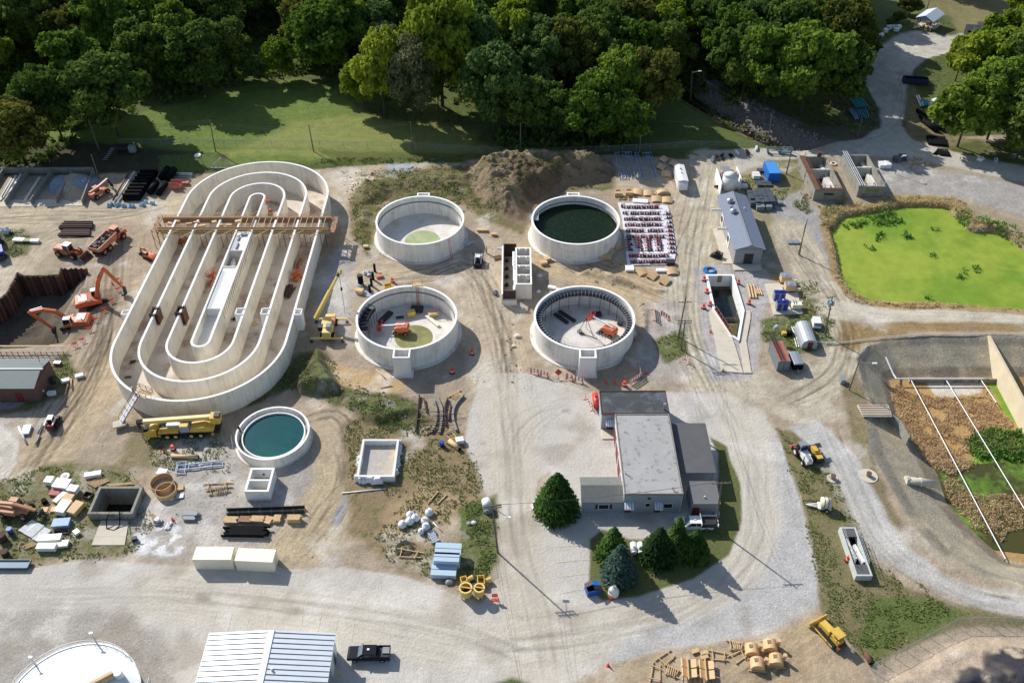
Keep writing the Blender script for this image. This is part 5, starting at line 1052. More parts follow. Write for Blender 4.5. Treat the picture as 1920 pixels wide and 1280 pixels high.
# bin tower behind the blower building with rings and white dome
t=T('hopper','white domed tank top with tan pipe ring behind the blower building','tank',g(1366,353))
M().cyl((0,0,0),(0,0,3.8),1.9,n=20).o('tank_wall',wht,t,True); M().cyl((0,0,3.8),(0,0,4.6),1.9,.3,n=20).o('dome',wht,t,True); M().box(-.6,3.4,0,2.2,3,3.6).o('filter_housing',gry,t); M().ring(0,2.0,1.5,2.2,3.2,3.5,20,0,PI).o('pipe_ring',lum,t)
each(M().box(-2.6,1,0,.25,7.5,3.0).box(2.6,2.2,0,.25,6,3.2),'side_panel',conctop,t)
# metal building at the bottom edge
me_=T('metal_building','pale ribbed metal-roofed building at the lower edge beside the black pickup','building',(0,0))
M().box(-34.45,62.4,0,17.6,17.2,4.4).o('wall',wht,me_); gable(me_,-43.25,-25.65,53.8,71.0,4.4,5.2,roofm,'y',.3,.12,wht); M().box(-34.45,62.4,5.28,.9,17.8,.12).o('ridge_cap',roofm,me_)
sm=M()
for s in (-1,1):
    for k in range(22):
        y=70.9-k*.8; x0=-34.45+s*.5; x1=-34.45+s*9.05; sm.add([(x0,y-.05,5.27),(x1,y-.05,4.5),(x1,y+.05,4.5),(x0,y+.05,5.27),(x0,y-.05,5.34),(x1,y-.05,4.57),(x1,y+.05,4.57),(x0,y+.05,5.34)],[(3,2,1,0),(4,5,6,7),(0,1,5,4),(1,2,6,5),(2,3,7,6),(3,0,4,7)])
each(sm,'roof_seam',roofseam,me_)
M().cyl((-33.2,65.2,4.9),(-33.2,65.2,5.6),.16).o('vent',wht,me_); window(me_,-25.6,69,.1,1.0,2.1,'x',1,wht,dk,.06,'door'); window(me_,-25.6,65,.1,3,3.4,'x',1,wht,gry,.06,'overhead_door'); M().cyl((-24.9,67.3,0),(-24.9,67.3,1.1),.1).o('bollard',ylb,me_)
# digester dome
dg=T('digester','large white domed tank with railing and tan hatch pipe at the lower left corner','tank',(0,0))
dc=(-59.0,60.0); dr=8.9
M().cyl((*dc,0),(*dc,5.6),dr,n=72).o('wall',mat('digester_wall',(92,98,106),.7,.1,1),dg,True)
d_=M(); prev=None
for k in range(9):
    a=k/8; r=dr*(1-.0)*cos(a*PI/2) if False else dr*(1-a); z=5.6+1.6*(1-(r/dr)**2); ringp=[(dc[0]+r*cos(2*PI*i/72),dc[1]+r*sin(2*PI*i/72),z) for i in range(72)] if r>.01 else [(*dc,z)]
    o_=len(d_.v); d_.v+=ringp
    if prev is not None:
        if len(ringp)>1: d_.f+=[(prev+i,prev+(i+1)%72,o_+(i+1)%72,o_+i) for i in range(72)]
        else: d_.f+=[(prev+i,prev+(i+1)%72,o_) for i in range(72)]
    prev=o_
d_.o('dome',mat('dome_white',(238,242,240),.5,.04,.7,col2=(222,228,224),c2s=.3),dg,True)
M().ring(*dc,dr-.1,dr+.12,5.5,5.8,72).o('rim',wht,dg); b=M()
for z in (6.2,6.7):
    b.tube([(dc[0]+dr*cos(2*PI*i/72),dc[1]+dr*sin(2*PI*i/72),z) for i in range(73)],.03,4)
for k in range(36): a=2*PI*k/36; b.cyl((dc[0]+dr*cos(a),dc[1]+dr*sin(a),5.7),(dc[0]+dr*cos(a),dc[1]+dr*sin(a),6.75),.03,n=4)
b.o('railing',wht,dg)
for p in ((178,1200),(66,1245)):
    x,y=g(*p,6.); M().cyl((x,y,5.4),(x,y,7.9),.10,n=6).box(x,y,7.8,.5,.3,.2).o('mast_light',stl,dg)
x,y=g(221,1262,7.0); M().cyl((x,y,6.2),(x,y,7.4),.6,n=14).o('hatch',wht,dg); M().cyl((dc[0]+.5,dc[1]+.3,7.3),(x-.6,y-.1,7.1),.55,n=8).cyl((*dc,7.1),(*dc,7.5),1.4,n=16).o('hatch_pipe',ply,dg); M().box(dc[0]+dr+.3,dc[1]+1,5.2,.9,4,.15).box(dc[0]+dr+.7,dc[1]+2,5.3,.05,3,1.0).o('platform',stl,dg)
# brick building at the left
bk=T('brick_building','long brown brick building with a green-grey metal roof at the left edge','building',(0,0))
M().box(-99.5,126.6,0,20,7.6,3.7).o('wall',brick,bk); gable(bk,-109.5,-89.6,122.8,130.4,3.8,5.0,roofg,'x',.35,.1,brick); M().box(-99,126.6,5.05,20.4,.4,.1).o('ridge_cap',gry,bk)
window(bk,-89.6,126.5,1.6,1.0,1.0,'x',1,wht,gry); window(bk,-93.0,122.8,.1,1.1,2.1,'y',-1,red,red,.06,'door'); M().cyl((-90.5,129,4.6),(-90.6,129.6,6.2),.05,n=5).o('antenna',dk,bk); M().box(-89.2,124.5,1.2,.25,.25,.25).o('lamp',wht,bk); M().cyl((-88.9,128,.0),(-88.9,128,1.5),.45).o('drum',dk,bk)
# open-sided shed and dark sheds, upper right
sa,sb_=g(1722,50),g(1763,25); 
P0=W([(1713,55),(1741,63),(1766,46),(1740,38)]); cx=sum(p[0] for p in P0)/4; cy=sum(p[1] for p in P0)/4
t=T('open_shed','open-sided shed with a pale blue-white gable roof beside the upper gravel lot','shed',g(1738,50),R(48))
gable(t,-4.6,4.6,-2.9,2.9,3.6,5.0,roofm,'x',.2,.12,None)
for x in (-4.4,-1.5,1.5,4.4):
    for y in (-2.7,2.7): M().box(x,y,0,.2,.2,3.6).o('post',wht,t)
M().add([(-4.6,-2.9,3.5),(-4.6,2.9,3.5),(-4.6,0,5.0),(-4.5,-2.9,3.5),(-4.5,2.9,3.5),(-4.5,0,5)],[(0,2,1),(3,4,5),(0,1,4,3),(1,2,5,4),(2,0,3,5)]).o('gable_wall',glb,t); M().box(0,0,0,9.6,6.2,.12).o('floor_slab',concpad,t)
each(M().box(-2,.8,.1,3,.5,.7).box(-1.5,-.6,.1,2.6,.4,.5).box(1.5,0,.1,2,1.5,1.2),'stored_gear',lumd,t)
t=T('dark_shed','charcoal sheds with stepped roofs half hidden by the trees at the upper right','shed',g(1826,70),R(-14))
M().box(0,0,0,6.0,5.0,3.0).o('wall',dk,t); gable(t,-3,3,-2.5,2.5,3.0,4.0,mat('charcoal_roof',(66,72,80),.6,.1,1),'x',.25,.1,dk); M().box(-.6,-4.2,0,5.4,3.4,2.4).o('lean_to',mat('charcoal_panel',(52,50,60),.7,.1,1),t); M().box(3.6,5.2,0,4.4,4.5,2.6).o('side_shed',mat('plum_roof',(74,66,74),.7,.1,1),t); M().box(.2,-3.4,2.4,5.2,.1,.15).o('trim',gry,t)
# ------------------------------------------------------------- containers, trailers, small huts
def container(name,label,cat,xy,rz,m,L_=6.06,Wd=2.44,Hh=2.59,topm=None,z=0):
    t=T(name,label,cat,xy,rz,z=z); M().box(0,0,.12,L_-.12,Wd-.1,Hh-.2).o('side_panel',m,t); M().box(0,0,Hh-.08,L_-.1,Wd-.08,.07).o('roof_panel',topm or m,t); b=M()
    for sx in (-1,1):
        for sy in (-1,1): b.box(sx*(L_/2-.07),sy*(Wd/2-.07),0,.14,.14,Hh)
    for sy in (-1,1): b.box(0,sy*(Wd/2-.05),Hh-.12,L_-.28,.1,.12).box(0,sy*(Wd/2-.05),0,L_-.28,.1,.15)
    for sx in (-1,1): b.box(sx*(L_/2-.05),0,Hh-.12,.1,Wd-.28,.12).box(sx*(L_/2-.05),0,0,.1,Wd-.28,.15)
    b.o('frame',m,t); d=M().box(L_/2-.02,-.58,.18,.06,1.08,Hh-.34).o('door',m,t); M().box(L_/2+.03,-.3,.3,.04,.05,Hh-.6).o('lock_rod',stl,d); d=M().box(L_/2-.02,.58,.18,.06,1.08,Hh-.34).o('door',m,t); M().box(L_/2+.03,.3,.3,.04,.05,Hh-.6).o('lock_rod',stl,d); return t
container('shipping_container','cream shipping container, left of the end-to-end pair','container',(-47.15,86.5),R(0),cream)
container('shipping_container','cream shipping container, right of the end-to-end pair','container',(-40.45,86.15),R(-3),cream)
container('shipping_container','bright blue shipping container near the upper road','container',(66.8,205.4),R(91),blu,6.0,3.0,topm=mat('light_blue_top',(74,150,220),.5,.05,1))
t=container('shipping_container','grey-green container with a faded red roof carrying a dark ladder','container',(53.1,134.5),R(-87),contg,6.06,2.44,topm=contr)
b=M()
for y in (-.35,.35):
    b.bar((-5.4,y-.7,3.0),(3.0,y-.4,2.8),.1); b.bar((-5.4,y-.7,3.35),(2.4,y-.4,3.1),.07)
for k in range(20): b.bar((-5.2+k*.42,-1.05+k*.012,3.02),(-5.2+k*.42,-.35+k*.012,3.02),.06)
o=b.o('lattice_ladder',dk); o.location=t.location; o.rotation_euler=t.rotation_euler; tag(o,'dark lattice ladder mast lying across the red-roofed container','ladder')
t=T('conveyor_drive','pale grey steel head at the far end of the lattice ladder','steel part',g(1454,618,2.6),z=2.8); M().box(0,0,0,.9,.8,.7).o('housing',stl,t); M().cyl((0,0,.7),(0,0,1.0),.2).o('cap',wht,t)
t=T('office_trailer','long white enclosed trailer parked by the upper dirt road','trailer',(42.9,202.1),R(90)); M().box(0,0,.5,8.0,2.5,2.4).o('body',wht,t); gable(t,-4,4,-1.25,1.25,2.9,3.1,wht,'x',.03,.05); each(M().cyl((1.5,0,3.1),(1.5,0,3.35),.25).cyl((-.5,0,3.1),(-.5,0,3.35),.2),'roof_vent',gry,t); M().xz([(-4,.5),(-4.7,.7),(-4.7,2.4),(-4,2.9)],-1.1,1.1).o('nose',wht,t)
for x in (-.6,.4):
    for y in (-1.1,1.1): wheel(t,x,y,.38,.25,gry)
t=T('small_trailer','small black trailer with a rounded silver roof beside the grey-green container','trailer',g(1490,684),R(93)); M().box(0,0,.35,3.6,1.9,1.4).o('body',blk,t); M().yz([(-.97,1.75),(.97,1.75),(.8,1.98),(0,2.08),(-.8,1.98)],-1.85,1.85).o('roof',stl,t)
for y in (-.95,.95): wheel(t,0,y,.33,.2,gry)
M().box(-2.2,0,.4,.9,.12,.12).box(1.85,0,.35,.08,1.7,.15).o('drawbar',wht,t)
t=T('quonset_hut','small arched grey metal hut with a dark red door','hut',(0,0)); x0,x1,y0,y1=58.5,61.6,138.0,144.2; xm=(x0+x1)/2; P=[(x1-xm,0),(x1-xm,1.2),(1.25,1.9),(.6,2.3),(0,2.4),(-.6,2.3),(-1.25,1.9),(x0-xm,1.2),(x0-xm,0)]
M().add([(xm+a,y0,z) for a,z in P]+[(xm+a,y1,z) for a,z in P],[tuple(range(8,-1,-1)),tuple(range(9,18))]+[(i,i+1,10+i,9+i) for i in range(8)]).o('shell',mat('weathered_zinc',(172,178,184),.6,.12,1.2,metal=.2),t); f=M().box(xm+.1,y0-.04,.1,1.0,.06,1.7).o('door',red,t); M().box(xm+.4,y0-.09,.9,.1,.05,.1).o('handle',stl,f)
t=T('utility_cart','white hard-top cart with a clear windscreen behind the arched hut','cart',g(1529,611),R(-95)); M().box(0,0,.4,2.6,1.6,.6).o('body',wht,t); M().xz([(-1.2,1.5),(.9,1.5),(1.0,1.6),(-1.2,1.65)],-.8,.8).o('roof',wht,t); M().add([(1.25,-.75,.95),(.9,-.75,1.5),(.9,.75,1.5),(1.25,.75,.95)],[(0,1,2,3),(3,2,1,0)]).o('windscreen',glb,t); each(M().bar((-1.15,-.75,.9),(-1.15,-.75,1.5),.06).bar((-1.15,.75,.9),(-1.15,.75,1.5),.06),'roof_post',wht,t)
for x in (-.9,.9):
    for y in (-.7,.7): wheel(t,x,y,.3,.2,gry)
for p,lab in (((1471,520),'silver-topped portable generator, upper of two on the tan pad'),((1479,536),'silver-topped portable generator, lower of two on the tan pad')):
    t=T('generator',lab,'generator',g(p[0],p[1]+9),z=.22); M().box(0,0,.25,2.2,1.7,1.5).o('housing',ply,t); M().box(0,0,1.75,2.25,1.75,.12).box(0,0,1.9,.8,.9,.06).o('top_cover',stl,t); M().box(0,0,0,2.4,1.8,.25).o('base_frame',dk,t); M().box(1.8,0,.1,1.6,.3,.3).o('drawbar',wht,t)
for p,lab in (((1459,562),'blue and grey double portable toilet, upper one on the tan pad'),((1464,581),'blue and grey double portable toilet, lower one on the tan pad')):
    t=T('portable_toilet',lab,'portable toilet',g(*p),z=.22)
    for dx in (-.62,.62): M().box(dx,0,0,1.18,1.2,2.0).o('cabin',gry,t); M().add([(dx-.62,-.63,2.0),(dx+.62,-.63,2.0),(dx+.62,.63,2.0),(dx-.62,.63,2.0),(dx-.5,0,2.35),(dx+.5,0,2.35)],[(0,1,5,4),(2,3,4,5),(1,2,5),(3,0,4)]).o('roof',blud,t); M().box(dx,-.62,.1,.7,.04,1.7).o('door',blud,t)
    M().cyl((0,.1,2.2),(0,.1,2.6),.16,n=8).o('vent_cap',wht,t)
t=T('pump_skid','tan steel-framed pump on the right side of the tan pad','pump',g(1492,578),z=.22); M().box(0,0,.1,2.0,1.3,1.1).o('housing',cream,t); each(M().bar((-.7,-.4,1.2),(-.7,.9,1.5),.12).bar((-.2,-.4,1.2),(-.2,.9,1.5),.12).cyl((.9,.4,.6),(1.5,.8,.9),.3),'pipe',stl,t); M().box(0,0,0,2.4,1.5,.12).o('base_frame',dk,t)
t=T('water_pump','yellow and black engine pump on the grass near the arched hut','pump',g(1474,628)); M().box(-.5,0,.15,.9,.8,.7).o('pump_casing',ylb,t); M().box(.5,0,.15,1.2,.8,.8).o('engine',blk,t); M().box(0,0,0,2.4,.9,.15).o('skid',dk,t); M().cyl((1.2,0,.4),(1.6,0,.4),.25).o('outlet',rust,t)
t=T('dumpster','blue open steel dumpster with its lids thrown back, beside the blue spruce','dumpster',g(1111,1108),R(14)); P=[(-1.1,0),(1.1,0),(1.15,1.3),(-1.15,1.0)]
walls(M(),-1.1,1.1,-.8,.8,0,1.25,.08).o('bin',bin_,t); M().box(0,0,0,2.1,1.5,.1).o('bin_floor',blk,t); M().xz([(-1.15,1.2),(0,1.7),(0,1.78),(-1.15,1.28)],.1,.85).xz([(0,1.7),(1.3,1.3),(1.3,1.38),(0,1.78)],-.85,-.1).o('lid',mat('black_lid',(50,44,50),.6,.1,2,stripes=(0,.2,.2,.3)),t); M().xz([(0,1.7),(1.1,1.25),(1.1,1.3),(0,1.78)],.0,.85).o('lid_open',mat('lid_blue',(40,130,210),.5,.05,2),t)
t=T('dumpster','long dark blue roll-off dumpster below the upper gravel road','dumpster',g(1715,155),R(-8)); walls(M(),-3.6,3.6,-1.2,1.2,0,1.6,.12).o('bin',mat('navy_steel',(34,44,84),.6,.12,1,stripes=(0,.7,.12,.4)),t); M().box(0,0,0,7,2.2,.15).o('bin_floor',dkd_:=mat('bin_floor_dirt',(90,80,66),.9,.2,2),t)
# stairs on the basin wall
st=T('stair_tower','pale timber stair climbing to a railed platform on the basin wall','stair',(0,0))
a0=np.array((*g(229,797),.8)); a1=np.array((*g(256,742,4.9),4.9)); dd=a1-a0; nrm=np.array((-dd[1],dd[0],0)); nrm/=np.linalg.norm(nrm)
for s in (-.55,.55): M().bar(a0+nrm*s,a1+nrm*s,.16).o('stringer',lumd,st)
b=M(); rzz=math.atan2(dd[1],dd[0])
for k in range(19):
    p=a0+dd*(k+.5)/19; b.box(p[0],p[1],p[2]+.05,.42,1.25,.06,rzz)
each(b,'tread',sheetw,st)
b=M()
for s in (-.6,.6):
    b.bar(a0+nrm*s+(0,0,1),a1+nrm*s+(0,0,1),.06)
    for k in range(6): p=a0+dd*k/5+nrm*s; b.bar(p,p+(0,0,1),.05)
b.o('handrail',rust,st)
p=a1+dd/np.linalg.norm(dd)*.9; M().box(p[0]+.6,p[1]+.2,4.85,3.2,1.9,.12,R(-25)).o('platform',lum,st); b=M()
for z in (.5,1.05):
    for u,v,l,r in ((0,.9,3.2,0),(0,-.9,3.2,0),(1.55,0,1.8,PI/2),(-1.55,0,1.8,PI/2)):
        rr=R(-25); b.box(p[0]+.6+u*cos(rr)-v*sin(rr),p[1]+.2+u*sin(rr)+v*cos(rr),4.95+z,l,.07,.09,rr+r)
for u in (-1.55,0,1.55):
    for v in (-.9,.9): b.box(p[0]+.6+u*cos(rr)-v*sin(rr),p[1]+.2+u*sin(rr)+v*cos(rr),4.95,.08,.08,1.15)
b.o('platform_rail',lumd,st); o=M().box(*g(226,800),.6,2.2,1.6,.35,R(20)).o('landing_slab',concpad); tag(o,'tan square landing slab at the foot of the timber stair','slab')
# sheet piles, timber guard rail, stone bins
sp=W([(-60,640),(-30,590),(0,562),(14,549),(24,531),(34,511),(45,518),(80,519),(113,517),(116,506),(164,507)])
sp=T('sheet_pile_wall','rusty corrugated sheet-pile wall shoring two sides of the excavation','retaining wall',(0,0)); pts=W([(-60,640),(-30,590),(0,566),(14,553),(24,535),(34,515),(45,521),(113,520),(116,510),(166,510)]); k=0
for (ax,ay),(bx,by) in zip(pts,pts[1:]):
    l=math.hypot(bx-ax,by-ay); n=max(1,round(l/1.15))
    for i in range(n):
        u0,u1=i/n,(i+1)/n; nx,ny=-(by-ay)/l,(bx-ax)/l; o_=.0
        q=[(ax+(bx-ax)*(u0+(u1-u0)*f)+nx*h,ay+(by-ay)*(u0+(u1-u0)*f)+ny*h) for f,h in ((0,-.12),(.2,-.12),(.35,-.5),(.75,-.5),(.9,-.12),(1,-.12))]
        k+=1; M().wall(q,.07,-5.2,.55+.25*random.random()+(.5 if ax>pts[8][0]-.1 else 0)).o('sheet_pile',rust if k%3 else rustd,sp)
t=T('timber_guard_rail','long timber guard rail between the excavation and the brick building','guard rail',(0,0)); p0,p1=g(-40,668),g(122,666); b=M(); b2=M()
n=15
for k in range(n+1): x=p0[0]+(p1[0]-p0[0])*k/n; b.box(x,p0[1]+.2,0,.1,.1,1.25)
each(b,'post',lumd,t); each(M().box((p0[0]+p1[0])/2,p0[1]+.2,1.15,p1[0]-p0[0],.12,.12).box((p0[0]+p1[0])/2,p0[1]+.26,.6,p1[0]-p0[0],.05,.14).box((p0[0]+p1[0])/2,p0[1]+1.6,1.3,p1[0]-p0[0],.3,.12),'rail',lum,t)
bins=T('storage_bins','row of low concrete-walled stone storage bins at the upper left','storage bins',(0,0))
wl=M(); xsb=[(-40,322,-90,388),(10,324,-30,386),(56,325,12,385),(101,325,60,384),(137,330,108,382),(178,325,156,384)]
for a,b_,c_,d_2 in xsb: wl.wall(W([(a,b_),(c_,d_2)]),.28,-.2,1.5)
each(wl,'divider_wall',concold,bins); M().wall(W([(-60,325),(178,325)]),.3,-.2,1.7).o('back_wall',concold,bins); bins_f=M().prism(W([(-80,376),(160,374),(154,386),(-95,389)]),-.1,.09).o('bin_apron',concpad,bins)
for k,(a,b_,m_2,w_2,lab) in enumerate((((40,328),(12,374),conctop,.35,'pale concrete strip in the second stone bin from the left edge'),((30,330),(5,372),conctop,.35,'pale narrow concrete strip left in the second stone bin'),((88,334),(62,378),cream,.4,'cream strip in the mossy middle bin, right one'),((75,334),(48,376),cream,.4,'cream strip in the mossy middle bin, left one'),((27,330),(0,378),gry,.5,'grey strip in the dark leftmost stone bin'))):
    (ax,ay),(bx,by)=g(*a),g(*b_); o=M().wall([(ax,ay),(bx,by)],w_2*1.4,0,.35).o('concrete_strip',m_2); tag(o,lab,'concrete strip')
for p,r_,h_,m_2,lab in (((115,345),4.2,1.9,gry,'mound of blue-grey crushed stone in the bin with green weeds'),((152,348),4.6,2.2,gry,'mound of blue-grey crushed stone in the rightmost bin')):
    o=M(); x,y=g(*p); n=22; rings=5
    vs=[]
    for i in range(rings+1):
        rr=r_*(1-i/rings); 
        for j in range(n): a=2*PI*j/n; q=1+.12*sin(3*a+i); vs.append((x+rr*q*cos(a)*.85,y+rr*q*sin(a)*1.1,h_*(1-(rr/r_)**1.6)-.05))
    o.add(vs,[(i*n+j,i*n+(j+1)%n,(i+1)*n+(j+1)%n,(i+1)*n+j) for i in range(rings) for j in range(n)])
    o=o.o('stone_pile',mat('blue_grey_stone',(140,148,160),.95,.15,2,fine=.25,bump=.15),None,True); tag(o,lab,'stone pile')
# ------------------------------------------------------------- poles, wires, fences
def hpx(base,top):
    x,y=base; v=(top[1]-640)/F; t=y/(C_-v*S_); return H-(S_+v*C_)*t
POLE={}
def pole(key,top,base,label,arms=(),lamp=None,r=.17,trans=False,steel=False,z=0):
    b=g(*base,z); h=hpx(b,top)-z; u=(top[0]-960)/F; v=(top[1]-640)/F; xt=u*b[1]/(C_-v*S_)-b[0]; xt=max(-.8,min(.8,xt))
    t=T('lamp_post' if steel else 'utility_pole',label,'lamp post' if steel else 'utility pole',b,z=z)
    M().cyl((0,0,-.2),(xt,0,h),r,r*.65,n=8).o('pole',stl if steel else wood,t); tips=[]
    for k,(dz,l,a) in enumerate(arms):
        q=(h-dz)/h*xt; c,s=cos(a),sin(a); M().box(q,.15,h-dz,l,.12,.14,a).o('crossarm',wood,t)
        for e in (-.46,-.2,.2,.46): M().cyl((q+c*l*e,.15+s*l*e,h-dz+.14),(q+c*l*e,.15+s*l*e,h-dz+.42),.06,n=6).o('insulator',gry,t); tips.append((b[0]+q+c*l*e,b[1]+.15+s*l*e,z+h-dz+.4))
    if not arms: tips=[(b[0]+xt,b[1],z+h),(b[0]+xt*.93,b[1],z+h*.93)]
    if lamp:
        lx,lz=lamp; f=M().bar((xt*.95,0,h-.5),(xt+lx,0,h-.5+lz),.09).o('lamp_arm',stl,t); M().box(xt+lx,0,h-.6+lz,.9,.35,.2).o('lamp_head',wht,f)
    if trans:
        for a in (0,2.1,4.2): M().cyl((xt+.5*cos(a),.5*sin(a),h-2.2),(xt+.5*cos(a),.5*sin(a),h-1.1),.28,n=10).o('transformer',glb,t)
    POLE[key]=tips; return t
pole('a',(166,225),(186,282),'leaning utility pole in front of the dark trees at the far left'); pole('b',(393,225),(404,283),'thin utility pole on the lawn behind the top of the racetrack basin')
pole('c',(579,234),(588,284),'utility pole on the sunlit middle of the lawn'); pole('d',(769,228),(774,283),'utility pole at the shaded right end of the lawn')
pole('e',(976,230),(976,292),'utility pole behind the dirt mound'); pole('f',(1203,223),(1199,287),'utility pole behind the steel ladder frames'); pole('l0',(171,290),(186,335),'light-coloured leaning pole beside the crushed stone bins')
pole('g',(1298,133),(1295,187),'lamp post on the creek bank among the trees',lamp=(2.2,.4),r=.13); pole('h',(1447,215),(1441,262),'guyed utility pole where the creek meets the road')
pole('i',(1617,222),(1607,256),'short utility pole inside the bend of the gravel road'); pole('j',(1486,276),(1474,327),'utility pole between the blue container and the red-railed basin')
pole('k',(1514,411),(1497,477),'tall twin steel post near the left shore of the green pond, rear one',r=.12); pole('k2',(1510,421),(1499,479),'tall twin steel post near the left shore of the green pond, front one',r=.12)
pole('m',(1286.5,556),(1272,632),'tall utility pole with one crossarm on the weedy island',arms=((1.6,2.6,0),)); pole('n',(1285,600),(1277,656),'shorter utility pole with doubled crossarms on the weedy island',arms=((.4,2.8,0),(1.0,2.8,.1)))
pole('o',(1558,556),(1547,628),'utility pole crowned with three grey transformers',trans=True,arms=((.3,2.2,.3),)); pole('p',(1612,675),(1592,731),'lamp post at the corner of the lower basin',lamp=(3.0,-.3),r=.14)
pole('q',(911.6,947),(934,1036),'tall utility pole with doubled crossarms and a street lamp by the paved entrance',arms=((.4,2.8,.12),(.9,2.8,.12)),lamp=(2.4,-2.4),trans=False)
pole('r',(1343,903),(1342,990),'utility pole with a long crossarm at the corner of the shop building',arms=((.6,3.0,.05),),lamp=None); pole('s',(1212,-30),(1205,30),'pole behind the open shed')
pole('t',(1745,-8),(1735,30),'light grey pole behind the open-sided shed'); pole('u',(1690,292),(1678,326),'lamp post leaning beside the white box near the pond',r=.09,lamp=(.8,.5))
def line(a,b,sag,label,n=10):
    a=np.array(a); b=np.array(b); pts=[a+(b-a)*k/n-(0,0,4*sag*(k/n)*(1-k/n)) for k in range(n+1)]
    o=M().tube([tuple(p) for p in pts],.017,4).o('power_line',wire); tag(o,label,'power line','overhead power lines')
SEQ='abcdef'
for i in range(5):
    for w_,nm in ((0,'upper'),(1,'lower')): line(POLE[SEQ[i]][w_],POLE[SEQ[i+1]][w_],1.2,f'{nm} overhead line along the lawn, {ORD[i]} span from the left')
for w_ in range(2): line(POLE['q'][w_],POLE['r'][w_],.8,f'overhead line from the entrance pole to the shop corner, {ORD[w_]} on the crossarm'); line(POLE['r'][w_],POLE['n'][w_],1.4,f'overhead line from the shop corner toward the weedy island, {ORD[w_]} on the crossarm')
for w_ in range(3): line(POLE['q'][4+w_%4],(9-w_,20,10),1.5,f'overhead line leaving the entrance pole toward the lower edge, {ORD[w_]} wire')
line(POLE['n'][1],POLE['m'][1],.3,'short overhead line between the two weedy island poles'); line(POLE['f'][0],POLE['h'][0],1.5,'overhead line from behind the ladder frames to the creek pole'); line(POLE['h'][0],POLE['j'][0],.6,'overhead line across the upper road'); line(POLE['m'][2],POLE['o'][1],1.5,'overhead line from the weedy island to the transformer pole'); line(POLE['g'][0],POLE['h'][0],1.2,'overhead line along the creek')
for x in (4,9,14): line(POLE['h'][0],(*g(1441+x*2.1,262+x*.4),.1),0,f'guy wire of the creek pole, {ORD[x//5]} from the pole',2)
cl_=bpy.data.materials.new('chain_link'); cl_.use_nodes=True; n_=cl_.node_tree.nodes; tr_=n_.new('ShaderNodeBsdfTransparent'); mx=n_.new('ShaderNodeMixShader'); mx.inputs[0].default_value=.16; n_['Principled BSDF'].inputs['Base Color'].default_value=(.35,.37,.38,1)
cl_.node_tree.links.new(tr_.outputs[0],mx.inputs[1]); cl_.node_tree.links.new(n_['Principled BSDF'].outputs[0],mx.inputs[2]); cl_.node_tree.links.new(mx.outputs[0],n_['Material Output'].inputs[0])
def fence(px,label,h=2.0,sp=4.):
    pts=W(px); t=T('chain_link_fence',label,'fence',(0,0)); ps=M(); rl=M(); ml=M()
    for (ax,ay),(bx,by) in zip(pts,pts[1:]):
        l=math.hypot(bx-ax,by-ay); n=max(1,round(l/sp))
        for k in range(n): x,y=ax+(bx-ax)*k/n,ay+(by-ay)*k/n; z=zat(x,y); ps.cyl((x,y,z-.2),(x,y,z+h),.045,n=5)
        za,zb=zat(ax,ay),zat(bx,by); rl.cyl((ax,ay,za+h-.05),(bx,by,zb+h-.05),.03,n=4); ml.add([(ax,ay,za+.05),(bx,by,zb+.05),(bx,by,zb+h-.05),(ax,ay,za+h-.05)],[(0,1,2,3)])
    each(ps,'post',stl,t); rl.o('top_rail',stl,t); ml.o('mesh',cl_,t)
fence([(225,272),(420,272),(600,275),(780,280),(900,287)],'long chain-link fence across the lawn behind the upper left tank',sp=6)
fence([(900,287),(1000,290),(1140,285),(1245,281),(1290,277),(1440,272)],'chain-link fence along the shaded trees behind the dirt mound',sp=3.6)
fence([(1651,1289),(1634,1256),(1700,1222),(1790,1172),(1850,1170),(1960,1174)],'chain-link fence round the crushed stone heap at the lower right',sp=2.4)
# ------------------------------------------------------------- laid-out goods
def cyls(name,label,cat,ps,r,m,z=None,group=None,hollow=None,n=12,nm='pipe'):
    "a bundle of pipes given by their two ends (world)"
    c=mid(*ps[0][:2]); t=T(name,label,cat,c,group=group)
    for a,b,*zz in ps:
        z0=zz[0] if zz else r; p=M().cyl((a[0]-c[0],a[1]-c[1],z0),(b[0]-c[0],b[1]-c[1],z0),r,n=n).o(nm,m,t)
    return t
def pipe_row(label,p,q,n,r,m,dpx,group=None,layers=1,cat='pipes',name='pipe_bundle'):
    "n parallel pipes p->q (px ends), next one offset by dpx"
    a0,b0=g(*p),g(*q); o_=(g(p[0]+dpx[0],p[1]+dpx[1])[0]-a0[0],g(p[0]+dpx[0],p[1]+dpx[1])[1]-a0[1]); ps=[]
    for L_ in range(layers):
        for k in range(n-L_): e=k+L_/2; ps.append(((a0[0]+o_[0]*e,a0[1]+o_[1]*e),(b0[0]+o_[0]*e,b0[1]+o_[1]*e),r+L_*r*1.7))
    return cyls(name,label,cat,ps,r,m,group=group,n=10)
def onep(name,label,cat,p,q,r,m,z=None,n=12,endm=None):
    a,b=g(*p),g(*q); t=T(name,label,cat,a); d=(b[0]-a[0],b[1]-a[1]); z=r if z is None else z; M().cyl((0,0,z),(*d,z),r,n=n).o('pipe',m,t,True)
    l=math.hypot(*d)
    for s in (0,1): c=(d[0]*s,d[1]*s); e=(-1 if s==0 else 1)*.03; M().cyl((c[0],c[1],z),(c[0]+d[0]/l*e,c[1]+d[1]/l*e,z),r*.88,n=n).o('pipe_end',endm or blk,t)
    return t
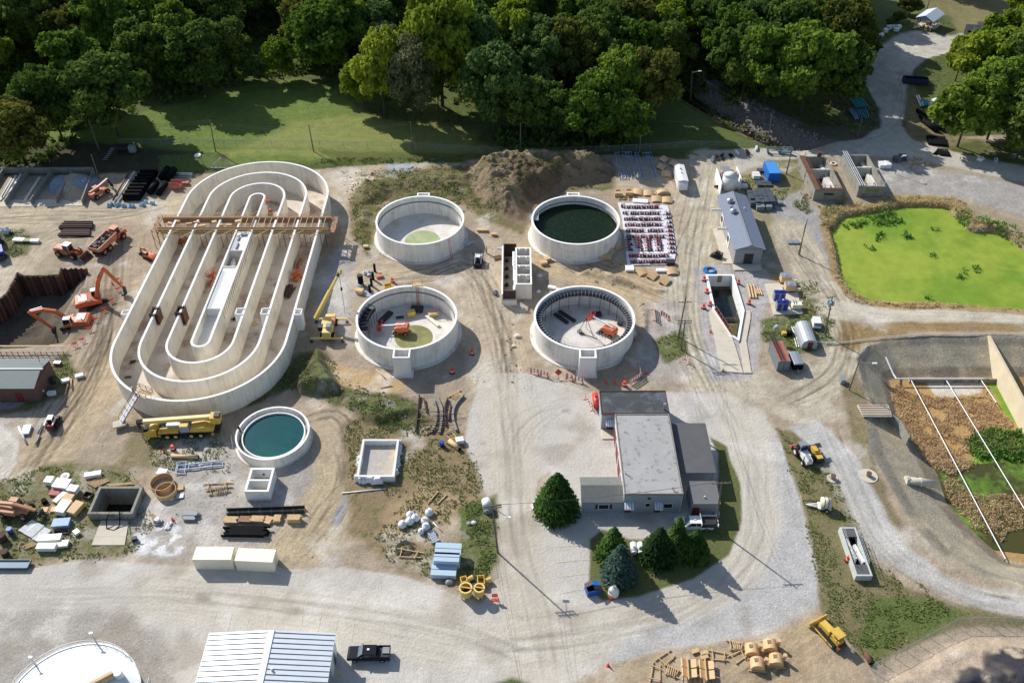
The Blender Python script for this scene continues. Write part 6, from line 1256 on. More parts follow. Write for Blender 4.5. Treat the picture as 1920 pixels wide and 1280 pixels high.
# upper-left pipe yard
for k in range(8):
    x0=232+(7-k)*4.6; y0=376-(7-k)*6.4
    a=g(x0,y0); ps=[]
    for j,(dy,dz) in enumerate(((0,.5),(.95,.5),(.48,1.3))): ps.append(((a[0],a[1]+dy),(a[0]+4.2,a[1]+dy),dz))
    cyls('pipe_bundle',f'bundle of fat black plastic pipes, {ORD[7-k]} from the front of the stacked row','pipes',ps,.5,blk,group='black pipe bundles left of the racetrack basin')
onep('long_pipe','long rust-brown pipe on timber beside the black pipe stacks','pipe',(213,379),(242,328),.22,rust,.5,endm=rust); onep('long_pipe','long shiny white pipe on timber beside the black pipe stacks','pipe',(221,378),(253,326),.27,wht,.55,endm=gry)
for (x,y),lab in (((312,331),'fat black pipe section, upper left of four beyond the black bundles'),((324,333),'fat black pipe section, upper right of four beyond the black bundles'),((291,358),'fat black pipe section, lower left of four beyond the black bundles'),((307,360),'fat black pipe section, lower right of four beyond the black bundles')): onep('pipe_section',lab,'pipe',(x-8,y+8),(x+4,y-10),.85,blk,.9,16)
for k,(x,y) in enumerate(((204,387),(214,384),(221,386),(232,387),(247,388),(266,386),(272,380),(287,382))):
    t=T('wrapped_bundle',f'teal and white wrapped fitting bundle, {ORD[k]} from the left in front of the black pipes','bundle',g(x,y),group='wrapped bundles in front of the black pipes'); b=M(); random.seed(k)
    for i in range(7): b.cyl((random.uniform(-.7,.7),random.uniform(-.4,.4),.0),(random.uniform(-.7,.7),random.uniform(-.4,.4),random.uniform(.4,.9)),random.uniform(.2,.4),.15,n=7)
    b.o('wrapping',bagb,t)
t=T('pink_crates','pinkish steel crate frame with boxes beside the round black sections','crate',g(331,352)); M().box(0,0,.1,2.6,1.6,.9).o('box',orp,t); b=M()
for s in (-1,1): b.box(0,s*.8,1,2.7,.06,.9,0).box(s*1.3,0,1.3,.06,1.6,.06)
each(b,'rail',contr,t); M().box(2,1.5,0,1.6,1.0,.8).o('spool',contr,t)
for k,(y,m_2) in enumerate(((326,wht),(329,stl),(333,gry))): onep('steel_tube',f'{ORD[k]} pale steel tube beside the top left of the racetrack basin','tube',(326,y),(362,y+.5),.2,m_2)
for (x,y,l,h_,lab) in ((146,425,8,1.2,'dark steel beam bundle with white straps, upper of the pair on the left dirt road'),(142,438,7.5,.7,'rusty steel beam bundle, lower of the pair on the left dirt road')):
    t=T('beam_bundle',lab,'steel beams',g(x,y)); b=M()
    for k in range(6): b.box(0,-1.1+k*.42,.15,l*(1-.03*k),.3,h_*.5*(1+.3*(k%2)))
    each(b,'beam',rustd,t); each(M().box(-l*.3,0,.05,.2,2.8,.12).box(l*.3,0,.05,.2,2.8,.12),'bearer',lumd,t)
onep('loose_beam','single dark beam lying below the rusty beam bundle','steel beam',(115,446),(175,444),.12,rustd,n=4)
t=T('steel_flatbed','cream flat steel frame with a curved end at the left dirt road','steel frame',g(46,453),R(-4)); M().box(-1.2,0,.3,2.6,1.3,.4).o('flat_panel',cream,t); M().box(.9,0,.3,1.5,1.2,.35).o('middle_panel',mat('olive_panel',(150,150,110),.7,.1,2),t); M().box(2.7,-.1,.2,2.0,1.0,.5).o('end_panel',conctop,t)
t=T('lift_bag','white bulk bag hopper on the grass at the left edge','bag',g(12,437)); M().box(0,0,0,1.4,1.2,1.2).box(-.4,0,1.2,.5,1,.5,.2,.3,.5).box(.4,.1,1.2,.5,1,.45,-.2,.3,.5).o('bag',bagw,t); M().box(1.4,-.2,0,.6,.5,.6).o('motor',dk,t)
for (x,y,lab) in ((-4,455,'blue truck cab cut by the left edge, upper one'),(2,482,'blue machine with dark frame cut by the left edge, lower one')):
    t=T('blue_machine',lab,'machine',g(x,y),R(-60)); M().box(0,0,.6,3.2,2.0,1.7).o('body',blud,t); M().box(1.8,0,.5,1.2,1.6,1.0).o('frame',dk,t)
    for s in (-1,1): wheel(t,.8,s*1.0,.5,.35,dk)
# upright black pipes and gear beside the raised crane
for k,(x,y,yt,r_) in enumerate(((677,534,516,.62),(703,509,495,.28),(700,524,510,.28),(697,536,521,.28),(694,549,534,.28))):
    b=g(x,y); h_=hpx(b,(x,yt)); t=T('standing_pipe',['fat upright black pipe standing left of the four slimmer ones','slim upright black pipe, rearmost of four in line','slim upright black pipe, second from the rear of four','slim upright black pipe, third from the rear of four','slim upright black pipe, nearest to the tank wall'][k],'pipe',b,group='upright black pipes'); M().cyl((0,0,0),(0,0,h_),r_,n=14).o('pipe',blk,t,True); M().cyl((0,0,h_-.02),(0,0,h_+.02),r_*.86,n=14).o('pipe_end',dk,t)
def heap(name,label,cat,p,m,n=7,sx=1.,sy=.7,h=.8,kind='lump',seed=1,z=0):
    random.seed(seed); t=T(name,label,cat,g(*p),z=z); b=M()
    for i in range(n): b.cyl((random.uniform(-sx,sx),random.uniform(-sy,sy),0),(random.uniform(-sx,sx)*.8,random.uniform(-sy,sy)*.8,random.uniform(.4,1)*h),random.uniform(.25,.55)*h+.12,.1*h,n=6)
    b.o(kind,m,t); return t
heap('plastic_heap','crumpled white plastic heap behind the upright black pipes','plastic',(689,513),bagw,8,1.0,.7,.9)
def crate(label,p,sx,sy,h,m,rz=0,cat='crate',name='crate',open_=False,z=0,lidm=None,ph=0):
    t=T(name,label,cat,g(*p),rz,z=z)
    if open_: walls(M(),-sx/2,sx/2,-sy/2,sy/2,0,h,.08).o('box_side',m,t); M().box(0,0,0,sx-.1,sy-.1,.1).o('box_floor',dk,t)
    else: M().box(0,0,.1,sx,sy,h-.1).o('box',m,t); M().box(0,0,h,sx+.06,sy+.06,.06).o('lid',lidm or m,t)
    each(M().box(-sx*.35,0,0,.12,sy,.1).box(sx*.35,0,0,.12,sy,.1),'runner',lumd,t); return t
crate('yellow steel bin touching the back wall of the lift tank',(728,540),1.6,1.2,.9,ylb,.3,'bin','steel_bin',True); crate('tan timber box left of the nearest upright pipe',(675,549),1.5,1.2,.9,ply,-.3)
crate('silver case on the tan box beside the upright pipes',(676,538),1.2,1.0,.6,glb,.2); crate('pink and white pallet of bags beside the slim black pipes',(711,519),1.4,1.2,.5,orp,.4,'pallet','pallet')
crate('flat grey plate at the foot of the upright pipes',(690,552),2.6,1.4,.12,stl,-.5,'plate','steel_plate')
# steel ladder frames
def truss_frame(label,p,q,w,nrung,wide=(),m=stb,group=None):
    a,b=g(*p),g(*q); L_=dist(a,b); t=T('steel_truss',label,'steel frame',mid(a,b),ang(a,b),group)
    each(M().box(0,w/2,.15,L_,.1,.28).box(0,-w/2,.15,L_,.1,.28),'chord',m,t); b_=M()
    for k in range(nrung+1): b_.box(-L_/2+L_*k/nrung,0,.2,.09,w,.14)
    each(b_,'rung',m,t); c=M()
    for s in wide:
        x=s*L_*.42; c.box(x,w*1.25,.15,L_*.2,.08,.2).box(x,-w*1.25,.15,L_*.2,.08,.2).box(x-L_*.1,0,.3,.08,w*2.6,.12).box(x+L_*.1,0,.3,.08,w*2.6,.12)
    if wide: each(c,'end_frame',m,t)
truss_frame('blue-grey steel ladder frame, leftmost of four behind the plywood forms',(1156,288),(1170,336),.9,10,(-1,)[:0] or (1,)); truss_frame('blue-grey steel ladder frame, second from the left of four behind the plywood forms',(1175,288),(1188,335),.9,10,(-1,))
truss_frame('blue-grey steel ladder frame, third from the left of four behind the plywood forms',(1193,288),(1206,335),.9,10,(1,)); truss_frame('blue-grey steel ladder frame, rightmost of four behind the plywood forms',(1213,289),(1229,335),.9,10,(-1,))
truss_frame('blue-grey steel ladder frame on the gravel below the yellow truck crane',(333,879),(418,870),1.1,4,(-1,))
# curved plywood forms
def form(label,p,rz,w=2.6,l=1.9,arc=.35,tilt=.25,group='curved plywood forms round the racks'):
    t=T('plywood_form',label,'plywood form',g(*p),rz,group); n=8; vs=[]
    for th in (0,.06):
        for i in range(n+1):
            x=-w/2+w*i/n; z=arc*(1-(2*i/n-1)**2)+.35+th
            for y in (-l/2,l/2): vs.append((x,y,z+y*tilt))
    K=2*(n+1); f=[]
    for i in range(n): a=2*i; f+=[(a,a+1,a+3,a+2),(K+a,K+a+2,K+a+3,K+a+1),(a,a+2,K+a+2,K+a),(a+1,K+a+1,K+a+3,a+3)]
    f+=[(0,K,K+1,1),(K-2,K-1,2*K-1,2*K-2)]
    M().add(vs,f).o('curved_sheet',ply,t)
    for y in (-l*.4,l*.4): M().xz([(-w/2,.0),(w/2,.0),(w/2,.33+y*tilt),(w/4,.33+arc*.72+y*tilt),(0,.33+arc+y*tilt),(-w/4,.33+arc*.72+y*tilt),(-w/2,.33+y*tilt)],y-.04,y+.04).o('rib',lum,t)
    M().box(.2,0,.05,.3,.3,.2).o('block',lumd,t)
FP=[((1246,301),.9),((1241,315),1.0),((1265,309),.8),((1249,329),-.1),((1196,363),-.3),((1216,365),-.1),((1231,376),0),((1251,378),-.1),((1204,512),.5),((1224,519),.9),((1260,511),.1),((1247,529),.9)]
RN=['top of the short column','second down the short column','right beside the short column','lowest of the short column','third from the left in the upper row','fourth from the left in the upper row','left of the pair just behind the sheet','right of the pair just behind the sheet','leftmost in the lower fan','middle of the lower fan','beside the sheet corner in the lower fan','nearest to the road in the lower fan']
for (p,a),nm in zip(FP,RN): form('tan curved plywood form, '+nm,p,a)
form('tan curved plywood form bowed strongly, at the right end of the upper row',(1243,363),.1,3.2,1.3,.7,.1)
for p,nm,a in (((1157,464),'upper of two barrel-arched plywood forms beside the filled tank',.5),((1143,471),'lower of two barrel-arched plywood forms beside the filled tank',.5)): form(nm,p,a,1.9,2.2,.9,.05)
for p,nm in (((1159,366),'U-shaped plywood form at the left end of the upper row'),((1179,365),'U-shaped plywood form second from the left in the upper row')):
    t=T('curved_box_form',nm,'plywood form',g(*p)); M().ring(0,0,.75,.9,0,1.2,14,-PI*.1,PI*1.1).o('curved_sheet',ply,t); M().box(0,-.5,0,1.9,.9,1.15).o('box',lum,t)
for p,sx,sy,h_,nm,a in (((1193,379),1.8,1.5,.5,'slatted plywood box, left of the pair above the white sheet',-.1),((1207,380),1.8,1.5,.5,'slatted plywood box, right of the pair above the white sheet',-.1),((1180,506),1.8,1.7,.6,'slatted plywood box at the lower left corner of the white sheet',0),((1135,484),2.8,1.6,.6,'long plywood crate between the filled tank and the rods',-.15),((1241,509),2.6,.9,.5,'narrow plywood tray at the lower edge of the white sheet',0),((1256,495),1.8,1.4,.9,'dark open box at the lower right corner of the white sheet',0),
    ((1026,488),1.5,1.1,.7,'small plywood box, upper of two in the dirt path',.5),((1019,495),1.5,1.2,.7,'small plywood box, lower of two in the dirt path',.3),((1035,541),1.7,.8,.5,'white block, left of two behind the form-ringed tank',-.3),((1049,545),1.6,.6,.4,'white block, right of two behind the form-ringed tank',-.3),((904,433),2.4,.9,.5,'long tan plank box right of the empty tank',0),((926,441),1.1,.7,.5,'small tan box near the four-cell building',0),((878,458),1.4,1.8,.15,'grey plate leaning in the empty tank shadow',-.6),((686,464),1.1,.8,.5,'pale crate on the weeds left of the empty tank',0)):
    crate(nm,p,sx,sy,h_,dk if 'dark' in nm else conctop if 'white' in nm else stl if 'grey plate' in nm else ply,a,'box','timber_box')
# lumber frames left from form building
def lframe(label,p,rz,L_=3.2,k=0):
    t=T('timber_bracing',label,'timber frame',g(*p),rz); b=M().box(0,.6,.1,L_,.12,.16).box(.2,-.6,.1,L_*.8,.12,.16,.15).box(-L_*.3,0,.26,.12,1.8,.12,.1).box(L_*.25,0,.26,.12,1.6,.12,-.15)
    if k: 
        for i in range(4): b.box(-.5+i*.3,0,.4,.12,1.3,.1,.2)
    each(b,'timber',lum if k<2 else lumd,t); return t
for p,a,L_,k,nm in (((1165,372),.1,2.6,0,'thin timber frame at the left end below the U-shaped forms'),((1183,372),.1,2.4,0,'thin timber frame right of the other one below the U-shaped forms'),((1148,497),.6,2.6,0,'splayed thin timbers below the barrel-arched forms'),((1165,498),-.6,2.2,0,'short splayed timbers left of the slatted corner box'),
    ((408,912),.08,5.2,0,'long timber frame on the gravel between the plywood rings and the splitter box'),((411,921),.1,4.6,2,'weathered timber frame just below the long one on the gravel'),
    ((1248,1234),.6,3.0,0,'A-shaped timber brace at the left end of the kettle forms'),((1229,1262),1.3,3.4,0,'timber brace standing nearest the lower edge, left of the benches'),((1260,1260),-.5,2.6,1,'slatted timber brace left of the two benches'),((1347,1230),-.2,3.0,0,'timber brace right of the small blocks'),((1384,1231),.4,3.0,0,'timber brace pointing at the kettle forms'),((1380,1211),-.2,3.0,1,'dark slatted timber brace above the kettle forms'),
    ((805,806),.5,3.2,0,'loose timbers at the foot of the curved steel ribs'),((846,818),-1.0,3.5,0,'two long timbers right of the blue drum'),((856,742),.7,3.0,1,'bundle of yellow-brown timbers above the curved steel ribs'),((768,1039),-.2,4.6,0,'timber poles crossed on the weeds left of the blue-grey stack')): lframe(nm,p,a,L_,k)
for (p,q,nm) in (((705,693),(723,711),'pale plank lying below the lift tank, right one'),((713,727),(736,724),'short pale plank on the sandy patch'),((802,945),(822,922),'long thin timber, left of the pair on the weeds'),((820,946),(838,928),'long thin timber, right of the pair on the weeds'),((812,980),(828,996),'pair of white laths beside the white bags'),((641,925),(724,917),'white rope-like line below the plastic-wrapped foundation'),((433,817),(437,841),'pink pole beside the teal tank'),((1206,568),(1199,575),'white plank bridging the dug edge of the form-ringed tank')): onep('plank',nm,'plank',p,q,.11,lum if 'timber' in nm or 'plank' in nm else wht,.15,4,endm=lum)
# white sheet with rows of rusty brackets
o=M().prism(W([(1158,381),(1251,387),(1257,402),(1268,475),(1262,497),(1176,499),(1166,410)]),.0,.14); o=o.o('ground_sheet',sheetw); o.location.z=.12; tag(o,'large white sheet spread on the yard under rows of rusty brackets','sheet')
br0=T('steel_bracket','rusty red triangular steel bracket lying with its rows on the white sheet','steel bracket',g(1165,389),z=.27,group='rusty brackets on the white sheet')
M().box(0,0,.0,.12,1.6,.12).box(.45,0,.7,.9,.1,.1).bar((0,.7,.1),(.85,0,.75),.1).bar((0,-.7,.1),(.85,0,.75),.1).o('bracket',mat('bracket_red',(166,94,90),.7,.3,2),br0); M().box(.1,-.2,.1,.5,.5,.35).o('plate',dk,br0)
spots=[]
for y,x0,x1,n in ((391,1166,1232,15),(402,1168,1233,15),(413,1170,1236,15),(424,1172,1238,14),(435,1174,1240,14),(446,1176,1242,14),(482,1180,1250,15),(493,1183,1250,15)): spots+=[(x0+(x1-x0)*k/(n-1),y,0) for k in range(n)]
for x in (1178,1196,1214,1233): spots+=[(x+k*.6+e,452+k*5,PI/2) for k in range(5) for e in (-2.5,2.5)]
spots+=[(1251+k*.9+e,404+k*8,PI/2) for k in range(10) for e in (-2,2.5)]
random.seed(4)
for i,(x,y,a) in enumerate(spots):
    if i==0 or random.random()<.03: continue
    dup(br0,g(x+random.uniform(-.6,.6),y+random.uniform(-.6,.6)),a+random.uniform(-.2,.2),scale=random.uniform(.75,.95))
# curved steel ribs
cb=[[(812,749),(818,771),(816,797),(808,812)],[(818,744),(828,767),(828,790),(824,813)],[(869,742),(853,762),(849,784),(856,809)],[(787,743),(783,775),(779,811)],[(795,749),(800,775)],[(840,749),(834,768),(836,800)],[(846,760),(841,790)]]
for k,(pts,nm) in enumerate(zip(cb,('leftmost long curved steel rib, bowed right','second long curved steel rib, bowed right','rightmost curved steel rib, bowed left','straightish dark bundle at the left of the curved ribs','short dark curved piece near the left bundle','thin curved rod between the two bowed groups','short straight rail right of the bowed groups'))):
    P=W(pts); t=T('curved_rib',nm,'steel rib',P[0]); pp_=[(x-P[0][0],y-P[0][1]) for x,y in P]; sm_=[]
    for i in range(len(pp_)-1):
        for u in (0,.33,.66): 
            p0=pp_[max(i-1,0)];p1=pp_[i];p2=pp_[i+1];p3=pp_[min(i+2,len(pp_)-1)]
            sm_.append(tuple(.5*((2*p1[j])+(-p0[j]+p2[j])*u+(2*p0[j]-5*p1[j]+4*p2[j]-p3[j])*u*u+(-p0[j]+3*p1[j]-3*p2[j]+p3[j])*u**3) for j in (0,1)))
    sm_.append(pp_[-1]); M().wall(sm_,.42 if k<3 else .25,.15,.55).o('rib',concold if k<3 else rustd,t); M().box(*sm_[len(sm_)//2],0,1.2,.15,.15).o('bearer',lumd,t)
for k in range(9): onep('rebar_rod',f'thin rod lying across the curved ribs, {ORD[k]} from the top','rod',(786+random.uniform(-3,10),777+k*4.2),(855+random.uniform(-30,20),775+k*4.2),.05,lumd if k%2 else dk,.6,4)
onep('tan_pipe','tan cardboard-coloured pipe right of the blue drum','pipe',(843,829),(862,845),.45,ply)
def drum(label,p,m,h_=.95,r_=.33,name='drum',lying=0):
    t=T(name,label,'drum',g(*p)); M().cyl((0,0,0),(0,0,h_),r_,n=14).o('shell',m,t,True); each(M().cyl((0,0,h_*.33),(0,0,h_*.36),r_*1.05,n=14).cyl((0,0,h_-.04),(0,0,h_+.02),r_*1.04,n=14),'hoop',m,t)
drum('blue drum at the foot of the curved steel ribs',(829,836),blud,1.1,.42); drum('blue barrel on the grass at the far left below the telehandler',(21,999),bin_,1.2,.45); drum('dark round drum beside the tan trays, behind the telehandler bucket',(85,943),blk,.9,.45); drum('black drum at the far left, lowest one',(11,1040),rustd,1.0,.6); drum('dark stacked drum at the far left, upper one',(6,1012),rustd,1.4,.7)
crate('white box with a black hole beside the tan pipe',(862,829),1.4,1.1,.9,wht,.2,'box','white_box')
# plywood rings, tan pipe, mixers, dark stacks
for p,nm in (((306,910),'upper left of two big open plywood rings on the gravel'),((313,925),'lower right of two big open plywood rings on the gravel')):
    t=T('plywood_ring',nm,'plywood ring',g(*p)); M().ring(0,0,1.65 if 'lower' in nm else 1.9,1.72 if 'lower' in nm else 1.97,0,1.1,40).o('ring',ply,t); M().ring(0,0,1.58 if 'lower' in nm else 1.83,1.66 if 'lower' in nm else 1.9,.5,.62,40).o('hoop',lumd,t)
onep('tan_pipe','long tan pipe lying below the front wheels of the truck crane','pipe',(322,857),(373,859),.36,mat('tan_pipe_plastic',(214,176,128),.6,.05,2))
def stack(label,p,l,w,h,m,rz=0,n=5,cat='lumber stack',name='lumber_stack',lay=2,group=None):
    t=T(name,label,cat,g(*p),rz,group); random.seed(int(p[0]*7+p[1])); b=M()
    for L_ in range(lay):
        for i in range(n): b.box(random.uniform(-.08,.08)*l,-w/2+w*(i+.5)/n,.12+h*L_/lay,l*random.uniform(.86,1),w/n*.88,h/lay*.86)
    each(b,'board',m,t); each(M().box(-l*.3,0,0,.12,w*1.05,.12).box(l*.3,0,0,.12,w*1.05,.12),'bearer',lumd,t); return t
for p,l,w,h_,m_2,a,nm in (((433,977),2.3,1.3,.5,lum,-.05,'pinkish lumber stack, leftmost of six below the silt fences'),((460,976),2.1,1.2,.5,formw,-.05,'brown lumber stack, second from the left of six below the silt fences'),((484,976),2.3,1.2,.6,lum,-.05,'light lumber stack, third from the left of six below the silt fences'),((503,977),1.5,1.5,.4,ply,-.25,'tilted plywood stack, fourth from the left below the silt fences'),((521,975),1.3,1.4,.6,lum,0,'small lumber stack, fifth from the left below the silt fences'),((553,976),2.3,1.1,1.0,lum,0,'tall lumber stack, rightmost of six below the silt fences'),
    ((358,966),2.7,.9,.6,gry,-.02,'dark grey beam stack, upper one on the gravel'),((356,974),2.1,.7,.5,gry,-.02,'dark grey beam stack, lower one on the gravel'),((243,890+15),0,0,0,None,0,None)):
    if nm: stack(nm,p,l,w,h_,m_2,a)
t=stack('long bundle of black steel beams with a small timber cross on top',(462,999),7.0,1.9,.8,blk,-.02,7,'steel beams','beam_bundle'); t=stack('grey pallet board beside the plywood rings',(337,915),1.5,1.3,.2,lum,.3,6,'pallet','pallet',1); stack('dark plate leaning beside the plywood rings',(339,931),1.3,1.0,.2,stl,.2,1,'plate','steel_plate',1)
crate('white pallet of fittings above the plywood rings',(305,887),1.6,1.2,.5,conctop,-.2,'pallet','pallet')
for y,nm in ((953,'upper black silt fence below the splitter box'),(962,'lower black silt fence below the splitter box')):
    a,b_=g(426,y+5),g(572,y); t=T('silt_fence',nm,'silt fence',(0,0)); M().wall([a,mid(a,b_),b_],.06,0,.8).o('fabric',mat('silt_fabric',(52,56,52),.9,.1,2),t); ps=M()
    for k in range(8): ps.box(a[0]+(b_[0]-a[0])*k/7,a[1]+(b_[1]-a[1])*k/7,0,.06,.06,1.2)
    each(ps,'stake',lum,t)
t=T('mixer_cone','white mixing drum with a curved chute by the sump','mixer',g(296,978)); M().cyl((0,0,.0),(0,0,.3),.8,n=16).o('base',gry,t); M().cyl((-.2,0,.3),(-1.0,.8,1.1),.55,.2,n=12).o('cone',ply,t); M().cyl((0,0,.3),(0,0,.9),.4,n=12).o('hub',wht,t)
heap('spill_bag','torn white bag on the gravel next to a small red cone','bag',(317,985),bagw,5,.3,1.0,.5,seed=4)
t=T('hose','thin green hose draped over the sump edge onto the ground','hose',(0,0)); M().tube([(x,y,z) for (x,y),z in ((g(264,912),1.6),(g(250,895),.1),(g(246,885),.1))]+[],.05,5).tube([(x,y,z) for (x,y),z in ((g(240,958,1.6),1.6),(g(240,975),.3),(g(245,1000),.1))],.06,5).o('hose',mat('green_hose',(90,120,96),.5,.05,2),t)
crate('small dark pump at the end of the green hose',(253,1012),.8,.6,.6,dk,.3,'pump','small_pump')
# goods on the grass, lower left
DB=[((95,905),1.3,1.3,1.0,'white cube box, leftmost beside the round white lid','w',-.1),((119,912),2.6,2.0,1.0,'large white table-like box below the round white lid','w',-.15),((105,925),1.7,1.4,.5,'crate of red parts below the large white box','r',-.1),((114,934),.8,2.4,.5,'long upright white box in the middle of the goods','w',-.45),((140,922),1.6,1.3,1.1,'white box with a dark round hole on its top','w',-.2),((131,935),1.6,1.3,.7,'tan tray of fittings below the holed white box','t',-.2),
 ((122,956),1.8,2.6,1.2,'tall stack of cream boards in the middle of the goods','c',-.2),((144,957),1.6,2.5,1.0,'tan wrapped board stack right of the cream stack','t',-.35),((117,984),2.7,1.6,.8,'blue wrapped stack below the cream boards','b',.1),((116,999),2.4,.8,.4,'dark slatted rack below the blue stack','d',.1),((96,1013),3.6,1.2,.9,'stack of long white sheets, upper of two','w',.08),((90,1029),3.0,1.1,.9,'stack of long grey-white sheets, lower of two','g',.0),((119,1022),1.8,1.2,.6,'cream box stack beside the white sheets','c',.1),
 ((84,957),1.1,1.0,.3,'small open tray left of the pink planks','t',.1),((102,956),.9,1.0,.3,'small open tray right of the pink planks','t',.1),((166,931),1.5,1.2,.6,'dark planter box with soil left of the sump','d',-.3),((176,893),2.7,.9,.8,'long white box at the top of the goods','w',.22),((145,1000),1.0,.8,.6,'white pump fittings between the blue stack and the weeds','w',-.7),
 ((109,683),1.3,.8,.6,'brown crate with a white lid beside the brick building','x',-.1),((124,716),1.5,.8,.6,'white concrete block right of the brick building, left one','w',.35),((150,707),1.4,.8,.6,'white concrete block right of the brick building, right one','w',.4),((98,740),1.4,.8,.7,'white concrete block at the shaded corner of the brick building','w',.1),((51,808),1.3,2.2,.5,'white sheet stack on the grass left of the red track loader','w',.15)]
MM={'w':wht,'r':contr,'t':ply,'c':cream,'b':mat('blue_wrap',(120,154,186),.5,.15,2),'d':rustd,'g':conctop,'x':brick}
for p,sx,sy,h_,nm,k,a in DB: crate(nm,p,sx,sy,h_,MM[k],a,'box' if 'stack' not in nm else 'stack','goods_box',open_=k in('d',),lidm=wht if k=='x' else None)
t=T('round_cover','round white lid lying at the top of the goods','lid',g(123,894)); M().cyl((0,0,.1),(0,0,.35),.75,n=20).o('lid',wht,t); M().cyl((0,0,.35),(0,0,.42),.4,n=16).o('rim',gry,t)
for p,q,n,r_,nm in (((36,996),(62,976),5,.16,'bundle of white pipes, upper left of three on the grass'),((46,1002),(70,980),6,.16,'bundle of white pipes, middle of three on the grass'),((62,1012),(86,990),5,.17,'bundle of white pipes, lower right of three on the grass'),((40,1026),(62,1017),4,.1,'scatter of thin pale sticks below the pipe bundles'),((162,907),(190,894),7,.13,'fan of pale timbers above the planter box'),((88,960),(99,946),3,.14,'pinkish planks between two small trays'),((200,909),(246,905),3,.10,'pale ladder-like timbers along the back of the sump')): pipe_row(nm,p,q,n,r_,lum if 'timber' in nm or 'plank' in nm or 'stick' in nm else wht,(2.6,1.3))
for p,q,nm in (((36,802),(50,832),'long white beam on the grass beside the white sheet stack'),((134,712),(135,730),'pale timber post standing by the brick building, upper one'),((128,722),(123,742),'pale timber post standing by the brick building, lower one'),((80,795),(72,815),'grey pipe clutter left of the red track loader'),((75,818),(68,835),'tan log below the grey pipe clutter')): onep('timber_piece',nm,'timber',p,q,.22 if 'beam' in nm else .16,conctop if 'white' in nm else gry if 'grey' in nm else lum,.3,4,endm=lum)
t=T('steel_flatbed','long green steel flatbed frame at the lower left edge','steel frame',g(24,1061)); M().box(0,0,.3,5.6,1.5,.15).o('deck',glb,t); each(M().box(0,.75,.3,5.6,.12,.4).box(0,-.75,.3,5.6,.12,.4).box(2.8,0,.3,.12,1.5,.4),'rail',mat('dark_green_steel',(40,80,72),.5,.1,2),t)
# bags, blue-grey stack, yellow forms, entrance
for k,p in enumerate(((755,986),(768,980),(770,968),(779,973),(805,963),(797,979),(799,990),(790,998))):
    t=T('bulk_bag',['white bulk bag, leftmost of the left cluster','white bulk bag, second from the left of the left cluster','white bulk bag, topmost of the left cluster','white bulk bag, rightmost of the left cluster','white bulk bag standing alone above the others','white bulk bag, upper one of the right cluster','white bulk bag, middle one of the right cluster','white bulk bag, lowest and smallest of all'][k],'bulk bag',g(*p),k*.7,'white bulk bags on the weeds'); s=.8 if k==7 else 1.05; t.scale=(s,)*3
    n=12; vs=[]; random.seed(k)
    for j,(rr,z) in enumerate(((.55,0),(.68,.3),(.66,.65),(.5,.9),(.25,.95),(.12,1.1))):
        for i in range(n): a=2*PI*i/n; q=rr*(1+random.uniform(-.09,.09)); vs.append((q*cos(a),q*sin(a),z+random.uniform(-.03,.03)))
    M().add(vs,[(j*n+i,j*n+(i+1)%n,(j+1)*n+(i+1)%n,(j+1)*n+i) for j in range(5) for i in range(n)]+[tuple(range(5*n,6*n))]).o('bag',bagw,t,True); M().tube([(.1,.1,1.05),(.3,.0,1.25),(.35,-.2,.9)],.04,4).o('strap',dk,t)
t=T('grey_stack','tall strapped stack of blue-grey boards above the yellow forms','board stack',g(836,1062),R(-3)); sb3=mat('blue_grey_board',(176,200,216),.5,.05,2,stripes=(2,.12,.15,.3))
for dx,dy,z,l,w,h_ in ((-.15,-1.3,0,4.0,2.1,1.1),(.15,.9,0,4.2,2.5,1.3),(.25,2.0,1.3,4.2,2.2,.8),(.2,.4,1.3,4.0,1.7,.8)): 
    f=M().box(dx,dy,z+.1,l,w,h_-.1).o('board_layer',sb3,t); M().box(dx,dy,z+h_,l,.08,.02).o('strap',dk,f)
each(M().box(-1.2,0,0,.2,5.4,.1).box(1.2,0,0,.2,5.4,.1),'bearer',lumd,t)
for p,r_,nm in (((874,1117),.92,'left of two round yellow steel forms standing open on legs'),((899,1117),.76,'right of two round yellow steel forms standing open on legs')):
    t=T('round_form',nm,'steel form',g(*p)); M().ring(0,0,r_-.06,r_,.7,2.2,28).o('shell',ylw,t); M().ring(0,0,r_-.12,r_+.12,2.15,2.3,28).o('rim',ylc,t); M().ring(0,0,.3,r_-.06,.65,.72,20).o('bottom',dk,t); M().bar((-r_,.1,2.4),(r_,-.2,2.4),.12).o('cross_bar',ylc,t)
    for a in (.6,2.2,3.8,5.4): M().bar((r_*.9*cos(a),r_*.9*sin(a),0),(r_*.9*cos(a),r_*.9*sin(a),.9),.14).o('leg',ylw,t)
for p,sx,sy,nm,a in (((870,1092),1.0,1.0,'small yellow steel box left behind the round forms',.3),((902,1093),1.1,1.6,'open yellow steel box right behind the round forms',.1)):
    t=T('yellow_box',nm,'steel box',g(*p),a); walls(M(),-sx/2,sx/2,-sy/2,sy/2,.1,1.1,.1).o('side',ylw,t); M().box(.2,0,0,sx+.8,sy*.7,.1).o('base',ylw,t); M().cyl((sx*.5,0,.6),(sx*.5+1.0,.2,.6),.3,.4,n=10).o('chute',ylw,t)
crate('dark tilted plate between the two yellow boxes',(887,1090),.9,2.2,.3,dk,.3,'plate','steel_plate'); 
t=T('coiled_hose','faint coils of hose on the weeds left of the white bags','hose',g(757,1028)); 
for r_ in (1.4,1.2,1.0): M().ring(.1*r_,0,r_-.06,r_+.06,.05,.15,28).o('coil',dk,t)
stack('grey plastic pallet leaning near the blue-grey stack',(812,1006),1.3,2.6,.2,stl,.5,6,'pallet','pallet',1)
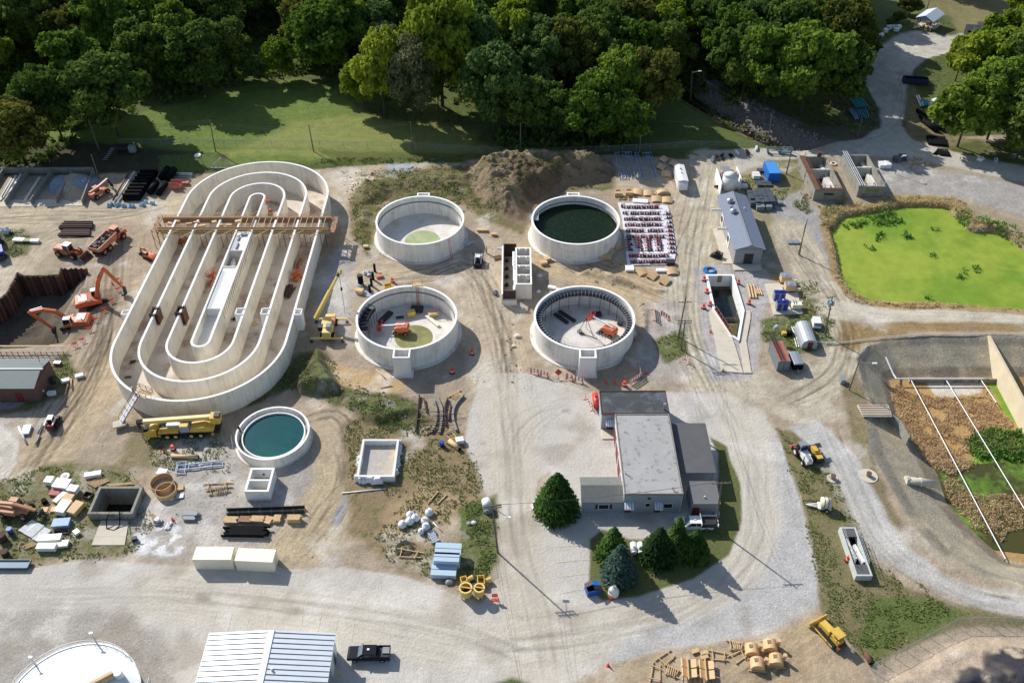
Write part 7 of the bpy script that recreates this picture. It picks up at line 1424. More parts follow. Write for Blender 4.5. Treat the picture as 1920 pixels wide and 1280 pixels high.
for p,r_,nm in (((880,982),.5,'round grey boulder, left of two on the weedy verge'),((888,981),.55,'round tan boulder, right of two on the weedy verge'),((842,1092),.7,'grey-green boulder below the blue-grey stack'),((970,631),.75,'pale boulder beside the haul road left of the form-ringed tank'),((963,650),.5,'white rock on the haul road edge'),((1012,518),.7,'pale rock in the shadow of the four-cell building'),((681,418),.8,'grey rock on the weeds left of the empty tank'),((1462,342+20),.0,None)):
    if not nm: continue
    t=T('boulder',nm,'boulder',g(*p)); n=9; vs=[]; random.seed(int(p[0]))
    for j,(q,z) in enumerate(((.8,0),(1,.35),(.7,.75),(.2,.9))):
        for i in range(n): a=2*PI*i/n; rr=r_*q*random.uniform(.85,1.1); vs.append((rr*cos(a),rr*sin(a)*.8,z*r_))
    M().add(vs,[(j*n+i,j*n+(i+1)%n,(j+1)*n+(i+1)%n,(j+1)*n+i) for j in range(3) for i in range(n)]+[tuple(range(3*n,4*n))]).o('rock',conc if 'grey' not in nm else gry,t)
for p,nm in (((1187,1033),'left of two white gas tanks between the spruces'),((1200,1033),'right of two white gas tanks between the spruces')):
    t=T('gas_tank',nm,'gas tank',g(*p),PI/2); M().cyl((-.9,0,.9),(.9,0,.9),.52,n=16).cyl((.9,0,.9),(1.1,0,.9),.52,.3,n=16).cyl((-1.1,0,.9),(-.9,0,.9),.3,.52,n=16).o('tank',wht,t,True); M().cyl((0,0,1.4),(0,0,1.6),.25,n=10).o('cap',wht,t); each(M().box(-.7,0,0,.15,.8,.5).box(.7,0,0,.15,.8,.5),'leg',gry,t)
t=T('bell_tank','pale bell-shaped tank at the foot of the blue spruce','tank',g(1150,1113)); M().cyl((0,0,0),(0,0,.9),.85,n=18).cyl((0,0,.9),(0,0,1.9),.85,.3,n=18).o('shell',concw,t,True); M().cyl((0,0,1.9),(0,0,2.1),.28,n=12).o('cap',concold,t)
t=T('curb_slab','pale triangular concrete slab left of the dark spruce','slab',g(1004,945)); M().prism([(-.5,-1.2),(.4,.9),(.6,1.7),(.2,1.5),(-.7,-.4)],0,.2).o('slab',conctop,t)
t=T('white_tank','white hooped tank on the verge above the entrance pole','tank',g(913,952),R(12)); M().cyl((0,-.6,.9),(0,1.0,.9),.75,n=16).o('tank',wht,t,True); M().box(0,0,0,1.4,2.0,.35).o('base',gry,t); M().box(.1,-.9,0,1.2,.8,1.0).o('housing',gry,t)
crate('small grey-blue cabinet at the corner of the annex',(1343,968),.8,.6,1.0,glb,0,'cabinet','cabinet')
t=T('red_tank','long red horizontal tank against the north wing wall','tank',g(1117,757),PI/2+.06); M().cyl((-1.7,0,.9),(1.7,0,.9),.62,n=16).o('tank',mat('red_tank_paint',(210,72,60),.5,.1,1.5),t,True); each(M().cyl((-.8,0,1.4),(-.8,0,1.7),.2,n=8).cyl((.4,0,1.4),(.4,0,1.7),.2,n=8),'manhole',red,t); each(M().box(-1.1,0,0,.2,1.0,.5).box(1.1,0,0,.2,1.0,.5),'saddle',dk,t)
# safety gear
for k,(x,y,nm) in enumerate(((1320,526,'at the upper left corner of the pointed basin'),(1325,549,'second down the left side of the pointed basin'),(1331,573,'third down the left side of the pointed basin'),(1319,578,'standing away from the left side of the pointed basin'),(1384,532,'near the upper right corner of the pointed basin'),(1404,570,'at the foot of the pale pipes'),(885,664,'on the dirt right of the lift tank'),(848,699,'near the curved steel ribs'),(1170,723,'behind the north wing roof'),(325,843,'below the cab of the truck crane'),(736,529,'behind the lift tank rim'),(1137,718,'small one left of the barricades'),(1153,719,'small one just right of its twin'),(1332,623,'small one beside the long tan slab'),(1355,696,'small one at the lower end of the long tan slab'),(1140,1248,'alone at the lower edge of the paved yard'),(324,975,'small one beside the torn white bag'),(1589,1051,'leaning on the narrow flume'),(1146,1123,'beside the dumpster'),(308,847,'left of the crane drum on the weeds'),(211,533,'near the raised excavator bucket'),(1212,700,'beside the slanted barricade'))):
    cone='small' in nm or k in (16,18,19,20,21,15)
    t=T('traffic_cone' if cone else 'traffic_drum',('orange traffic cone ' if cone else 'orange and white traffic drum ')+nm.replace('small one ',''),'traffic cone' if cone else 'traffic drum',g(x,y))
    if cone: M().cyl((0,0,.05),(0,0,.85),.2,.04,n=10).o('cone',conered,t); M().box(0,0,0,.5,.5,.05).o('base',conered,t)
    else: M().cyl((0,0,.08),(0,0,1.15),.38,.3,n=12).o('barrel',conered,t); M().cyl((0,0,.45),(0,0,.65),.365,.345,n=12).o('band',barw,t); M().cyl((0,0,0),(0,0,.1),.5,n=12).o('base',blk,t)
def barricade(label,p,q,rows=3,h_=1.2):
    a,b=g(*p),g(*q); L_=dist(a,b); t=T('barricade',label,'barricade',mid(a,b),ang(a,b))
    for r in range(rows):
        z=.35+r*(h_-.45)/max(1,rows-1); f=M().box(0,0,z,L_,.05,.22).o('rail',barw,t); s=M(); n=max(2,int(L_/.6))
        for i in range(n): s.add([(-L_/2+L_*(i+.1)/n+.1*0,-.035,z),(-L_/2+L_*(i+.55)/n,-.035,z),(-L_/2+L_*(i+.75)/n,-.035,z+.22),(-L_/2+L_*(i+.3)/n,-.035,z+.22),(-L_/2+L_*(i+.1)/n,.035,z),(-L_/2+L_*(i+.55)/n,.035,z),(-L_/2+L_*(i+.75)/n,.035,z+.22),(-L_/2+L_*(i+.3)/n,.035,z+.22)],[(0,1,2,3),(7,6,5,4),(3,2,6,7),(0,4,5,1)])
        s.o('red_stripe',barr,f)
    for x in (-L_*.4,L_*.4): M().box(x,0,0,.08,.08,h_+.1).box(x,0,0,.1,.9,.08).o('stand',barr,t)
for p,q,r_,nm in (((993,698),(1011,702),3,'red and white barricade, leftmost below the form-ringed tank'),((1012,702),(1029,708),3,'red and white barricade, second from the left below the form-ringed tank'),((1060,708),(1075,714),3,'red and white barricade just right of the orange diamond sign'),((1076,713),(1094,719),3,'red and white barricade, second right of the orange diamond sign'),
    ((1197,680),(1200,705),3,'barricade edge-on above the slanted one by the gravel'),((1180,722),(1203,706),3,'slanted red and white barricade behind the north wing'),((1096,746),(1112,772),2,'slanted red and white barricade in front of the red tank'),((1224,578),(1228,604),3,'white-striped barricade left of the leaning red ones'),((1238,590),(1256,602),4,'red and white barricades leaning together on the gravel'),((1283,672),(1292,684),2,'toppled small barricade below the weedy island')): barricade(nm,p,q,r_)
t=T('road_sign','bright orange diamond warning sign among the barricades','road sign',g(1047,712)); f=M().add([(-.75,0,1.5),(0,0,.8),(.75,0,1.5),(0,0,2.2),(-.75,.05,1.5),(0,.05,.8),(.75,.05,1.5),(0,.05,2.2)],[(0,1,2,3),(7,6,5,4),(0,4,5,1),(1,5,6,2),(2,6,7,3),(3,7,4,0)]).o('sign_panel',conered,t); f.rotation_euler=(R(-35),0,0); M().bar((0,.1,0),(0,.1,1.6),.07).bar((0,.1,.6),(.5,-.7,0),.05).bar((0,.1,.6),(-.5,-.7,0),.05).o('stand',gry,t)
t=T('road_sign','red and white work sign at the entrance beside the round forms','road sign',g(928,1124)); M().box(0,0,.8,.9,.06,.8).o('sign_panel',mat('sign_red',(226,50,36),.5,.03,2),t); M().box(0,-.04,1.15,.7,.02,.12).o('lettering_band',wht,t); M().bar((0,.1,0),(0,.1,1.8),.06).bar((.5,.4,0),(0,.1,1),.05).box(0,0,0,1.2,.5,.08).o('stand',barr,t)
for k,(x,y) in enumerate(((141,648),(155,640),(168,620),(180,602),(196,583),(210,566),(222,545),(222,527))):
    t=T('hazard_stand',f'red hazard stand along the pit edge, {ORD[k]} counting up from the guard rail','hazard stand',g(x,y),.5,'red hazard stands along the pit'); each(M().bar((-.5,0,0),(.4,0,1.1),.07).bar((.5,0,0),(-.4,0,1.1),.07).bar((0,-.5,0),(0,.3,1.1),.07),'leg',conered,t); M().box(0,-.1,.65,1.1,.06,.25).o('board',barr,t)
for k,(x,y,nm) in enumerate(((1482,524,'first along the pad edge from the top'),(1497,535,'second along the pad edge'),(1501,546,'third along the pad edge'),(1506,558,'fourth along the pad edge'),(1511,568,'fifth along the pad edge'),(1515,580,'lowest along the pad edge'),(1431,620,'alone on the grass left of the container'),(1474,618,'behind the yellow pump'),(1494,619,'beside the arched hut'))):
    t=T('bollard','yellow steel bollard, '+nm,'bollard',g(x,y)); M().cyl((0,0,0),(0,0,1.25),.11,n=8).o('post',mat('bollard_yellow',(222,214,110),.5,.05,2) if k==0 else bpy.data.materials['bollard_yellow'],t); M().cyl((0,0,1.25),(0,0,1.3),.12,.05,n=8).o('cap',conctop,t)
for p,nm in (((1561,897),'low concrete manhole with a rust lid, on the grass strip'),((1628,892),'concrete manhole with a rust lid, on the road by the basin')):
    t=T('manhole',nm,'manhole',g(*p)); M().cyl((0,0,-.1),(0,0,.12),1.0 if '1561' in str(p) else 1.6,n=24).o('collar',concpad,t); M().cyl((0,0,.1),(0,0,.75),.42,n=16).o('riser',concold,t); M().cyl((0,0,.75),(0,0,.83),.46,n=16).o('lid',rust,t)
# around the pointed basin, grey stacks, cloth-covered goods, upper road
pipe_row('pale round timbers on the gravel right of the pointed basin',(1402,534),(1407,559),3,.2,lum,(5.5,.3),cat='poles',name='pole_stack'); pipe_row('shorter pale timbers right of the long ones on the gravel',(1415,540),(1420,552),3,.18,lum,(4.5,1.0),cat='poles',name='pole_stack')
pipe_row('white pipes lying beside the yellow pump, upper set',(1484,613),(1494,636),3,.11,wht,(4,.2)); pipe_row('white pipes lying beside the yellow pump, lower set',(1489,634),(1494,651),3,.11,wht,(4,.2))
t=T('hose_coil','bright blue hose coil above the pointed basin','hose',g(1330,508)); 
for r_,z in ((.9,.05),(1.15,.1),(1.4,.05),(1.0,.25)): M().ring(.1*z*10,0,r_-.07,r_+.07,z,z+.14,28).o('coil',mat('hose_blue',(40,130,196),.5,.05,2) if r_==.9 else bpy.data.materials['hose_blue'],t)
for p,sx,sy,h_,nm,m_2 in (((1415,378),3.4,5.8,1.8,'dark grey tarp-wrapped stack, left column behind the grey roof','k'),((1436,376),3.0,6.4,1.8,'dark grey tarp-wrapped stack, right column behind the grey roof','k'),((1424,392),2.0,2.0,1.3,'grey wrapped bale, left front of the wrapped stacks','g'),((1440,392),1.6,1.6,1.2,'pale grey wrapped bale, right front of the wrapped stacks','g'),((1462,383),1.5,1.2,.8,'small grey block stack right of the wrapped bales','g'),((1432,346),3.8,2.4,.5,'flat dark grey pallet stack below the blue container','k'),((1417,333),1.9,2.2,1.2,'white crated unit left of the blue container','w'),((1427,322),2.2,1.6,.6,'dark flat crate above the white crated unit','k'),((1390,352),3.0,1.6,.9,'white and black scrap beside the domed tank','w'),((1487,455),2.8,1.4,.3,'grey slab on posts near the twin steel posts','s'),((1578,716),1.0,1.4,1.0,'grey-green electrical cabinet by the basin lamp post','s'),((1657,313),3.0,2.4,1.3,'big white box near the pond road','w'),((1680,303),1.8,1.6,1.3,'black crate, left of two near the tan rocks','k'),((1691,299),1.8,1.8,1.6,'black crate with a white top, right of two near the tan rocks','k')):
    t=T('wrapped_stack' if 'wrapp' in nm else 'storage_crate',nm,'stack' if 'stack' in nm else 'crate',g(*p)); random.seed(int(p[0]+p[1])); b=M(); nx=max(1,round(sx/1.3)); ny=max(1,round(sy/1.3))
    mm={'k':mat('tarp_'+str(p[0]),(74,82,92),.6,.15,1.5),'g':mat('bale_'+str(p[0]),(128,134,140),.7,.1,2),'w':wht,'s':stl}[m_2]
    for i in range(nx):
        for j in range(ny): b.box(-sx/2+sx*(i+.5)/nx,-sy/2+sy*(j+.5)/ny,.1,sx/nx*.92,sy/ny*.92,h_*random.uniform(.75,1),random.uniform(-.04,.04))
    each(b,'bale' if nx*ny>1 else 'box',mm,t); M().box(0,0,0,sx,sy*.9,.1).o('pallet',lumd,t)
heap('scrap_heap','tangle of black and brown scrap at the domed tank','scrap',(1348,352),rustd,8,.9,.6,.9,seed=3); 
for p,m_2,nm,l,r_ in (((1333,300),stl,'grey barrels in a short row at the left end beside the upper road',2.4,.45),((1345,298),rust,'rusty valve parts, left group beside the upper road',2.0,.25),((1353,295),rustd,'dark valve parts, right group beside the upper road',2.4,.3),((1369,293),blk,'small black part alone beside the upper road',.7,.3),((1380,288),wht,'white and black fitting beside the upper road',1.6,.4),((1400,287),rust,'scatter of rusty flanges beside the upper road',2.4,.25),((1416,280),wht,'white box and pipe stub near the blue rack',1.8,.35)):
    random.seed(int(p[0])); t=T('pipe_fitting',nm,'pipe fitting',g(*p)); b=M()
    for i in range(5): y=-l/2+l*i/4; x=random.uniform(-.3,.3); b.cyl((x,y,r_),(x+.5,y+random.uniform(-.2,.2),r_),r_,n=10)
    each(b,'fitting',m_2,t)
t=T('pipe_rack','pale green steel rack by the upper road','rack',g(1460,287)); each(M().box(0,.8,1.2,7,.15,.15).box(0,-.8,1.0,7,.15,.15).box(0,0,1.1,7,.12,.12),'rail',mat('pale_green_steel',(130,164,160),.5,.1,2),t); each(M().box(-3,0,0,.12,1.8,1.2).box(0,0,0,.12,1.8,1.2).box(3,0,0,.12,1.8,1.2),'leg',dk,t); M().box(1.5,-.2,.2,3,1.0,.5).o('stored_pipe',glb,t)
t=T('tyre','old tyre lying between the two tall basins','tyre',g(1562,308)); M().ring(0,0,.5,.85,0,.35,24).o('tread',conc,t); M().ring(0,0,.45,.52,.05,.3,24).o('bead',dk,t)
# right-hand pipe yard under the trees
for k,(x,y,l) in enumerate(((1727,216,1.),(1731,226,.8),(1741,238,1.3),(1748,240,1.3),(1757,238,1.3),(1764,234,1.3),(1770,230,1.2))):
    a=g(x,y); t=T('pipe_section',f'fat black pipe, {ORD[k]} from the left in the yard under the trees','pipe',a,R(104),'fat black pipes under the trees at the right'); M().cyl((-2.2*l,0,.55),(2.2*l,0,.55),.55,n=14).o('pipe',blk,t,True); M().cyl((-2.25*l,0,.55),(-2.2*l,0,.55),.48,n=14).o('pipe_end',dk,t)
pipe_row('wide row of slim black pipes under the trees, upper row',(1741,272),(1737,256),13,.16,blk,(2.9,.25),layers=2); pipe_row('short row of slim black pipes under the trees, lower row',(1762,292),(1757,281),7,.16,blk,(3.2,.3),layers=2); pipe_row('slanted black pipes left of the lower row under the trees',(1749,290),(1760,280),3,.15,blk,(3,.6))
for p,q,n,r_,m_2,nm in (((1606,203),(1594,187),6,.22,tealm,'teal pipe bundle, upper one in the bend of the gravel road'),((1608,222),(1602,207),6,.2,tealm,'teal pipe bundle, lower one in the bend of the gravel road'),((1604,224),(1592,206),2,.25,glb,'pale blue pipes beside the lower teal bundle'),((1574,170),(1566,160),5,.2,glb,'pale blue pipes at the top of the road bend'),((1580,188),(1571,175),2,.12,lumd,'thin poles above the teal bundles'),((1726,200),(1718,181),2,.22,wht,'white pipes at the grass edge under the right trees'),((1728,200),(1726,190),4,.25,tealm,'short teal pipes under the right trees')): pipe_row(nm,p,q,n,r_,m_2,(4.2,-.3))
for k,(x,y) in enumerate(((1643,70),(1649,67),(1652,70),(1660,61),(1666,55),(1672,53),(1680,59),(1684,54),(1627,73),(1618,76))): crate(f'white concrete block, {ORD[k]} of the scattered ones by the upper gravel lot',(x,y),1.6,1.2,1.1,conctop,k*.5,'block','concrete_block')
heap('driftwood','pale scrap beside the long dark blue dumpster','scrap',(1733,133),lumd,6,1.0,.5,.8,seed=9)
for k,(x,y,m_2,nm) in enumerate(((1748,197,conctop,'white slab leaning under the right trees'),((1753),190,conctop,'second white slab under the right trees'),(1838,300,wht,'white plastic sack at the road edge near the lower right trees'),(1866,304,glb,'pale blue tank lying at the road edge'))):
    t=T('pale_object',nm,'sack' if k==2 else 'slab' if k<2 else 'tank',g(x,y),.4*k); (M().cyl((-.8,0,.5),(.8,0,.5),.5,n=12) if k==3 else M().box(0,0,.1,2.0,1.5,.7,0,.7,.6)).o('body',m_2,t); M().box(0,0,0,1.4,.8,.1).o('base',lumd,t)
t=T('roof_truss','pale triangular steel roof truss standing behind the top of the basin','roof truss',g(418,316)); b=M().bar((-3.6,0,.2),(3.6,0,.2),.14).bar((-3.6,0,.2),(0,.4,3.0),.14).bar((3.6,0,.2),(0,.4,3.0),.14)
for x in (-2.4,-1.2,0,1.2,2.4): b.bar((x,0,.2),(x,.2,3.0-abs(x)*.78),.09); b.bar((x,0,.2),(x*.5,.3,3.0-abs(x*.5)*.78),.08)
each(b,'member',stl,t)
t=T('oval_cover','pale oval lid lying on the bright grass','lid',g(371,292)); M().cyl((0,0,0),(0,0,.35),1.0,.8,n=16).o('lid',conctop,t); M().cyl((0,0,.35),(0,0,.45),.3,n=10).o('knob',gry,t)
t=T('machine_platform','dark steel machine platform with a short stair behind the storage bins','platform',g(238,286)); M().box(0,0,1.2,5.0,1.8,.9).o('deck',dk,t); M().box(2,-.6,.6,1.6,1.2,1.8).o('cabinet',gry,t); b=M()
for k in range(7): b.box(-2.9-.25*k,-1.2-.5*k,1.9-.28*k,1.1,.35,.1)
each(b,'stair_tread',stl,t); each(M().box(-2.2,0,0,.15,1.6,1.2).box(2.2,0,0,.15,1.6,1.2),'leg',dk,t)
# kettle forms and benches at the lower edge
for p,nm in (((1409,1222),'kettle-shaped wooden form, upper left of four'),((1443,1214),'kettle-shaped wooden form, upper right of four'),((1419,1248),'kettle-shaped wooden form, lower left of four'),((1454,1241),'kettle-shaped wooden form, lower right of four')):
    t=T('kettle_form',nm,'wooden form',g(*p),-.1,'wooden kettle forms by the bulldozer'); n=12; P=[(1.0*cos(PI*i/n),.45+1.0*sin(PI*i/n)) for i in range(n+1)]
    M().xz([(1.0,.3)]+P+[(-1.0,.3)],-.8,.8).o('barrel',ply,t); M().box(-.3,.15,1.42,.55,.5,.06).o('hatch',lumd,t); M().cyl((1.15,.4,.4),(1.15,.4,1.6),.3,n=12).o('side_drum',ply,t); each(M().box(0,-.9,.1,2.6,.12,.18).box(0,.9,.1,2.6,.12,.18).box(-.9,0,.0,.12,2.2,.15),'timber',lum,t)
for p,nm in (((1290,1256),'double wooden bench form, left one'),((1323,1259),'double wooden bench form, right one')):
    t=T('bench_form',nm,'wooden form',g(*p),-.08)
    for y in (-.75,.75): M().xz([(-1.0,.9),(-.9,1.0),(0,.5),(1.1,.9),(1.1,.8),(0,.3),(-1.0,.75)],y-.65,y+.65).o('panel',ply,t)
    each(M().box(-.1,0,.5,.15,3.6,.5).box(-.9,0,.0,.12,3.4,.2).box(.9,0,0,.12,3.4,.2),'timber',lum,t)
for k,p in enumerate(((1303,1221),(1320,1225),(1320,1232))): crate(f'small pile of cut timber blocks, {ORD[k]} between the braces and benches',p,1.1,.6,.3,lum,.3,'blocks','timber_blocks')
onep('rusty_tube','rusty tube lying at the corner of the stone heap fence','tube',(1623,1226),(1632,1246),.38,rust)
# small things near the four-cell building and tanks
stack('rusty slatted pallet above the form channel',(933,484),2.0,1.4,.25,rust,.4,5,'pallet','pallet',1); heap('plastic_heap','white plastic scraps left of the form channel','plastic',(938,467),bagw,5,1.0,.5,.4,seed=6); heap('tool_bag','blue and black bags at the lower left of the form channel','bags',(930,552),mat('dark_blue_cloth',(48,62,92),.7,.2,3),6,.4,1.1,.8,seed=8)
crate('pale blue cooler below the form channel',(963,570),1.0,.8,.5,glb,.2,'cooler','cooler'); crate('small white box on the dirt below the form channel',(979,578),.6,.5,.3,wht,.3,'box','white_box'); heap('plastic_heap','white bundle in the shadow right of the four-cell building','plastic',(1011,547),bagw,5,.5,.4,.5,seed=7)
# gear on the tank floors
for p,sx,sy,h_,m_2,a,nm in (((771,592),1.7,1.3,1.0,ylw,.3,'yellow tool crate on the lift tank floor'),((782,583),2.6,1.8,.6,dk,-.1,'dark pallet of steel on the lift tank floor'),((812,592),2.0,1.4,.8,ply,.3,'tan box at the sunlit edge of the lift tank floor'),((723,598),1.2,4.0,.5,dk,-.5,'stack of black forms left on the lift tank floor'),((811,604),.7,4.2,.4,cream,.7,'long pale board bundle on the lift tank floor'),((750,597),1.6,.6,.2,dk,.2,'thin dark frame on the lift tank floor'),((1119,592),1.8,1.2,.5,mat('navy_tarp',(34,44,70),.6,.1,2),.1,'dark blue tarp bundle on the form-ringed tank floor'),((1052,599),.8,4.0,.3,dk,.7,'long dark bars on the form-ringed tank floor, left pair'),((1063,595),.8,4.6,.3,dk,.75,'long dark bars on the form-ringed tank floor, right pair'),((1163,609),1.2,.9,.5,dk,-.4,'small dark tool near the right wall of the form-ringed tank'),((1087,624),.8,.8,.5,gry,.3,'small grey block near the tripod in the form-ringed tank')): crate(nm,p,sx,sy,h_,m_2,a,'gear','tank_gear',z=.16)
t=T('tripod','tall dark tripod stand in the middle of the form-ringed tank','tripod',g(1098,627),z=.15); each(M().bar((0,0,4.2),(-1.6,.5,0),.09).bar((0,0,4.2),(1.6,-1.2,0),.09).bar((0,0,4.2),(0.2,1.9,0),.09).bar((-1.8,.6,.1),(2.2,-1.6,.1),.1),'leg',dk,t)
for p,top,h_,nm in (((848,488),0,5.6,'red ladder leaning on the empty tank near its lower right'),((1150,674),0,4.4,'red ladder leaning on the form-ringed tank front'),((1190,642),0,4.6,'red ladder leaning on the form-ringed tank right side')):
    b_=g(*p); c=min((TLc,TRc,BLc,BRc),key=lambda q:dist(q,b_)); a=ang(b_,c); t=T('ladder',nm,'ladder',b_,a); d=.9
    each(M().bar((0,-.25,0),(d,-.25,h_),.07).bar((0,.25,0),(d,.25,h_),.07),'rail',redm,t); q=M()
    for k in range(12): f=(k+.5)/12; q.bar((d*f,-.25,h_*f),(d*f,.25,h_*f),.05)
    each(q,'rung',redm,t)
t=T('work_platform','small timber scaffold with guard rails on the rim of the lift tank','scaffold',(-20.0,152.9),z=4.8); M().box(0,0,.1,2.2,1.2,.12).o('deck',lum,t); b=M()
for x in (-1,1):
    for y in (-.5,.5): b.box(x,y,.1,.08,.08,1.4)
b.box(0,.5,1.1,2.2,.07,.08).box(0,-.5,1.1,2.2,.07,.08).o('guard_rail',lum,t); q=M()
for k in range(14): q.box(0,-.75,-4.6+k*.33,.5,.05,.05)
q.box(-.25,-.75,-4.7,.06,.06,4.8).box(.25,-.75,-4.7,.06,.06,4.8).o('ladder',redm,t)
# ------------------------------------------------------------- trees
def quadsmesh(name,C,N_,U,s,material,asp=1.0,fold=None):
    "leaf clumps: one small bent quad per centre C with normal N_ and size s"
    C=np.array(C); N_=np.array(N_); N_/=np.linalg.norm(N_,axis=1)[:,None]+1e-9; U=np.array(U); U-=N_*(U*N_).sum(1)[:,None]; U/=np.linalg.norm(U,axis=1)[:,None]+1e-9; Wd=np.cross(N_,U); s=np.array(s)[:,None]
    P=np.stack([C-U*s*asp-Wd*s*.35,C-Wd*s*.0+U*0-Wd*s*.8+N_*s*.1,C+U*s*asp-Wd*s*.1,C+Wd*s*.8+N_*s*.1],1).reshape(-1,3)
    me=bpy.data.meshes.new(name); n=len(C); me.vertices.add(4*n); me.vertices.foreach_set('co',P.ravel()); me.loops.add(4*n); me.loops.foreach_set('vertex_index',np.arange(4*n,dtype=np.int32)); me.polygons.add(n); me.polygons.foreach_set('loop_start',np.arange(0,4*n,4,dtype=np.int32)); me.polygons.foreach_set('loop_total',np.full(n,4,dtype=np.int32)); me.update(); me.materials.append(material); return me
def crown(seed,n=15000,hh=1.0,lobes=40,sparse=0.,size=.025):
    "unit tree: height 1, crown radius about .42; lobes of leaf clumps, gaps between"
    r=np.random.RandomState(seed); C=[];N_=[];S=[]
    L_=[]
    for k in range(lobes):
        z=.30+.62*r.rand()**.85; prof=.40*math.sin(PI*min(1,max(0,(z-.18)/.92))**.8); a=r.rand()*2*PI; q=prof*(.35+.65*r.rand()**.5); L_.append((q*cos(a),q*sin(a),z,.055+.075*r.rand()**1.5))
    L_.append((.02,0,.84,.10)); L_.append((0,.02,.62,.19)); L_.append((.1,-.05,.5,.15)); L_.append((-.1,.05,.48,.15))
    w=np.array([l[3]**2 for l in L_]); w/=w.sum()
    for k,(x,y,z,rr) in enumerate(L_):
        m=int(n*w[k]); d=r.normal(size=(m,3)); d/=np.linalg.norm(d,axis=1)[:,None]; keep=(d[:,2]>-.55)|(r.rand(m)<.35); d=d[keep]; m=len(d)
        sub=1+.30*np.sin(d[:,0]*9+k)*np.sin(d[:,1]*8+2*k)*np.sin(d[:,2]*7+k)+.16*r.normal(size=m)
        rad=rr*sub*(1-.35*r.rand(m)**3); p=np.array((x,y,z))+d*rad[:,None]*np.array((1,1,.82)); C.append(p); nn=d+.75*r.normal(size=(m,3))+np.array((0,0,.25)); N_.append(nn); S.append(size*(.6+.8*r.rand(m)))
    C=np.concatenate(C);N_=np.concatenate(N_);S=np.concatenate(S)
    if sparse: k=r.rand(len(C))>sparse; C,N_,S=C[k],N_[k],S[k]*.8
    return quadsmesh('crown',C,N_,r.normal(size=C.shape),S,LEAF[0])
CR=[crown(s,17000,lobes=l) for s,l in ((1,44),(2,52),(3,38),(4,60),(5,48),(6,32))]; CRS=crown(9,14000,lobes=46,sparse=.45)
def trunkmesh(seed,lean=0):
    random.seed(seed); b=M(); pts=[(0,0,-.02),(.004+lean*.2,.0,.18),(lean*.5,.01,.36),(lean*.8,0,.62)]; rs_=[.020,.016,.013,.007]
    for (a,ra),(c,rc) in zip(zip(pts,rs_),list(zip(pts,rs_))[1:]): b.cyl(a,c,ra,rc,n=7)
    for k in range(9):
        z=.22+.42*random.random(); a=random.random()*2*PI; l=.16+.16*random.random(); x0=lean*z; b.cyl((x0,0,z),(x0+l*.6*cos(a),l*.6*sin(a),z+l*.5),.008,.005,n=5); b.cyl((x0+l*.6*cos(a),l*.6*sin(a),z+l*.5),(x0+l*cos(a+.3),l*sin(a+.3),z+l*.95),.005,.002,n=4)
    me=bpy.data.meshes.new('trunk'); me.from_pydata(b.v,[],b.f); me.materials.append(bark); return me
TRK=[trunkmesh(s) for s in (1,2,3)]
NT=[0]
KIND=['dark green','bright yellow-green','mid-green','grey-green and thin','olive and yellowing','blue-green feathery']
def tree(p,h,r,kind,label,group=None,z=None,xy=None,name='broadleaf_tree',var=None):
    NT[0]+=1; k=NT[0]; xy=xy or g(*p); z=zat(*xy) if z is None else z
    t=T(name,label,'tree' if 'bush' not in name else 'bush',xy,z=z-.1,group=group); a=(k*2.39996)%(2*PI)
    me=CRS if kind==3 else CR[(k*5+kind if var is None else var)%6]
    for nm,m_2,mt in (('crown',me,LEAF[kind]),('trunk',TRK[k%3],None)):
        o=bpy.data.objects.new(nm,m_2); COL.objects.link(o); o.parent=t; o.scale=(r/.42,r/.42,h) if nm=='crown' else (h*.8,h*.8,h); o.rotation_euler=(0,0,a)
        if mt: o.material_slots[0].link='OBJECT'; o.material_slots[0].material=mt
    return t
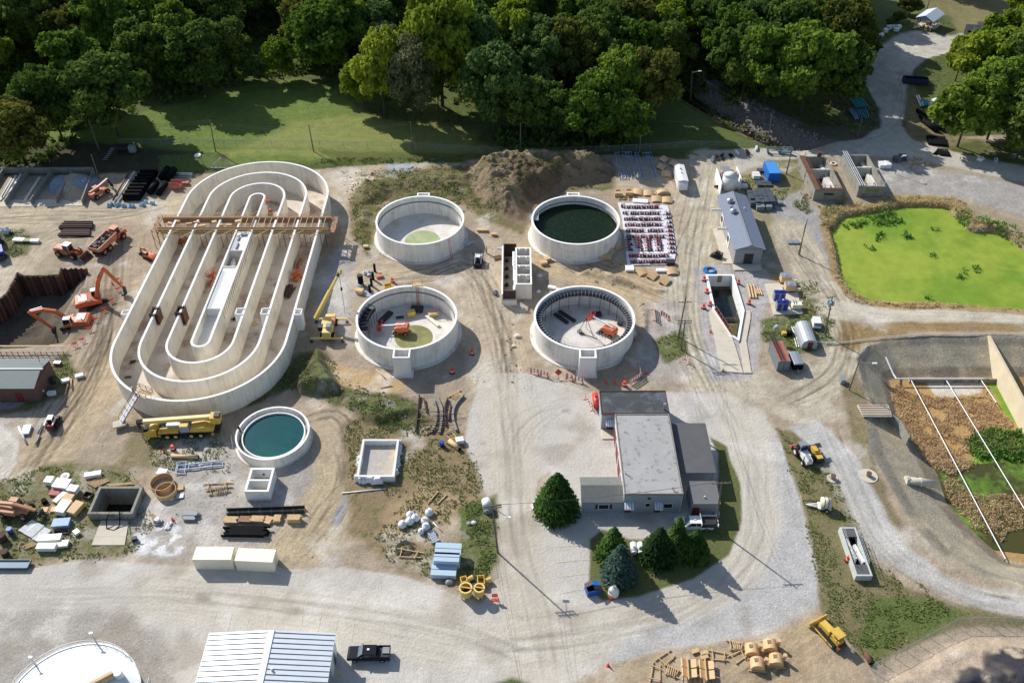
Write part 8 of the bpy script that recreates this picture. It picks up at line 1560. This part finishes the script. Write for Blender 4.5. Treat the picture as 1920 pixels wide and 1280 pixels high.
FT=[ # front and notable trees: base px, height, crown radius, kind, label
 ((48,306),17,8.8,4,'broad olive tree with a yellow tip at the far left end of the wood'),((118,262),21,8,0,'dark tree behind the olive one at the far left'),
 ((222,255),23,10.5,0,'large dark tree leaning out over the left lawn'),((158,200),22,9,2,'mid-green tree behind the large dark leaning one'),((290,170),22,8.5,0,'dark tree in the gap between two lawn shadows'),((385,172),22,10,0,'large dark spreading tree above the middle of the lawn'),((330,120),20,9,2,'mid-green tree behind the spreading one'),((440,140),18,6.5,0,'narrow dark tree right of the spreading one'),
 ((478,150),8,4.2,5,'low dark bush beside the round yellowish tree'),((531,146),13,5.2,1,'round yellowish tree standing alone at the lawn edge'),((625,138),24,11,2,'very tall wide green tree above the lawn'),((580,110),20,8,4,'olive tree behind the tall wide one'),((570,60),20,8,0,'dark tree peeping over the tall wide one'),
 ((722,222),27,6.8,1,'leaning yellow-green tree at the right end of the lawn'),((690,205),15,6,1,'lower yellow-green tree touching the leaning one'),((776,232),25,7,3,'thin grey tree with bare twigs on the lawn'),((735,180),22,5,3,'second thin grey tree behind the first'),
 ((830,203),34,10.5,1,'tallest bright green tree with an ivy-clad trunk'),((822,205),12,2.4,2,'ivy column round the tallest tree trunk'),((925,250),25,8.5,5,'blue-green feathery tree right of the tallest one'),((905,190),27,8,5,'second blue-green feathery tree, farther back'),
 ((985,258),17,7.5,0,'dark tree behind the left part of the dirt mound'),((1040,262),16,7,0,'dark low tree behind the middle of the dirt mound'),((1078,240),13,3.4,4,'small orange-yellow tree among dark ones'),((1112,268),20,8,2,'bushy green tree right behind the dirt mound'),((1175,275),15,7.2,2,'low green tree near the ladder frames'),((1150,225),22,7.5,2,'mid-green tree above the low one near the ladder frames'),
 ((1010,190),24,8.5,5,'blue-green tree deep in the middle wood'),((960,170),26,8,1,'bright feathery tree in the middle wood'),((1065,190),24,8.5,4,'brown-tinged tree in the middle wood'),((1110,180),24,8,0,'dark round tree in the middle wood'),((1215,225),21,7.5,4,'olive tree with a yellow top beside the creek'),((1180,170),22,8,2,'mid-green tree behind the olive creek tree'),((1250,145),22,7.5,0,'dark tree at the upper end of the creek'),
 ((1390,190),24,9,0,'dark tree on the far bank of the creek'),((1430,205),25,10,2,'big green tree left in the clump inside the road bend'),((1500,215),27,11.5,2,'largest round tree of the clump inside the road bend'),((1556,205),22,8.5,0,'dark tree at the right side of the clump inside the road bend'),((1560,150),24,9,4,'brown-tinged tree at the back of the road bend clump'),((1360,150),22,8.5,2,'green tree above the creek stones'),((1330,120),22,8.5,0,'dark tree above the upper creek'),((1470,140),24,9,0,'dark tree behind the road bend clump'),
 ((1795,275),21,8.5,2,'tree with visible leaning stems above the black pipes'),((1850,262),22,9.5,2,'large green tree at the right above the pipe yard'),((1905,300),20,8.5,0,'dark green tree cut by the right edge above the pond road'),((1830,200),22,9,1,'bright tree filling the middle of the right-hand clump'),((1900,215),24,10.5,0,'tall dark tree behind the right-hand clump'),((1870,150),22,9.5,1,'bright tree below the charcoal sheds'),((1935,140),24,10,2,'green tree cut by the right edge beside the sheds'),((1925,75),24,9,1,'yellow-green tree in the upper right corner'),((1790,130+25),14,5,1,'small bright tree at the left tip of the right-hand clump'),((1960,250),24,10,2,'tree beyond the right edge over the pond road'),((1905,30),22,8,4,'yellowing tree behind the corner one'),
 ((1705,28),7,4,4,'low bush beside the open-sided shed'),((1683,42),4,2.2,4,'small round shrub left of the open-sided shed'),((1668,50),3.5,1.8,4,'smallest shrub left of the open-sided shed')]
for p,h,r,k,lab in FT: tree(p,h,r,k,lab)
random.seed(21); rows=[(165,'fifth',(-60,1300)),(118,'fourth',(-60,1600)),(78,'third',(-60,1610)),(42,'second',(-60,1600)),(12,'first',(-60,1600)),(-14,'topmost',(-60,1780))]
placed=[g(*f[0]) for f in FT]
for y,rn,(x0,x1) in rows:
    x=x0; c=0
    while x<x1:
        px,py=x+random.uniform(-12,12),y+random.uniform(-9,9); x+=random.uniform(46,62)*(.9 if y<60 else 1.0)
        q=g(px,py)
        if 1045<px<1125 and py<70: continue
        if y==165 and not(px<90 or 870<px<1170): continue
        if y==118 and (430<px<560 or 700<px<800 or 1255<px<1330): continue
        if y in (78,) and 470<px<560: continue
        if px>1580 and py>-12: continue
        if min(dist(q,o_) for o_ in placed)<7.0: continue
        placed.append(q); k=random.choice((0,2,0,2,2,0,5,4,1,2,1)); h=random.uniform(19,27); c+=1
        tree(None,h,random.uniform(7.5,10.5),k,f'{KIND[k]} tree, {ORD[c-1]} from the left in the {rn} row of the wood',xy=q)
# ------------------------------------------------------------- spruces by the shop
def spruce(p,h,r,m_2,label,dense=1.0,seed=1,fat=0.):
    rr=np.random.RandomState(seed); C=[];N_=[];U=[];S=[]; nl=int(h/.30)
    for i in range(nl):
        f=(i+.5)/nl; z=h*(.05+.95*f); R0=r*((1-f)**(.8-fat*.35)); nb=int((9+26*(1-f))*dense*1.1); off=rr.rand()*6.28
        for j in range(nb):
            a=off+2*PI*j/nb+rr.normal()*.09; L_=R0*(.8+.28*rr.rand()); m=max(3,int(L_/.26))
            for k in range(m):
                q=(k+.7)/m; x=L_*q; zz=z-.35*q*L_*.55+.12*q*q*L_+rr.normal()*.05; side=rr.normal()*.2*(1.2-q*.4)*L_*.5; C.append((x*cos(a)-side*sin(a),x*sin(a)+side*cos(a),zz)); N_.append((rr.normal()*.5+cos(a)*.35,rr.normal()*.5+sin(a)*.35,.9)); U.append((cos(a),sin(a),-.25)); S.append(.22*(.7+.6*rr.rand()))
    me=quadsmesh('foliage',C,N_,U,S,m_2,1.25); t=T('spruce_tree',label,'tree',g(*p)); o=bpy.data.objects.new('crown',me); COL.objects.link(o); o.parent=t
    M().cyl((0,0,-.1),(0,0,h*.95),.028*h,.02,n=8).o('trunk',bark,t)
spruce((1043,958),9.6,4.1,LSL,'big dark conical spruce left of the grey-shingled office',1.15,1,.5)
spruce((1147,1043),7.6,3.0,LSL,'green spruce behind the blue one',1.1,2,.1); spruce((1159,1082),8.2,3.0,LSB,'rounded blue-grey spruce beside the dumpster',1.2,3,.6)
spruce((1232,1045),7.6,3.3,LS,'spruce right of the white gas tanks',1.1,4,.3); spruce((1264,1035),9.0,2.7,LSL,'tallest slim spruce of the right group',1.1,5,0); spruce((1300,1040),6.6,2.8,LSL,'right-hand spruce behind the flatbed truck',1.1,6,.1)
# ------------------------------------------------------------- ground plants (reeds, weeds) as stuff
def scatter(name,label,polys,dens,hgt,size,m_2,seed,z=0,patchf=.35,thr=-.05,asp=1.6,up=1.,jz=0,excl=None):
    rr=np.random.RandomState(seed); Cs=[]
    for poly in polys:
        P=W(poly,z) if not isinstance(poly,np.ndarray) else poly; P=[tuple(q) for q in P]; xs_=[q[0] for q in P]; ys_=[q[1] for q in P]; A=(max(xs_)-min(xs_))*(max(ys_)-min(ys_)); n=int(A*dens)
        x=rr.uniform(min(xs_),max(xs_),n); y=rr.uniform(min(ys_),max(ys_),n); d=sdf(P,x,y)+fbm(x,y,.4,3,seed%7)*2.5; k=(d>0)&(fbm(x,y,patchf,4,(seed+2)%7)>thr)
        if excl is not None: k&=excl(x,y)
        Cs.append(np.stack([x[k],y[k]],1))
    C=np.concatenate(Cs); i=np.clip(np.searchsorted(ys,C[:,1]),0,NY-1); j=np.clip(np.searchsorted(xs,C[:,0]),0,NX-1); zz=Z[i*NX+j]; n=len(C); ht=hgt*(.5+rr.rand(n))*(.7+.8*(fbm(C[:,0],C[:,1],.5,3,3)+.5))
    # each tuft: three leaning blades spread over its height
    out=[];nn=[];uu=[];ss_=[]
    for q in range(3):
        f=rr.rand(n); a=rr.rand(n)*2*PI; out.append(np.stack([C[:,0]+size*rr.normal(size=n)*.7,C[:,1]+size*rr.normal(size=n)*.7,zz+ht*f*.8+jz],1)); nn.append(np.stack([np.cos(a),np.sin(a),.7*rr.rand(n)+.55],1)); uu.append(np.stack([rr.normal(size=n)*.35,rr.normal(size=n)*.35,np.full(n,up)],1)); ss_.append(size*(.6+.8*rr.rand(n)))
    me=quadsmesh(name,np.concatenate(out),np.concatenate(nn),np.concatenate(uu),np.concatenate(ss_),m_2,asp); o=bpy.data.objects.new(name,me); COL.objects.link(o); tag(o,label,None,None,'stuff'); return o
P1=np.array(pond); 
def ringpoly(): return [[(1510,380),(1560,350),(1600,370),(1640,368),(1700,352),(1800,358),(1900,378),(2060,420),(2060,620),(1900,600),(1800,592),(1640,585),(1590,570),(1560,520),(1560,460),(1540,420)]]
scatter('reeds','tall tan reeds fringing the green pond',ringpoly(),30,.42,.08,REED,1,excl=lambda x,y:(lambda d:(d<.2)&(d+fbm(x,y,.25,3,2)*3.0>-2.9-1.8*(y>178)-1.2*(x<80)))(sdf(pond,x,y)),thr=-.14)
scatter('reeds','thick tan reeds filling the lower basin floor',[[(1672,716),(1740,745),(1850,745),(1890,790),(1930,850),(1800,850),(1760,885),(1700,830),(1668,760)],[(1768,890),(1800,900),(1822,925),(1900,925),(2000,960),(2000,990),(1900,990),(1880,1030),(1990,1050),(1890,1045),(1820,985),(1775,930)],[(1725,820),(1800,850),(1850,870),(1810,885),(1780,895),(1760,880)]],32,.45,.085,REED,2,z=-4,thr=-.10,patchf=.28)
scatter('marsh_plants','dark green marsh plants in the lower basin',[[(1805,822),(1860,800),(1990,810),(1990,880),(1870,862),(1830,862)]],16,.8,.16,LILY,3,z=-4,thr=-.3)
scatter('marsh_plants','green tufts standing on the duckweed and along the pond edge',[[(1650,412),(1720,402),(1712,416),(1665,424),(1640,420)],[(1692,428),(1702,424),(1703,446),(1694,447)],[(1640,440),(1655,432),(1652,452),(1640,458)],[(1622,458),(1640,466),(1634,470),(1620,463)],[(1580,425),(1640,395),(1680,398),(1660,410),(1600,432)],[(1780,402),(1810,412),(1850,425),(1900,440),(1905,452),(1840,436),(1805,428)]]+[[(x-7,y-4),(x+7,y-5),(x+8,y+4),(x-6,y+5)] for x,y in ((1750,427),(1750,478),(1826,505),(1795,521),(1735,556),(1653,443),(1640,420),(1700,445),(1812,509),(1900,458),(1670,413))],9,.7,.17,LILY,4,z=-1,patchf=.8,thr=.02,jz=.95)
def exc2(x,y):
    k=np.ones(len(x),bool)
    for c in (TLc,TRc,BLc,BRc): k&=np.hypot(x-c[0],y-c[1])>11.3
    return k
def exc1(x,y):
    k=exc2(x,y)
    for a,b_,c_,d_ in ((-27.3,-20,102.8,112.5),(-70.6,-62.8,88.5,101.3),(-45.3,-40.8,98.8,104.6),(52,56.5,83,93),(-70.5,-66,89,95)): k&=~((x>a)&(x<b_)&(y>c_)&(y<d_))
    return k
scatter('weeds','rough green and straw weeds on the disturbed ground',[[(655,335),(720,318),(900,312),(960,300),(1120,295),(1140,330),(1040,350),(985,395),(930,400),(870,380),(700,400),(690,470),(665,450)],[(560,660),(605,655),(650,720),(780,750),(800,790),(740,810),(660,770),(600,745),(540,735),(470,760),(400,780),(480,750)],[(650,795),(700,770),(790,785),(870,820),(900,880),(905,940),(930,1050),(900,1100),(830,1090),(730,1055),(690,1000),(760,940),(650,900)],[(0,905),(90,875),(240,885),(275,960),(285,1010),(230,1040),(60,1060),(0,1060)],[(600,300),(860,294),(880,304),(760,304),(640,314)],[(1225,640),(1285,615),(1290,665),(1250,680)],[(1425,600),(1500,588),(1560,605),(1565,650),(1500,665),(1430,640)],[(1500,522),(1530,530),(1562,590),(1560,608),(1515,592)],[(1380,330),(1440,320),(1480,355),(1450,400),(1400,380)],[(870,950),(928,940),(935,1050),(900,1100)],[(1455,802),(1540,850),(1600,960),(1640,1060),(1790,1130),(1650,1245),(1560,1180),(1534,1100),(1500,930)],[(0,430),(45,428),(60,450),(40,482),(0,480)],[(250,790),(330,800),(430,830),(430,890),(300,880)],[(95,690),(125,665),(140,705),(110,745),(40,760),(60,745)]],11.0,.16,.09,WEED,5,patchf=.45,thr=-.02,excl=exc1)
scatter('weeds','low green growth along the wood edge and creek',[[(1200,160),(1260,140),(1440,240),(1500,262),(1440,268),(1300,200)],[(1560,180),(1640,200),(1650,240),(1600,258),(1540,250)],[(600,296),(1000,291),(1000,300),(600,306)],[(1500,360),(1590,380),(1560,430),(1480,400)]],8,.4,.14,WEED,6,patchf=.4,thr=.0,excl=exc2)
scatter('undergrowth','dark undergrowth below the trees of the wood',[[(-60,330),(-60,-60),(1600,-60),(1600,150),(1480,180),(1360,200),(1230,120),(1180,280),(940,282),(900,200),(700,190),(600,130),(400,160),(200,230),(60,320)]],.8,1.2,.55,LEAF[0],8,patchf=.15,thr=-.08)
# rubble: stone on the creek banks, tan rocks by the pond road, clods on the mound
def rubble(name,label,polys,dens,s0,s1,m_2,seed,z=0,thr=-.2):
    rr=np.random.RandomState(seed); b=M()
    for poly in polys:
        P=W(poly,z); xs_=[q[0] for q in P]; ys_=[q[1] for q in P]; n=int((max(xs_)-min(xs_))*(max(ys_)-min(ys_))*dens); x=rr.uniform(min(xs_),max(xs_),n); y=rr.uniform(min(ys_),max(ys_),n); k=(sdf(P,x,y)>0)&(fbm(x,y,.5,3,seed)>thr)
        for a,c in zip(x[k],y[k]):
            s=rr.uniform(s0,s1); zq=zat(a,c); b.box(a,c,zq-s*.3,s*rr.uniform(.8,1.5),s,s*.8,rr.rand()*3,rr.uniform(.4,.8),rr.uniform(.4,.8))
    o=b.o(name,m_2); tag(o,label,None,None,'stuff')
stone=mat('creek_stone',(132,130,128),.9,.2,1.,fine=.2)
rubble('riprap','loose grey stones along both creek banks',[[(1290,120),(1420,190),(1500,240),(1560,262),(1500,280),(1380,225),(1280,165)]],1.2,.25,.7,stone,3)
rubble('rocks','tan and grey rocks heaped by the pond road',[[(1705,292),(1745,300),(1748,312),(1700,316),(1695,300)]],1.6,.4,1.0,mat('tan_rock',(186,170,146),.9,.25,1),5,thr=-.4)
rubble('dirt_clods','clods and broken stone on the dirt mounds',[[(640,320),(900,305),(900,400),(700,390),(670,470)],[(640,735),(780,752),(760,790),(640,765)],[(1110,500),(1240,545),(1100,530)],[(560,650),(620,650),(660,740),(560,740)],[(960,600),(985,680),(960,720),(940,640)]],.5,.12,.42,mat('clod',(140,124,104),.95,.2,1.5),6)
rubble('gravel_scatter','scattered stones and crumbs on the yards',[[(260,800),(640,780),(640,1055),(60,1060),(100,870)],[(640,440),(1300,440),(1300,720),(640,740)],[(1300,340),(1480,360),(1560,480),(1500,740),(1300,720)]],.09,.08,.26,mat('light_stone',(186,180,170),.9,.2,1.5),7,thr=-.5)
# ------------------------------------------------------------- camera, sun, sky
cam=bpy.data.cameras.new('camera'); co=bpy.data.objects.new('camera',cam); COL.objects.link(co); sc.camera=co
cam.sensor_width=36; cam.lens=F/1920*36; cam.clip_end=6000; cam.clip_start=1; co.location=(0,0,H); co.rotation_euler=(PI/2-TH,0,0)
SE,SA=R(35.8),R(-45)     # shadows fall toward +x, -y
sun=bpy.data.lights.new('sun','SUN'); sun.energy=4.5; sun.angle=R(.55); sun.color=(1.0,.955,.89); so=bpy.data.objects.new('sun',sun); COL.objects.link(so)
d=np.array((cos(SE)*sin(R(45)),-cos(SE)*cos(R(45)),-sin(SE)))
from mathutils import Vector
so.rotation_euler=Vector(d).to_track_quat('-Z','Y').to_euler(); so.location=(-100,300,200)
wd=bpy.data.worlds.new('World'); sc.world=wd; wd.use_nodes=True; nt=wd.node_tree; bg=nt.nodes['Background']; sky=nt.nodes.new('ShaderNodeTexSky'); sky.sky_type='NISHITA'; sky.sun_disc=False
sky.sun_elevation=SE; sky.sun_rotation=R(-45); nt.links.new(sky.outputs[0],bg.inputs[0]); bg.inputs[1].default_value=.11
sc.view_settings.view_transform='Standard'; sc.view_settings.look='None'; sc.view_settings.exposure=0.16
sc.cycles.max_bounces=6; sc.cycles.transparent_max_bounces=8
